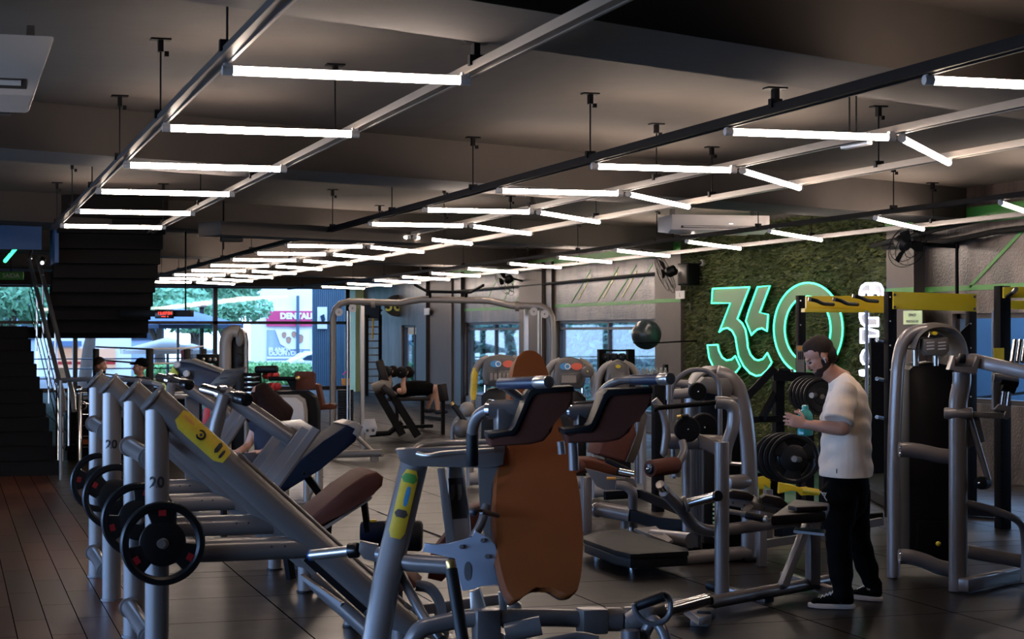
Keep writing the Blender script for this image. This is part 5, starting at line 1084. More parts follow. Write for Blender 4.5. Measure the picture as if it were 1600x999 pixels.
b = MB(); loft(b, [(W(622, 611, d), .215, .13), (W(645, 607, d), .225, .145), (W(668, 607, d), .19, .135)], FH, 20); fuse(b, 'tank_top', 'black_cloth', e, bs, .015, 3)
b = MB(); loft(b, [(W(660, 608, d - .1), .11, .12), (W(672, 607, d - .11), .10, .105)], FH); loft(b, [(W(660, 608, d + .15), .11, .12), (W(670, 608, d + .17), .10, .105)], FH); fuse(b, 'shorts', 'black_cloth', e, bs, .015, 3)
b = MB(); ell(b, P(-.03, 0, .06), R, (.095, .085, .085), 14); fuse(b, 'hair', 'hair', e, bs, .012, 2)
for q in (W(687, 644, d - .1), W(671, 642, d + .2)): b = MB(); loft(b, [(q - RH * .06, .05, .045), (q + RH * .12, .045, .03)], FH, 12); b.build('shoe', 'navy_cloth', e, bs)
def dumbbell(c, ax, r, L, label, group):
    c = Vector(c); ax = Vector(ax).normalized(); t = Thing('dumbbell', c, label, 'dumbbell', group)
    t('bar', 'brushed').cyl(c - ax * L / 2, c + ax * L / 2, .016, n=12)
    for k, s in enumerate((-1, 1)): t('weight_head#%d' % k, 'black').lathe(c + ax * s * L * .27, ax * s, [(r * .6, 0), (r, .01), (r, L * .19), (r * .85, L * .22), (r * .3, L * .23)], 22)
    return t.end()
dumbbell(W(633, 582, d - .3), (RH * .55 + FH), .105, .32, 'black dumbbell held up on the right by the lying man', 'raised dumbbells')
dumbbell(W(609, 581, d + .3), (RH * .55 + FH), .11, .32, 'black dumbbell held up on the left by the lying man', 'raised dumbbells')
t = Thing('flat_bench', atZ(650, 672), 'black flat bench under the lying man', 'bench')
t('bench_pad', 'dark_leather').bar(W(606, 624, d), W(672, 623, d), .30, .07, bev=.015); t('frame', 'black_steel').bar(atZ(615, 668, .06), atZ(675, 666, .06), .08, .06)
for x in (620, 660): p = W(x, 622, d); t('leg#%d' % x, 'black_steel').bar(p, (p.x, p.y, 0), .06, .06, up=(0, 1, 0))
t.end()
# woman with long brown hair sitting behind the leg press
d = 17.6; bs = atZ(415, 800)
e, b, R, P = blob_person('woman with long brown hair sitting behind the leg press', [
    ([(W(415, 640, d), .055, .055), (W(417, 655, d), .06, .06)], RH), ([(W(418, 660, d), .17, .09), (W(424, 700, d), .15, .10), (W(424, 740, d), .17, .12)], RH),
    ([(W(400, 665, d), .05, .05), (W(388, 695, d), .042, .042), (W(372, 706, d - .2), .03, .03)], RH), ([(W(437, 665, d + .1), .05, .05), (W(440, 700, d), .042, .042), (W(410, 706, d - .2), .03, .03)], RH),
    ([(W(415, 738, d), .09, .09), (W(385, 722, d - .3), .075, .075), (W(375, 770, d - .3), .05, .05), (W(373, 795, d - .3), .04, .04)], FH), ([(W(430, 738, d), .09, .09), (W(400, 728, d - .35), .075, .075), (W(390, 775, d - .35), .05, .05), (W(388, 800, d - .35), .04, .04)], FH)],
    (W(408, 622, d), (-RH * .9 + FH * .2 - Z * .3), Z, 1.0), bs, None, 'hair')
hand(b, W(372, 706, d - .2), -RH, -Z, 1.0, .6, 1); hand(b, W(410, 706, d - .2), -RH, -Z, 1.0, .6, -1); fuse(b, 'body', 'skin_light', e, bs, .009, 2)
b = MB(); loft(b, [(W(420, 655, d), .17, .10), (W(424, 700, d), .165, .12), (W(424, 742, d), .18, .14)], RH, 18)
for s in (W(400, 663, d), W(437, 663, d + .1)): ell(b, s, Matrix.Identity(3), (.08, .08, .09), 12)
fuse(b, 'shirt', 'navy_cloth', e, bs, .012, 3)
b = MB(); loft(b, [(W(420, 738, d), .16, .13), (W(395, 722, d - .3), .12, .085), (W(380, 722, d - .33), .10, .08)], FH, 16); loft(b, [(W(380, 722, d - .33), .09, .08), (W(380, 790, d - .33), .07, .06)], FH, 14); fuse(b, 'trousers', 'navy_cloth', e, bs, .012, 3)
b = MB(); ell(b, P(-.03, 0, .03), R, (.10, .09, .11), 16); loft(b, [(W(412, 612, d), .09, .09), (W(422, 635, d), .15, .12), (W(432, 655, d), .19, .11), (W(440, 668, d), .10, .07)], RH, 16); loft(b, [(W(400, 620, d), .07, .08), (W(396, 645, d), .10, .09), (W(397, 660, d), .06, .05)], RH, 14); fuse(b, 'hair', 'hair_brown', e, bs, .010, 3)
# two people behind the front desk
def desk_person(x, y, d, fx, label, shirt, cap):
    bs = W(x, y + 60, d); bs.z = 0
    e, b, R, P = blob_person(label, [([(W(x - 1 * fx, y + 14, d), .055, .055), (W(x, y + 20, d), .06, .06)], RH), ([(W(x, y + 26, d), .19, .10), (W(x, y + 50, d), .17, .12)], RH),
        ([(W(x - 12, y + 26, d), .055, .055), (W(x - 13, y + 40, d), .045, .045), (W(x + 4, y + 43, d - .25), .03, .03)], RH), ([(W(x + 12, y + 26, d), .055, .055), (W(x + 13, y + 40, d), .045, .045), (W(x + 20 * fx, y + 43, d - .25), .03, .03)], RH)],
        (W(x, y, d), (RH * fx - FH * .3), Z, 1.0), bs, None, 'hair')
    hand(b, W(x + 4, y + 43, d - .25), RH * fx, -Z, 1.0, .6); hand(b, W(x + 20 * fx, y + 43, d - .25), RH * fx, -Z, 1.0, .6); fuse(b, 'body', 'skin', e, bs, .012, 2)
    b = MB(); loft(b, [(W(x, y + 24, d), .20, .11), (W(x, y + 55, d), .19, .13)], RH, 16)
    for s in (-12, 12): loft(b, [(W(x + s, y + 25, d), .07, .07), (W(x + s, y + 36, d), .06, .06)], FH, 12)
    fuse(b, 'shirt', shirt, e, bs, .014, 3)
    b = MB(); ell(b, P(-.02, 0, .06), R, (.10, .085, .09), 14)
    if cap: ell(b, P(.10, 0, .055), R, (.06, .06, .012), 12)
    else: ell(b, P(.03, 0, -.075), R, (.06, .055, .045), 12)
    fuse(b, 'cap' if cap else 'hair', 'black_cloth' if cap else 'hair', e, bs, .012, 2)
desk_person(157, 573, 27.0, 1, 'dark-haired bearded man sitting behind the front desk', 'black_cloth', False)
desk_person(219, 575, 26.0, -1, 'person in a black cap sitting at the front desk facing left', 'navy_cloth', True)
# ============================================================ SIGNS ON THE GRASS WALL
GX = 11.54
def c5(pts): return [atX(x / 3.567 + 1070, y / 3.567 + 340, GX) for x, y in pts]
def arc(cx, cy, rx, ry, a0, a1, n=14): return [(cx + rx * math.cos(math.radians(a0 + (a1 - a0) * i / n)), cy + ry * math.sin(math.radians(a0 + (a1 - a0) * i / n))) for i in range(n + 1)]
t = Thing('neon_sign', atX(1215, 588, GX), 'large green neon edged 360 number sign on the grass wall', 'sign')
three = [(157, 397), (363, 388), (295, 565), (322, 590), (340, 625), (349, 680), (353, 725), (368, 765), (390, 790), (412, 797), (438, 788), (462, 755), (487, 808), (462, 850), (430, 878), (400, 884), (365, 868), (330, 830), (302, 775), (290, 710), (284, 668), (265, 632), (240, 616), (214, 622), (193, 640), (256, 478), (152, 478)]
tail = [(128, 712), (186, 710), (192, 745), (210, 780), (235, 797), (262, 792), (283, 772), (311, 832), (290, 860), (255, 885), (215, 880), (165, 842), (138, 785)]
six = [(407, 388), (477, 380), (420, 530), (467, 541), (460, 634), (432, 618), (405, 625), (385, 642), (374, 657), (342, 577), (360, 515)]
for k, (nm, P) in enumerate((('number_three', three), ('number_three', tail), ('number_six', six))):
    pw = c5(P); t('%s#%d' % (nm, k), 'sign_face').prism([p + Vector((.03, 0, 0)) for p in pw], (-.03, 0, 0)); t('%s#%d/neon_outline' % (nm, k), 'neon_green').tube([p + Vector((-.006, 0, 0)) for p in pw], .013, 6, closed=True)
N = 48; o_ = c5([(690 + 192 * math.cos(2 * PI * i / N), 621 + 257 * math.sin(2 * PI * i / N)) for i in range(N)]); i_ = c5([(687 + 128 * math.cos(2 * PI * i / N), 622 + 182 * math.sin(2 * PI * i / N)) for i in range(N)])
b = t('number_zero', 'sign_face'); ro = [b.bm.verts.new(p) for p in o_]; ri = [b.bm.verts.new(p) for p in i_]; ro2 = [b.bm.verts.new(p + Vector((.03, 0, 0))) for p in o_]; ri2 = [b.bm.verts.new(p + Vector((.03, 0, 0))) for p in i_]
for i in range(N):
    j = (i + 1) % N
    for q in ((ro[i], ro[j], ri[j], ri[i]), (ro2[i], ro2[j], ri2[j], ri2[i]), (ro[i], ro[j], ro2[j], ro2[i]), (ri[i], ri[j], ri2[j], ri2[i])): b.bm.faces.new(q)
t('number_zero/neon_outline', 'neon_green').tube([p + Vector((-.006, 0, 0)) for p in o_], .013, 6, closed=True); t('number_zero/neon_outline#2', 'neon_green').tube([p + Vector((-.006, 0, 0)) for p in i_], .013, 6, closed=True)
t.end()
def c6(pts): return [atX(x / 5 + 1320, y / 5 + 420, GX) for x, y in pts]
t = Thing('neon_lettering', atX(1362, 610, GX), 'vertical white neon word sign on the grass wall right of the big numbers', 'sign')
ls = [[(120, 215), (122, 175), (135, 140), (165, 118), (250, 114), (280, 125), (298, 160), (300, 225), (270, 225), (262, 190), (215, 190), (215, 215), (190, 215), (185, 185), (150, 185), (148, 215)],
      [(122, 345), (122, 385), (135, 425), (165, 450), (262, 448), (262, 385), (180, 385), (180, 345)],
      [(128, 470), (128, 580), (180, 580), (180, 530), (262, 530), (262, 490), (180, 470)],
      [(170, 630), (145, 645), (130, 680), (132, 720), (150, 745), (175, 745), (180, 700), (175, 660)],
      [(120, 800), (150, 795), (165, 815), (150, 835), (125, 830)]]
for k, P in enumerate(ls):
    pw = c6(P); t('letter#%d' % k, 'sign_white').prism([p + Vector((.03, 0, 0)) for p in pw], (-.03, 0, 0)); t('letter#%d/neon_outline' % k, 'neon_white').tube([p + Vector((-.006, 0, 0)) for p in pw], .016, 6, closed=True)
t('letter#0/inner_stroke', 'neon_white').tube([p + Vector((-.02, 0, 0)) for p in c6([(213, 118), (215, 190), (262, 192)])], .014, 6)
t('power_dot', 'neon_white').ball(c6([(190, 766)])[0] + Vector((-.02, 0, 0)), .02, 10)
t.end()
# ============================================================ FIXTURES
def fan(c, face, r, label, pole=.9):
    c = Vector(c); face = Vector(face).normalized(); x = Z.cross(face).normalized(); y = face.cross(x)
    t = Thing('wall_fan', c - Z * r, label, 'fan', 'wall fans')
    P = lambda rr, a, h: c + (x * math.cos(a) + y * math.sin(a)) * rr + face * h
    t('motor', 'black').lathe(c - face * .05, face, [(.05, -.14), (.085, -.12), (.09, .0), (.05, .05)], 20)
    g = t('guard', 'black_steel')
    for rr, h in ((r, 0), (r * .8, .07), (r * .4, .1), (r * .8, -.05)): g.tube([P(rr, 2 * PI * i / 32, h) for i in range(32)], .004, 5, closed=True)
    for i in range(16): a = 2 * PI * i / 16; g.tube([P(.05, a, .11), P(r * .8, a, .07), P(r, a, 0), P(r * .8, a, -.05), P(.06, a, -.08)], .0013, 4)
    for i in range(3):
        a = 2 * PI * i / 3; b = t('blade#%d' % i, 'black'); b.prism([P(.05, a - .3, .0), P(r * .5, a - .45, .02), P(r * .85, a - .25, .03), P(r * .85, a + .25, -.01), P(r * .45, a + .35, -.02), P(.05, a + .3, -.01)], face * .004)
    b = t('bracket', 'black_steel'); b.tube([c - face * .15, Vector((XR - .06, c.y - .02, c.z))], .022, 8); b.cyl((XR - .09, c.y - .02, c.z + .1), (XR - .09, c.y - .02, c.z - pole), .022, n=10)
    t('bracket/switch_box', 'black').box((XR - .1, c.y - .02, c.z - pole), (.06, .06, .12), None, .01)
    return t.end()
p = atX(1040, 428, XR - .55); fan(p, (-.7, .45, -.35), .34, 'black wall fan above the window next to the speaker', .55)
p = atX(789, 440, XR - .5); fan(p, (-.6, .5, -.4), .33, 'distant black wall fan between the two far windows', .5)
p = atX(1418, 385, XR - .75); fan(p, (.1, -.8, -.35), .27, 'black wall fan high beside the right end of the grass wall', .65)
t = Thing('loudspeaker', atX(1076, 445, XR - .2), 'black wall loudspeaker at the left edge of the grass wall', 'speaker')
c = atX(1076, 429, XR - .3); t('cabinet', 'black').box(c, (.26, .27, .36), Matrix.Rotation(.3, 3, 'Z'), .02); t('grille', 'screen_dark').box(c + Vector((-.12, -.05, 0)), (.03, .22, .31), Matrix.Rotation(.3, 3, 'Z'), .008); t('bracket', 'black_steel').box(c + Vector((.18, 0, 0)), (.14, .06, .06)); t.end()
c = atX(1097, 411, XR - .12)
t = Thing('security_camera', c, 'tiny round ceiling camera on the grass wall above the speaker', 'camera')
t('housing', 'white_gray').lathe(c, (-1, -.2, 0), [(.05, -.05), (.055, 0), (.05, .02), (.035, .025)], 18); t('lens', 'black_gloss').ball(c + Vector((-.03, -.005, 0)), .03, 12); t.end()
def ac_unit(c, size, Rz, label, tilt=0.0):
    c = Vector(c); t = Thing('air_conditioner', c - Z * size[2] / 2, label, 'air conditioner', 'air conditioners')
    R = Matrix.Rotation(Rz, 3, 'Z'); L, D_, H = size
    P = lambda x, y, z: c + R @ Vector((x, y, z))
    prof = [(-D_ / 2, H * .5), (-D_ / 2, H * .1), (-D_ * .42, -H * .3), (-D_ * .2, -H * .5), (D_ / 2, -H * .32), (D_ / 2, H * .5)]
    t('housing', 'ac_white').prism([P(-L / 2, y, z) for y, z in prof], R @ Vector((L, 0, 0)), .015)
    t('air_outlet', 'screen_dark').prism([P(-L * .4, -D_ * .475, -H * .10), P(-L * .4, -D_ * .44, -H * .22), P(-L * .4, -D_ * .40, -H * .18), P(-L * .4, -D_ * .44, -H * .05)], R @ Vector((L * .8, 0, 0)))
    t('air_outlet/louvre', 'ac_white').prism([P(-L * .38, -D_ * .49, -H * .12), P(-L * .38, -D_ * .46, -H * .18), P(-L * .38, -D_ * .455, -H * .17), P(-L * .38, -D_ * .485, -H * .11)], R @ Vector((L * .76, 0, 0)))
    t('intake_grille', 'plastic_gray').prism([P(-L * .35, -.02, -H * .49), P(L * .35, -.02, -H * .49), P(L * .35, D_ * .35, -H * .40), P(-L * .35, D_ * .35, -H * .40)], (0, 0, -.012))
    for s in (-1, 1): t('bracket#%d' % s, 'steel_dark').box(P(s * L * .42, 0, H * .5 + .04), (.04, .1, .1))
    t('status_light', 'lamp_white').box(P(L * .1, -D_ * .50, H * .02), (.05, .006, .008), R)
    e = t.end()
    if tilt:
        for ch in e.children:
            if ch.name.startswith('housing'):
                for v in ch.data.vertices:
                    if v.co.x > 0: v.co.x -= tilt * (H - v.co.z)
    return e
ac_unit((9.75, 22.3, 3.18), (1.35, .68, .24), -.10, 'long white ceiling air conditioner in front of the grass wall')
ac_unit((-.18, 9.9, 3.09), (1.4, .55, .38), 0, 'white ceiling air conditioner cut off by the left edge', .33)
c = W(1338, 226, 12.0)
t = Thing('emergency_lamp', c, 'small short white emergency lamp hanging below the black rail', 'lamp'); t('housing', 'white').bar(W(1317, 230, 12.1), W(1359, 222, 11.9), .06, .035, bev=.01); t('stem', 'black_steel').cyl(c, (c.x, c.y, 3.5), .006, n=6); t.end()
c = W(452, 378, 21); t = Thing('ceiling_speaker', W(362, 372, 22), 'small black box hanging under the ceiling above the far tube lights', 'speaker'); c = W(362, 371, 22); t('cabinet', 'black').box(c, (.26, .2, .11), None, .01); t('bracket', 'black_steel').box((c.x - .1, c.y, (c.z + 3.2) / 2), (.02, .02, 3.2 - c.z + .3)); t.end()
b = MB(); b.box((W(500, 383, 22.5).x, W(500, 383, 22.5).y, 2.98), (3.2, .5, .16), Matrix.Rotation(.43, 3, 'Z')); o = struct('trim_50', b, 'beam_plaster')
# posters and plates on the walls
def flat(name, px0, py0, px1, py1, X, m, label, cat, text=None, tm='white'):
    a = atX(px0, py0, X); c = atX(px1, py1, X); t = Thing(name, (X, (a.y + c.y) / 2, min(a.z, c.z)), label, cat)
    t('board', m).box((X, (a.y + c.y) / 2, (a.z + c.z) / 2), (.012, abs(a.y - c.y), abs(a.z - c.z)))
    e = t.end()
    if text:
        for k, (s, sz, dz) in enumerate(text): text_mesh(s, sz, (X - .009, (a.y + c.y) / 2, (a.z + c.z) / 2 + dz), (0, -1, 0), (0, 0, 1), .001, tm, 'lettering', e, e.location)
    return e
flat('notice_board', 1412, 486, 1441, 507, XR - .17, 'pale_green', 'pale green notice with a small printed figure on the column right of the grass', 'notice', [('20', .10, .13), ('ESPAÇO', .05, .03), ('MUSCULACAO', .045, -.05)], 'ink')
flat('white_notice', 1056, 455, 1070, 467, XR - .17, 'paper', 'small beige paper notice on the column under the black speaker', 'notice', [('L', .10, 0)], 'ink')
flat('paper_sign', 638, 512, 656, 523, XR + .085, 'paper', 'beige paper sign on the narrow far window', 'notice')
flat('switch_plate', 663, 482, 671, 492, XR - .205, 'white_gray', 'small pale switch plate on the dark far column', 'switch')
# small distant 360 sign (mirror of the large one) on a dark round board
t = Thing('small_round_sign', W(622, 494, 49.5), 'small dark oval sign with green 360 numerals on the far wall', 'sign')
cc = W(621, 478, 49.5); t('board', 'black').prism([cc + RH * (.36 * math.cos(a)) + Z * (.30 * math.sin(a)) for a in [i * PI / 12 for i in range(24)]], FH * .04)
e = t.end(); text_mesh('360', .46, cc - FH * .03, RH, Z, .01, 'lime', 'numerals', e, e.location, bold=.006)
t = Thing('dark_tv_box', W(585, 490, 49.8), 'wide dark screen on the far wall left of the small oval sign', 'screen'); t('screen', 'black_gloss').bar(W(566, 484, 50.2), W(594, 486, 49.7), .06, .45); t('bracket', 'black_steel').bar(W(590, 485, 50), W(596, 485, 51), .05, .05); t.end()
# clock display
t = Thing('digital_clock', W(256, 497, 24.6), 'red digital clock display on a black bar under the stair', 'clock')
t('bar', 'black').bar(W(190, 490, 24.9), W(300, 490, 24.6), .12, .09, bev=.005); t('display', 'black_gloss').box(W(257, 491, 24.55), (.25, .06, .12), Matrix.Rotation(-TH, 3, 'Z'), .006)
p = W(290, 487, 24.65); t('hanger', 'black_steel').cyl(p, (p.x, p.y, 3.4), .012, n=8)
e = t.end(); text_mesh('15:07:04', .058, W(257.5, 490, 24.50), RH, Z, .002, 'led_red', 'digits', e, e.location); text_mesh('15 MAR    26', .018, W(257.5, 495, 24.50), RH, Z, .002, 'led_red', 'digits', e, e.location)
# green tube and dim exit sign beyond the stairs
t = Thing('green_tube_light', W(15, 400, 30), 'short green glowing tube light beyond the top of the stairs', 'tube light'); t('lamp_tube', 'tube_green').cyl(W(8, 408, 29), W(25, 388, 30), .03, n=10); t('end_cap', 'white_gray').ball(W(16, 398, 29.5), .035, 8); p = W(16, 398, 29.5); t('hanger', 'black_steel').cyl(p, (p.x, p.y, 3.5), .008, n=6); t.end()
t = Thing('exit_sign', W(17, 434, 36), 'dim dark green SAIDA exit sign hanging beyond the stairs', 'sign'); t('panel', 'green_band').box(W(17, 431, 36), (.5, .04, .16), Matrix.Rotation(-TH, 3, 'Z')); t('hanger', 'black_steel').box(W(17, 431, 36) + Z * .3, (.02, .02, .62)); e = t.end(); text_mesh('SAIDA', .12, W(17, 431, 35.95), RH, Z, .002, 'sign_white', 'lettering', e, e.location)
t = Thing('track_spotlight', W(66, 410, 24.0), 'small glowing white spotlight beside the stair wall', 'spotlight'); t('lens', 'lamp_white').ball(W(66, 411, 24.1), .025, 12); t('housing', 'black').cyl(W(66, 411, 24.15), W(67, 406, 24.4), .04, n=12); t.end()
# chrome turnstile rails and desk at the foot of the stairs
t = Thing('chrome_gate', atZ(88, 728), 'chrome tube railing at the foot of the stairs', 'railing'); d = 24.4
b = t('post#0', 'chrome'); b.tube([atZ(90, 725), W(90, 620, 24.3), W(92, 600, 24.3), W(96, 600, 24.3)], .025, 10, .05); b = t('post#1', 'chrome'); b.cyl(atZ(124, 735), W(124, 606, 23.5), .03, n=12); b.ball(W(123, 609, 23.45), .05, 12)
for k, y in enumerate((613, 644, 695)): t('rail#%d' % k, 'chrome').cyl(W(92, y, 24.3), W(124, y - 1, 23.5), .008, n=8)
b = t('hook', 'chrome'); b.tube([W(130 + 5 * math.cos(a), 634 + 6 * math.sin(a), 23.4) for a in [-1.8 + i * .45 for i in range(8)]], .012, 8); t.end()
t = Thing('shelf_rack', atZ(140, 740), 'open wire rack with chrome rods between stairs and leg press', 'rack'); d = 24.0
for k in range(8): t('rod#%d' % k, 'chrome').cyl(W(126, 614 + k * 17, d), W(150, 614 + k * 17, d + .3), .008, n=8)
for x in (127, 150): p = W(x, 605, d); t('post#%d' % x, 'black_steel').cyl(p, (p.x, p.y, 0), .02, n=8)
for k in range(4): t('pole#%d' % k, 'black_steel').cyl(W(103 + 4 * k, 705, d + .4), W(112 + 3 * k, 625, d + .6), .012, n=8)
t('tray', 'brown_leather').box(W(138, 690, d + .5), (.3, .3, .06)); t.end()
t = Thing('curved_handrail', W(90, 600, 21), 'thin grey curved handrail running behind the leg press posts', 'railing')
t('rail', 'steel').tube(w([(88, 595, 22), (130, 593, 21.5), (170, 593, 21), (210, 594, 20.5), (240, 599, 20), (256, 604, 20)]), .028, 10)
for x, y in ((95, 595), (252, 602)): p = W(x, y, 21.5 if x < 100 else 20); t('post#%d' % x, 'steel').cyl(p, (p.x, p.y, 0), .02, n=8)
t.end()
t = Thing('front_desk', atZ(205, 660), 'dark reception desk in front of the two seated people', 'desk'); p = W(212, 618, 25.0)
t('counter_top', 'steel_dark').box((p.x, p.y, .86), (1.9, .6, .05), None, .01); t('front_panel', 'black_steel').box((p.x, p.y + .1, .42), (1.8, .4, .84), None, .01); t.end()
t = Thing('white_paper_stand', W(94, 597, 25), 'small white card stand on the desk end beside the handrails', 'card'); t('card', 'paper').box(W(95, 586, 25.5), (.14, .02, .2)); t('foot', 'steel_dark').box(W(95, 598, 25.5), (.16, .1, .02)); p = W(95, 598, 25.5); t('foot_post', 'steel_dark').cyl(p, (p.x, p.y, 0), .02, n=8); t.end()
# ============================================================ MID DISTANCE MACHINES
# cable crossover
t = Thing('cable_crossover', (6.6, 24.3, 0), 'wide arched champagne cable crossover frame with hanging cables and weight stack', 'gym machine')
def dd(x): return 25.6 - (x - 520) * .0040
A = [(520, 700), (520, 500), (524, 484), (532, 475), (546, 471), (625, 474), (640, 471), (662, 468), (765, 470), (800, 478), (845, 479), (857, 485), (863, 497), (864, 520), (864, 700)]
P = [W(x, y, dd(x)) for x, y in A]; P[0].z = 0.01; P[-1].z = .01; P[0].x, P[0].y = P[1].x, P[1].y; P[-1].x, P[-1].y = P[-2].x, P[-2].y
t('arched_frame', 'champagne').tube(P, .046, 16)
for k, x in enumerate((566, 822)): p = W(x, 478, dd(x)); b = t('inner_post#%d' % k, 'brushed'); b.bar((p.x, p.y, 0), p, .05, .05, up=(0, 1, 0)); 
for k, x in enumerate((583, 808)): t('clamp#%d' % k, 'champagne').cyl(W(x - 3, 474 if x < 600 else 479, dd(x)), W(x + 3, 474 if x < 600 else 479, dd(x)), .065, n=16)
for k, (x, y) in enumerate(((530, 488), (551, 482), (834, 487), (851, 491))): b = t('pulley#%d' % k, 'white_gray'); c = W(x, y, dd(x) - .05); b.lathe(c, -FH, [(.055, 0), (.05, .012), (.055, .024)], 20); t('pulley#%d/axle' % k, 'steel_dark').cyl(c - FH * .03, c, .012, n=10)
for k, x in enumerate((543, 547, 841, 846)): p = W(x, 486, dd(x)); t('cable#%d' % k, 'brushed').cyl(p, (p.x, p.y, .3), .006 if k % 2 else .014, n=8)
b = t('weight_stack', 'black'); 
for j in range(16): c = W(540, 611 + j * 3.7, 25.6); b.box(c, (.215, .12, .030), Matrix.Rotation(-TH, 3, 'Z'), .003)
t('weight_stack/top_plate', 'orange').box(W(540, 597, 25.55), (.12, .06, .10), Matrix.Rotation(-TH, 3, 'Z'), .01); t('weight_stack/pin_ribbon', 'pink').tube(w([(536, 586, 25.5), (540, 582, 25.5), (544, 580, 25.5)]), .012, 6)
b = t('chin_up_bar', 'black_steel'); b.tube(w([(648, 445, 24.5), (668, 456, 24.9), (735, 457, 24.7), (755, 446, 24.2)]), .02, 8); b = t('chin_up_bar/hanger', 'black_steel'); b.tube(w([(671, 456, 24.9), (673, 470, 25)]), .02, 8); b = t('chin_up_bar/hanger#2', 'black_steel'); b.tube(w([(729, 457, 24.7), (728, 471, 24.8)]), .02, 8)
b = t('foot_tube', 'champagne'); b.cyl(W(512, 711, 25), W(598, 708, 24.6), .05, n=14); p = W(585, 712, 24.7); b.box((p.x, p.y, .05), (.1, .1, .1)); b.cyl(W(558, 683, 25), W(582, 706, 24.7), .03, n=10)
b = t('pulley_bracket', 'white_gray'); b.prism(w([(570, 656), (585, 655), (589, 668), (586, 680), (574, 681), (566, 672)], 24.6), FW * .05, .004)
for x, y in ((574, 673), (583, 673)): t('pulley_bracket/hole#%d' % x, 'ink').cyl(W(x, y, 24.57), W(x, y, 24.6), .02, n=12)
t.end()
# leaning black back-extension bench
t = Thing('back_extension_bench', atZ(625, 680), 'black back extension bench with two slanted legs and a round brown pad', 'bench'); d = 29.5
for k, (a, c) in enumerate((((590, 612), (629, 680)), ((609, 612), (653, 682)))): b = t('leg#%d' % k, 'black_steel'); b.bar(W(*a, d), W(*c, d), .11, .11, up=(0, 1, 0))
t('base', 'black_steel').tube(w([(578, 679, d), (608, 677, d), (628, 660, d)]), .045, 8); t('hip_pad', 'plastic_gray').tube(w([(584, 609, d), (597, 603, d), (612, 606, d)]), .14, 14, ry=.10); t('side_pad', 'dark_leather').bar(W(598, 603, d), W(618, 620, d), .3, .1, bev=.02)
t('back_roller', 'dark_leather').bar(W(592, 563, d + 2), W(603, 600, d + 2), .18, .14, bev=.03); t.end()
t = Thing('upright_pad', atZ(693, 660), 'upright black pad with maroon edge standing right of the lying man', 'pad'); d = 31
b = t('pad', 'black'); b.bar(W(689, 600, d), W(693, 627, d), .10, .14, bev=.02); t('pad_edge', 'dark_leather').bar(W(693, 600, d - .05), W(697, 627, d - .05), .04, .10, bev=.01); p = W(692, 626, d); t('stand', 'black_steel').bar(p, (p.x, p.y, 0), .06, .06, up=(0, 1, 0)); t('base', 'black_steel').bar(atZ(665, 652, .04), atZ(690, 655, .04), .06, .06); t.end()
# seat machine with light rounded housing
t = Thing('adductor_machine', atZ(455, 690), 'machine with a rounded light grey housing and square maroon pad behind the woman', 'gym machine'); d = 21.0
b = t('housing', 'black_steel'); b.prism(w([(424, 612), (478, 612), (492, 622), (496, 640), (496, 690), (424, 690)], d), FW * .35, .02)
b = t('housing/front_panel', 'plastic_light'); b.prism(w([(420, 618), (466, 617), (477, 624), (480, 640), (480, 692), (420, 692)], d - .06), FW * .08, .015); b = t('housing/panel_face', 'white_gray'); b.prism(w([(422, 622), (462, 622), (473, 630), (475, 642), (475, 690), (422, 690)], d - .08), FW * .03, .008)
b = t('square_pad', 'maroon_leather'); b.prism(w([(460, 583), (463, 581), (489, 581), (492, 584), (492, 607), (488, 610), (463, 610), (460, 607)], 21.3), FW * .1, .015)
b = t('side_back_pad', 'maroon_leather'); b.prism(w([(492, 600), (498, 602), (504, 630), (504, 636), (498, 634)], 21.6), FW * .3, .01); t('seat', 'maroon_leather').prism(w([(498, 634), (516, 631), (524, 634), (522, 640), (500, 641)], 21.6), FW * .3, .01)
b = t('arm_bar', 'black_steel'); b.cyl(W(420, 592, 21.2), W(463, 592, 21.2), .025, n=10); b.prism(w([(446, 592), (462, 592), (462, 610), (456, 610)], 21.2), FW * .04); t('arm_bar/end', 'gold').ball(W(465, 591, 21.15), .03, 8)
for k, (x, y) in enumerate(((418, 587), (427, 586), (424, 604), (430, 604))): t('red_roller#%d' % k, 'red').cyl(W(x - 4, y, 21.5), W(x + 5, y, 21.4), .045, n=14, bev=.008)
t('black_roller', 'black').cyl(W(400, 578, 21.4), W(433, 577, 21.3), .045, n=16, bev=.01)
b = t('spring_stack', 'black_steel'); 
for j in range(4): b.cyl(W(394, 583 + j * 8, 21.3), W(394, 588 + j * 8, 21.3), .10, n=18)
for j in range(4): t('spring_stack/bright_ring#%d' % j, 'brushed').cyl(W(394, 588 + j * 8, 21.3), W(394, 589.5 + j * 8, 21.3), .09, n=18)
t('post', 'black_steel').bar(W(404, 575, 21.4), (W(404, 575, 21.4).x, W(404, 575, 21.4).y, 0), .06, .06, up=(0, 1, 0)); t.end()
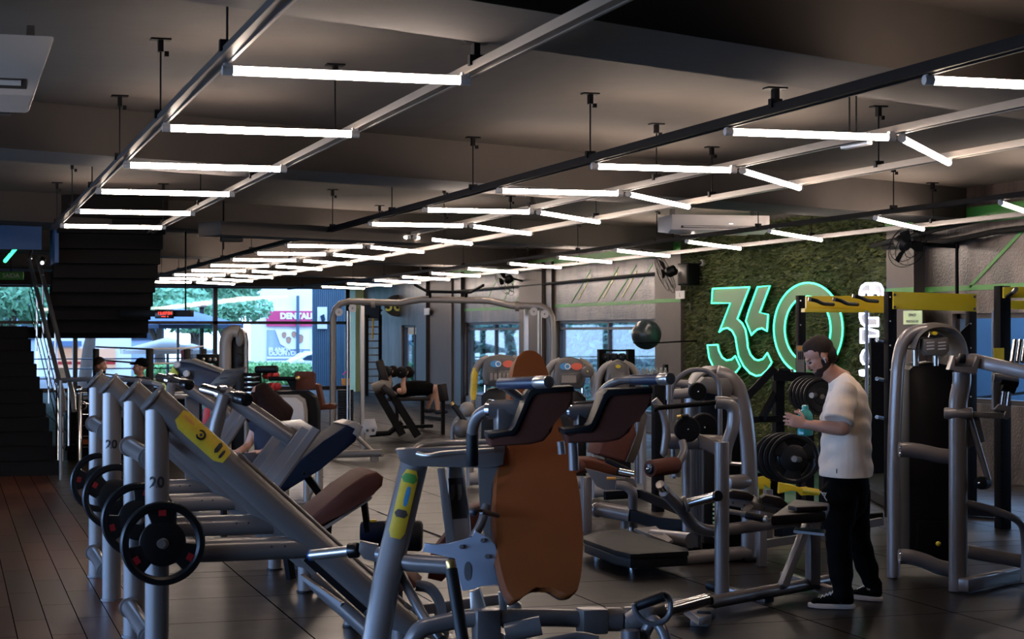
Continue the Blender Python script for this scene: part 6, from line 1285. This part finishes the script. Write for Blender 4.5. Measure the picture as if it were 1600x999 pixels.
# tall light tower
t = Thing('slim_tower', atZ(362, 700), 'slim light grey rounded machine tower standing before the street window', 'gym machine'); d = 22.0
b = t('side_shell', 'plastic_light'); P = w([(352, 640), (352, 535), (356, 522), (364, 517), (374, 519)], d); P.insert(0, Vector((P[0].x, P[0].y, .02))); b.tube(P, .075, 16, .1, ry=.1, up=(0, 1, 0))
b = t('dark_cover', 'shroud'); P = w([(358, 530), (366, 517), (374, 514), (381, 520), (383, 535)], d + .05); b.prism(P + [Vector((P[-1].x, P[-1].y, .05)), Vector((P[0].x, P[0].y, .05))], FW * .3, .02)
b = t('edge_rail', 'champagne'); P = [Vector((W(384, 530, d).x, W(384, 530, d).y, .02))] + w([(384, 530, d), (379, 518, d), (370, 512, d)]); b.tube(P, .02, 8, .1)
b = t('pulley_cover', 'plastic_gray'); b.prism([W(374 + 6 * math.cos(a), 530 + 12 * math.sin(a), d - .06) for a in [i * PI / 8 for i in range(16)]], FW * .1, .01); b = t('weight_window', 'black'); b.prism([W(373 + 6 * math.cos(a), 562 + 10 * math.sin(a), d - .03) for a in [i * PI / 8 for i in range(16)]], FW * .08, .005); t.end()
# blue-grey box machine with lime panel and slotted board
t = Thing('slate_box_machine', atZ(310, 760), 'slate blue angled machine housing with a lime yellow panel and round white caps', 'gym machine'); d = 17.0
b = t('housing', 'slate'); b.prism(w([(272, 572), (283, 563), (300, 564), (345, 583), (350, 600), (330, 640), (296, 622), (276, 596)], d), FW * .35, .02)
b = t('housing/top_edge', 'plastic_gray'); b.prism(w([(281, 563), (297, 561), (346, 580), (347, 585), (300, 567), (283, 566)], d - .04), FW * .3, .004)
b = t('lime_panel', 'lime'); b.prism(w([(270, 573), (278, 584), (264, 628), (246, 612)], d - .06), FW * .06, .004)
for k, (x, y) in enumerate(((276, 570), (291, 584))): t('round_cap#%d' % k, 'white_gray').lathe(W(x, y, d - .1), -FH, [(.032, -.03), (.032, 0), (.026, .008)], 20)
t('cap_shadow_ring', 'black').cyl(W(292, 588, d - .02), W(292, 588, d - .05), .05, n=20); p = W(300, 620, d + .15); t('stand', 'steel_dark').bar(p, (p.x, p.y, 0), .12, .12, up=(0, 1, 0)); t('base', 'steel_dark').box((p.x, p.y, .03), (.8, .6, .06), None, .01)
t('red_strap', 'red').prism(w([(318, 640), (328, 632), (326, 668), (316, 662)], d - .1), FW * .05, .004); t.end()
t = Thing('slotted_board', atZ(345, 760), 'dark slanted board with six slots beside the weight horn', 'board'); d = 15.5
b = t('board', 'screen_dark'); b.prism(w([(322, 608), (350, 578), (384, 574), (362, 606)], d), FW * .05, .003)
for k in range(3):
    for j in range(2): x = 334 + 9 * k + 17 * j; y = 602 - 9 * k - 2 * j; t('board/slot#%d' % (k * 2 + j), 'ink').prism(w([(x, y), (x + 10, y - .5), (x + 12, y - 3), (x + 2, y - 2.5)], d - .01), FW * .008)
p = W(350, 595, d + .03); t('stand', 'black_steel').cyl(p, (p.x, p.y, 0), .03, n=10); t.end()
# champagne low frame behind the navy pad
t = Thing('low_champagne_frame', atZ(475, 785), 'low champagne steel machine frame behind the dark blue pad', 'frame'); d = 18.6
for k, (x, y0, y1) in enumerate(((446, 700, 790), (480, 690, 793), (499, 700, 772))): p = W(x, y0, d); t('post#%d' % k, 'champagne').tube([p, (p.x, p.y, .02)], .04, 12)
for k, (a, c) in enumerate((((446, 786), (482, 786)), ((480, 725), (500, 722)), ((480, 776), (502, 742)))): t('bar#%d' % k, 'champagne').cyl(W(*a, d), W(*c, d), .035, n=12)
t('top_tube', 'champagne').tube(w([(440, 676, d), (475, 672, d), (495, 676, d), (500, 690, d), (499, 702, d)]), .03, 12, .1)
for k in range(5): t('chrome_link#%d' % k, 'chrome').cyl(W(470 + 5 * k, 700 - 4 * k, d - .2), W(476 + 5 * k, 692 - 4 * k, d - .2), .012, n=8)
t.end()
# boxing ring far left
t = Thing('boxing_ring', (4.2, 33, 0), 'boxing ring with dark padded corner posts and pale ropes near the street window', 'boxing ring'); d = 34.0
PX = [(234, 33), (292, 34.5), (150, 38), (318, 40)]; Q = []
for k, (x, dq) in enumerate(PX): p = W(x, 545, dq); Q.append(p); t('corner_post#%d' % k, 'black').box((p.x, p.y, p.z / 2), (.13, .13, p.z), None, .02)
for j, y in enumerate((1.45, 1.18, .90, .62)):
    for a, c in ((0, 1), (0, 2), (1, 3)): t('rope#%d' % (j * 3 + a + c), 'parasol').tube([(Q[a].x, Q[a].y, y), (Q[c].x, Q[c].y, y)], .018, 8)
t('mat', 'sea_blue').box((sum(q.x for q in Q) / 4, sum(q.y for q in Q) / 4, .2), (3.4, 4.5, .4), None, .02); t.end()
t = Thing('black_bar_rack', atZ(325, 640), 'black horizontal bar rack left of the slim grey tower', 'rack'); t('beam', 'black').bar(W(308, 561, 30), W(344, 561, 30), .16, .16, bev=.01)
for x in (312, 340): p = W(x, 561, 30); t('post#%d' % x, 'black').cyl(p, (p.x, p.y, 0), .03, n=8)
for x in (318, 328, 336): t('hook#%d' % x, 'brushed').ball(W(x, 562, 29.85), .03, 8)
t.end()
# stall bars at the back corner
t = Thing('wall_bars', atX(585, 640, XR - .5), 'tall dark climbing ladder of wall bars with yellow straps in the far corner', 'ladder'); d = 50.0
for x in (573, 594): p = W(x, 492, d); t('side_post#%d' % x, 'black_steel').bar(p, (p.x, p.y, 0), .09, .06, up=(0, 1, 0))
for k in range(11): t('rung#%d' % k, 'steel').cyl(W(573, 500 + k * 11, d), W(594, 500 + k * 11, d), .02, n=8)
t('yellow_strap', 'yellow').bar(W(583, 494, d - .1), W(582, 530, d - .1), .06, .03); t.end()
# wall-side rack with exercise ball and bottles
t = Thing('storage_rack', (10.4, 29.6, 0), 'black storage rack in front of the near window holding small weights', 'rack'); d = 30.0
for k, x in enumerate((940, 985, 1040)): p = W(x, 546 if k < 2 else 570, d); t('post#%d' % k, 'black_steel').bar((p.x, p.y, 0), p, .12 if k < 2 else .06, .1, up=(0, 1, 0))
for k, (y, x1) in enumerate(((548, 985), (563, 985), (590, 1045), (606, 1045))): t('shelf#%d' % k, 'black_steel').bar(W(938, y, d), W(x1, y, d), .35 if k > 1 else .03, .03)
t.end()
rg = random.Random(5)
for k in range(6):
    c = W(1005 + k * 7, 587, 29.9); t = Thing('bottle', c - Z * .08, '%s from the left of the small pale bottles on the window rack' % ['first', 'second', 'third', 'fourth', 'fifth', 'sixth'][k], 'bottle', 'bottles on the window rack')
    t('bottle_body', 'white_gray').lathe(c - Z * .02, Z, [(.03, -.04), (.034, -.03), (.034, .08 + .03 * (k % 3 == 0)), (.015, .12)], 14); t('cap', 'white').cyl(c + Z * .10, c + Z * .13, .016, n=10); t.end()
for k, x in enumerate((948, 960, 972, 1020, 1032)): y = 558 if x < 990 else 602; dumbbell(W(x, y, 29.8), FH + RH * .3, .06, .2, '%s small dark dumbbell from the left on the window rack' % ['first', 'second', 'third', 'fourth', 'fifth'][k], 'dumbbells on the window rack')
c = W(1010, 523, 29.0); t = Thing('exercise_ball', c - Z * .23, 'large dark grey exercise ball held up in front of the near window', 'ball'); t('ball', 'ball').ball(c, R_(23.5, 29), 36); t('valve', 'ink').ball(c - FH * .235, .012, 8); t.end()
t = Thing('ball_holder', (c.x, c.y, 0), 'thin wall bracket ring holding the exercise ball', 'bracket'); t('ring', 'black_steel').tube([c - Z * .13 + (RH * math.cos(a) + FH * math.sin(a)) * .205 for a in [i * PI / 12 for i in range(24)]], .01, 6, closed=True); t('arm', 'black_steel').cyl(c - Z * .13 + RH * .2, (XR, c.y + .3, c.z - .1), .012, n=8); t.end()
t = Thing('hex_dumbbell', W(600, 850, 10.6), 'dark blue and black dumbbell roller between the leg press and the centre machine', 'dumbbell'); d = 11.2
t('bar', 'champagne').bar(W(590, 818, d), W(650, 816, d), .02, .03); t('roller#0', 'navy_pad').cyl(W(563, 832, d), W(602, 832, d), R_(17, d), n=26, bev=.015); t('roller#1', 'black').cyl(W(622, 837, d - .1), W(660, 838, d - .1), R_(24, d), n=28, bev=.02); t('axle', 'steel').cyl(W(600, 832, d), W(625, 836, d), .03, n=12)
p = W(592, 832, d); t('stand', 'black_steel').cyl(p, (p.x, p.y, 0), .03, n=10); t('yellow_tag', 'yellow').box(W(583, 815, d), (.04, .03, .02)); t('stalk', 'black').cyl(W(570, 786, d), W(574, 820, d), .018, n=8); t.end()
t = Thing('seat_bench', atZ(720, 960), 'brown padded seat seen between the legs of the centre machine', 'bench'); d = 10.6
b = t('back_pad', 'maroon_leather'); b.prism(w([(668, 905), (672, 868), (700, 832), (735, 795), (752, 790), (758, 800), (750, 830), (720, 880), (690, 910)], d), FW * .4, .02); t('frame', 'steel').bar(W(640, 955, d), W(790, 935, d), .08, .06, bev=.01); b = t('foot', 'steel'); p = W(690, 950, d); b.bar(p, (p.x, p.y, 0), .07, .07, up=(0, 1, 0)); t('seat_pad', 'maroon_leather').prism(w([(596, 892), (640, 900), (655, 915), (640, 925), (600, 925), (590, 905)], 10.3), FW * .35, .02); t('seat_stem', 'steel_dark').cyl(W(620, 920, 10.5), (W(620, 920, 10.5).x, W(620, 920, 10.5).y, 0), .035, n=10); t.end()
b = MB(); P = [atZ(590, 800, .006), atZ(620, 812, .006), atZ(660, 828, .006), atZ(720, 850, .006)]; b.tube(P, .006, 6); solo('floor_cable', b, 'cable', P[0], 'thin black cable lying across the open floor', 'cable')
# ============================================================ OUTSIDE
def store(label):
    Y = 80.0; g = lambda x, y, dy=0: atY(x, y, Y + dy)
    t = Thing('shop_building', (g(450, 600).x, Y, -.1), label, 'building')
    a, c = g(408, 440), g(505, 440); t('facade', 'store_white').box(((a.x + c.x) / 2, Y + 1.5, 3.2), (c.x - a.x, 3, 6.8))
    a, c = g(416, 486), g(505, 510); t('sign_board', 'magenta_sign').box(((a.x + c.x) / 2, Y - .1, (a.z + c.z) / 2), (c.x - a.x, .15, a.z - c.z))
    a, c = g(417, 516), g(484, 580); t('poster', 'ad_blue').box(((a.x + c.x) / 2, Y - .05, (a.z + c.z) / 2), (c.x - a.x, .08, a.z - c.z)); a, c = g(428, 516), g(484, 546); t('poster/photo', 'store_white').prism([g(430, 516, -.12), g(484, 516, -.12), g(484, 546, -.12), g(452, 546, -.12), g(438, 538, -.12)], (0, -.02, 0))
    for k, (x, y, r) in enumerate(((444, 524, 4.5), (451, 532, 5), (459, 523, 4.5), (469, 530, 6.5))):
        t('poster/face#%d' % k, 'skin').prism([g(x + r * .75 * math.cos(q), y + r * math.sin(q), -.16) for q in [i * PI / 8 for i in range(16)]], (0, -.02, 0)); t('poster/hair#%d' % k, 'hair').prism([g(x + r * .8 * math.cos(q), y - r * .3 + r * .8 * math.sin(q), -.14) for q in [PI + i * PI / 8 for i in range(9)]], (0, -.02, 0))
    for k, (x0, x1, y) in enumerate(((416, 460, 558), (416, 446, 564),)): a, c = g(x0, y), g(x1, y + 2.5); t('poster/white_line#%d' % k, 'store_white').box(((a.x + c.x) / 2, Y - .12, (a.z + c.z) / 2), (c.x - a.x, .04, a.z - c.z))
    t('door_post', 'clad_blue').box((g(464, 540).x, Y - .2, 1.6), (.12, .1, 3.6))
    e = t.end(); o = text_mesh('DENTALUNI', .36, (g(447, 497).x - .3, Y - .19, g(447, 494.5).z), (1, 0, 0), Z, .02, 'store_white', 'lettering', e, e.location, align='LEFT', bold=.02)
    o = text_mesh('PLANOS', .26, (g(419, 547).x, Y - .11, g(419, 547).z), (1, 0, 0), Z, .01, 'store_white', 'lettering', e, e.location, align='LEFT', bold=.012); o = text_mesh('ODONTOLÓGICOS', .26, (g(419, 553).x, Y - .11, g(419, 552.5).z), (1, 0, 0), Z, .01, 'store_white', 'lettering', e, e.location, align='LEFT', bold=.012)
store('white shop across the street with a magenta sign and a family poster')
t = Thing('dark_building', (7, 88, 0), 'grey building with wide upper windows behind the trees', 'building'); t('wall', 'ad_blue').box((5.5, 92, 3), (9, 6, 8)); t('roof_edge', 'store_white').box((6.5, 88.9, 6.1), (13, .4, .5))
for k in range(5): t('window#%d' % k, 'dark_glass').box((2.2 + k * 1.7, 88.95, 2.2), (1.2, .1, 1.6))
t.end()
t = Thing('corner_shop', (2.5, 78, 0), 'white shop front with warm lit windows seen under the hanging stair', 'building'); g = lambda x, y: atY(x, y, 78)
a, c = g(60, 505), g(205, 600); t('wall', 'store_white').box(((a.x + c.x) / 2, 79.5, 2.4), (c.x - a.x, 3, 5)); t('awning', 'parasol_blue').prism([g(80, 533), g(125, 533), g(125, 541), g(80, 541)], (0, -1, 0))
mat('warm_window', (0.5, .3, .2), .4, emit=(1.0, .55, .35), es=.5)
for k, (x0, x1) in enumerate(((90, 112), (120, 135), (155, 180))): a, c = g(x0, 545), g(x1, 575); t('window#%d' % k, 'warm_window').box(((a.x + c.x) / 2, 77.95, (a.z + c.z) / 2), (c.x - a.x, .1, a.z - c.z)); t('window#%d/shelf' % k, 'red').box(((a.x + c.x) / 2, 77.88, (a.z + c.z) / 2 - .2), (c.x - a.x, .05, .12))
e = t.end(); text_mesh('cibo', .5, (g(150, 560).x, 77.8, g(150, 562).z), (1, 0, 0), Z, .02, 'store_white', 'lettering', e, e.location)
t = Thing('blue_clad_wall', (12, 60, 0), 'tall blue corrugated clad wall just outside the right end of the street window', 'wall')
g = lambda x, y: atY(x, y, 60)
a, c = g(488, 440), g(552, 440); b = t('cladding', 'clad_blue'); n = 40
for i in range(n): xx = a.x + (c.x - a.x) * (i + .5) / n; b.box((xx, 60 + (.03 if i % 2 else 0), 1.8), ((c.x - a.x) / n, .08, 3.9))
a, c = g(495, 480), g(510, 514); t('poster', 'store_white').box(((a.x + c.x) / 2, 59.9, (a.z + c.z) / 2), (c.x - a.x, .03, a.z - c.z)); t('poster/picture', 'dark_glass').prism([g(499, 494), g(505, 491), g(507, 500), g(502, 506)], (0, -.16, 0)); t.end()
t = Thing('parked_car', (atY(470, 590, 70).x, 70, -.11), 'white parked car behind the street window, front wheel visible', 'car'); g = lambda x, y: atY(x, y, 70)
body = [g(442, 590), g(442, 578), g(448, 572), g(458, 569), g(468, 560), g(478, 553), g(495, 550), g(520, 550), g(530, 560), g(532, 588), g(484, 590), g(480, 580), g(472, 577), g(464, 581), g(461, 590)]
t('car_body', 'car_white').prism(body, (0, 1.7, 0), .08); t('side_window', 'dark_glass').prism([g(470, 563), g(480, 556), g(496, 553), g(496, 564)], (0, -.01, 0)); c = g(472, 588); t('wheel', 'black').cyl((c.x, 69.95, .22), (c.x, 70.2, .22), .33, n=24); t('wheel/rim', 'brushed').cyl((c.x, 69.9, .22), (c.x, 69.96, .22), .2, n=18); t('mirror', 'car_white').ball(g(470, 566) - Vector((0, .1, 0)), .12, 10); t('headlight', 'brushed').ball(g(446, 577), .16, 10); t.end()
def tree(cx, cy, z0, z1, r, label, n=2600, trunk=True, m='leaf', seed=1, lean=0.0, ls=.16):
    rg = random.Random(seed); t = Thing('tree', (cx, cy, -.1), label, 'tree', 'street trees'); b = t('foliage', m); cl = [(rg.gauss(0, .5), rg.gauss(0, .5), rg.random()) for _ in range(14)]
    for i in range(n):
        q = cl[i % 14]; v = Vector((rg.gauss(0, 1), rg.gauss(0, 1), rg.gauss(0, 1))).normalized() * rg.uniform(.5, 1.0) ** .5 * .5
        p = Vector((cx + (q[0] + v.x) * r, cy + (q[1] + v.y) * r * .6, z0 + (z1 - z0) * (q[2] * .75 + .12 + v.z * .3)))
        a = Vector((rg.uniform(-1, 1), rg.uniform(-1, 1), rg.uniform(-1, 1))).normalized(); c = a.orthogonal().normalized(); s = ls * rg.uniform(.6, 1.3)
        b.bm.faces.new([b.bm.verts.new(p + a * s), b.bm.verts.new(p + c * s * .45), b.bm.verts.new(p - a * s), b.bm.verts.new(p - c * s * .45)])
    if trunk:
        k = t('trunk', 'bark'); k.tube([(cx, cy, -.1), (cx + lean * .3, cy, z0 * .6), (cx + lean, cy, z0 + .8)], .22, 10, .3, taper=(1, .6)); k2 = t('branch', 'bark'); k2.tube([(cx + lean * .3, cy, z0 * .6), (cx - .9, cy + .3, z0 + 1.2)], .12, 8)
    for f in (t.end(),): pass
def gx(px, Y): return atY(px, 520, Y).x
tree(gx(300, 72), 72, 2.2, 5.4, 1.9, 'wide green tree behind the middle of the street window', 5200, seed=2)
tree(gx(250, 70), 70, 1.9, 3.6, 2.2, 'green tree behind the cream parasol', 3000, seed=3)
tree(gx(310, 66), 66, 1.6, 3.0, 1.6, 'small bushy tree right of the white totem', 2400, seed=4)
tree(gx(352, 74), 74, 2.4, 4.6, .9, 'green tree hanging in front of the grey upper windows', 2200, seed=5)
tree(gx(131, 62), 62, 2.6, 4.8, 2.6, 'forked dark tree trunk seen under the hanging stair', 2200, seed=6, lean=.7)
tree(gx(20, 66), 66, 1.8, 5.0, 3.0, 'green tree beyond the top of the stairs at the left edge', 4000, seed=7)
for k, (px, Y, l) in enumerate(((402, 66, 'low green hedge left of the magenta shop door'), (265, 64, 'low green hedge beneath the cream parasol'), (435, 63, 'low green plants in front of the parked car'), (330, 63, 'low green plants below the grey pillar'))):
    rg = random.Random(k); b = MB(); x0 = gx(px, Y)
    for i in range(1500):
        p = Vector((x0 + rg.uniform(-1.2, 1.2), Y + rg.uniform(-.4, .4), rg.uniform(-.1, .65))); a = Vector((rg.uniform(-1, 1), rg.uniform(-1, 1), rg.uniform(0, 1))).normalized(); c = a.orthogonal().normalized(); s = .11
        b.bm.faces.new([b.bm.verts.new(p + a * s), b.bm.verts.new(p + c * s * .4), b.bm.verts.new(p - a * s), b.bm.verts.new(p - c * s * .4)])
    solo('hedge', b, 'leaf_bright', (x0, Y, -.1), l, 'hedge', 'street hedges')
def parasol(px, Y, z, h, r, m, label):
    c = Vector((gx(px, Y), Y, 0)); t = Thing('parasol', c, label, 'parasol', 'street parasols'); b = t('canopy', m); top = b.bm.verts.new((c.x, c.y, z + h)); n = 8
    rr = [b.bm.verts.new((c.x + r * math.cos(2 * PI * i / n + .39), c.y + r * math.sin(2 * PI * i / n + .39), z)) for i in range(n)]; r2 = [b.bm.verts.new(v.co - Vector((0, 0, .12))) for v in rr]
    for i in range(n): b.bm.faces.new((top, rr[i], rr[(i + 1) % n])); b.bm.faces.new((rr[i], rr[(i + 1) % n], r2[(i + 1) % n], r2[i]))
    t('pole', 'steel').cyl((c.x, c.y, -.1), (c.x, c.y, z + h), .05, n=10)
    for i in range(n): t('rib#%d' % i, 'steel_dark').cyl((c.x, c.y, z + .25), rr[i].co, .02, n=6)
    t.end()
parasol(262, 60, 1.18, .42, 1.6, 'parasol', 'cream pointed parasol outside behind the boxing ring')
parasol(278, 57.5, 2.0, .55, 2.1, 'parasol_blue', 'large grey blue parasol outside beneath the digital clock')
t = Thing('totem_sign', (gx(290, 58), 58, -.1), 'white rounded totem with a red base outside the street window', 'sign'); c = atY(289, 530, 58); t('head', 'lamp_white').box((c.x, 58, c.z), (.34, .16, .36), None, .06); t('post', 'red').box((c.x - .05, 58, .6), (.16, .1, 1.2), None, .02); t.end()
t = Thing('street_pillar', (gx(315, 58), 58, -.1), 'dark brown square pillar outside the street window', 'pillar'); t('shaft', 'mullion').box((gx(315, 58), 58, 1.25), (.13, .13, 2.7), None, .01); t('cap', 'steel_dark').box((gx(315, 58), 58, 2.6), (.3, .3, .08)); t.end()
t = Thing('street_railing', (5, 56.5, -.1), 'thin dark horizontal railing outside along the street window', 'railing')
for k, z in enumerate((.95, .65, .35)): t('rail#%d' % k, 'dark_glass').cyl((.3, 56.5, z), (8.5, 56.5, z), .02, n=8)
for k in range(7): t('post#%d' % k, 'dark_glass').cyl((.5 + k * 1.3, 56.5, -.1), (.5 + k * 1.3, 56.5, .95), .02, n=8)
t.end()
# side yard beyond the right wall
b = MB(); rg = random.Random(11)
for i in range(16000):
    y = rg.uniform(30, 50); p = Vector((16.5 + rg.gauss(0, .3), y, max(-.05, rg.gauss(1.5, 1.1)))); a = Vector((rg.uniform(-1, 1), rg.uniform(-1, 1), rg.uniform(-1, 1))).normalized(); c = a.orthogonal().normalized(); s = .13 * rg.uniform(.6, 1.3)
    b.bm.faces.new([b.bm.verts.new(p + a * s), b.bm.verts.new(p + c * s * .4), b.bm.verts.new(p - a * s), b.bm.verts.new(p - c * s * .4)])
solo('yard_hedge', b, 'leaf_dark', (16.5, 40, -.1), 'green hedge in the side yard seen through the right-hand windows', 'hedge', kind='stuff')
t = Thing('yard_wall', (19, 38, -.1), 'plain blue grey wall standing at the far side of the side yard', 'wall'); t('wall', 'clad_blue').box((19, 38, 2.4), (.3, 44, 5.0)); t('coping', 'steel_dark').box((19, 38, 4.95), (.4, 44, .1)); t.end()
t = Thing('yard_end_wall', (17, 63, -.1), 'tall blue grey wall closing the far end of the side yard', 'wall'); t('wall', 'clad_blue').box((18.0, 63, 2.4), (9.5, .3, 5.0)); t('coping', 'steel_dark').box((18.0, 63, 4.95), (9.5, .4, .1)); t.end()
b = MB(); rg = random.Random(12)
for i in range(9000):
    p = Vector((rg.uniform(12.6, 18), 56 + rg.gauss(0, .8), max(-.05, rg.gauss(1.4, 1.0)))); a = Vector((rg.uniform(-1, 1), rg.uniform(-1, 1), rg.uniform(-1, 1))).normalized(); c = a.orthogonal().normalized(); s = .15 * rg.uniform(.6, 1.3)
    b.bm.faces.new([b.bm.verts.new(p + a * s), b.bm.verts.new(p + c * s * .4), b.bm.verts.new(p - a * s), b.bm.verts.new(p - c * s * .4)])
solo('yard_shrubs', b, 'leaf_dark', (15, 56, -.1), 'green shrubs at the far end of the side yard seen through the far windows', 'shrubs', kind='stuff')
t = Thing('outside_stair', (14, 16, -.1), 'dark steel stair with slanted railings outside the rightmost window', 'stair')
for k in range(5): t('slanted_rail#%d' % k, 'mullion').bar((13.8, 11, .6 + .32 * k), (13.8, 24, -2.2 + 1.6 + .32 * k), .04, .035)
for k in range(9): t('baluster#%d' % k, 'mullion').cyl((13.8, 11.5 + 1.3 * k, .0), (13.8, 11.5 + 1.3 * k, 2.0), .02, n=6)
t.end()
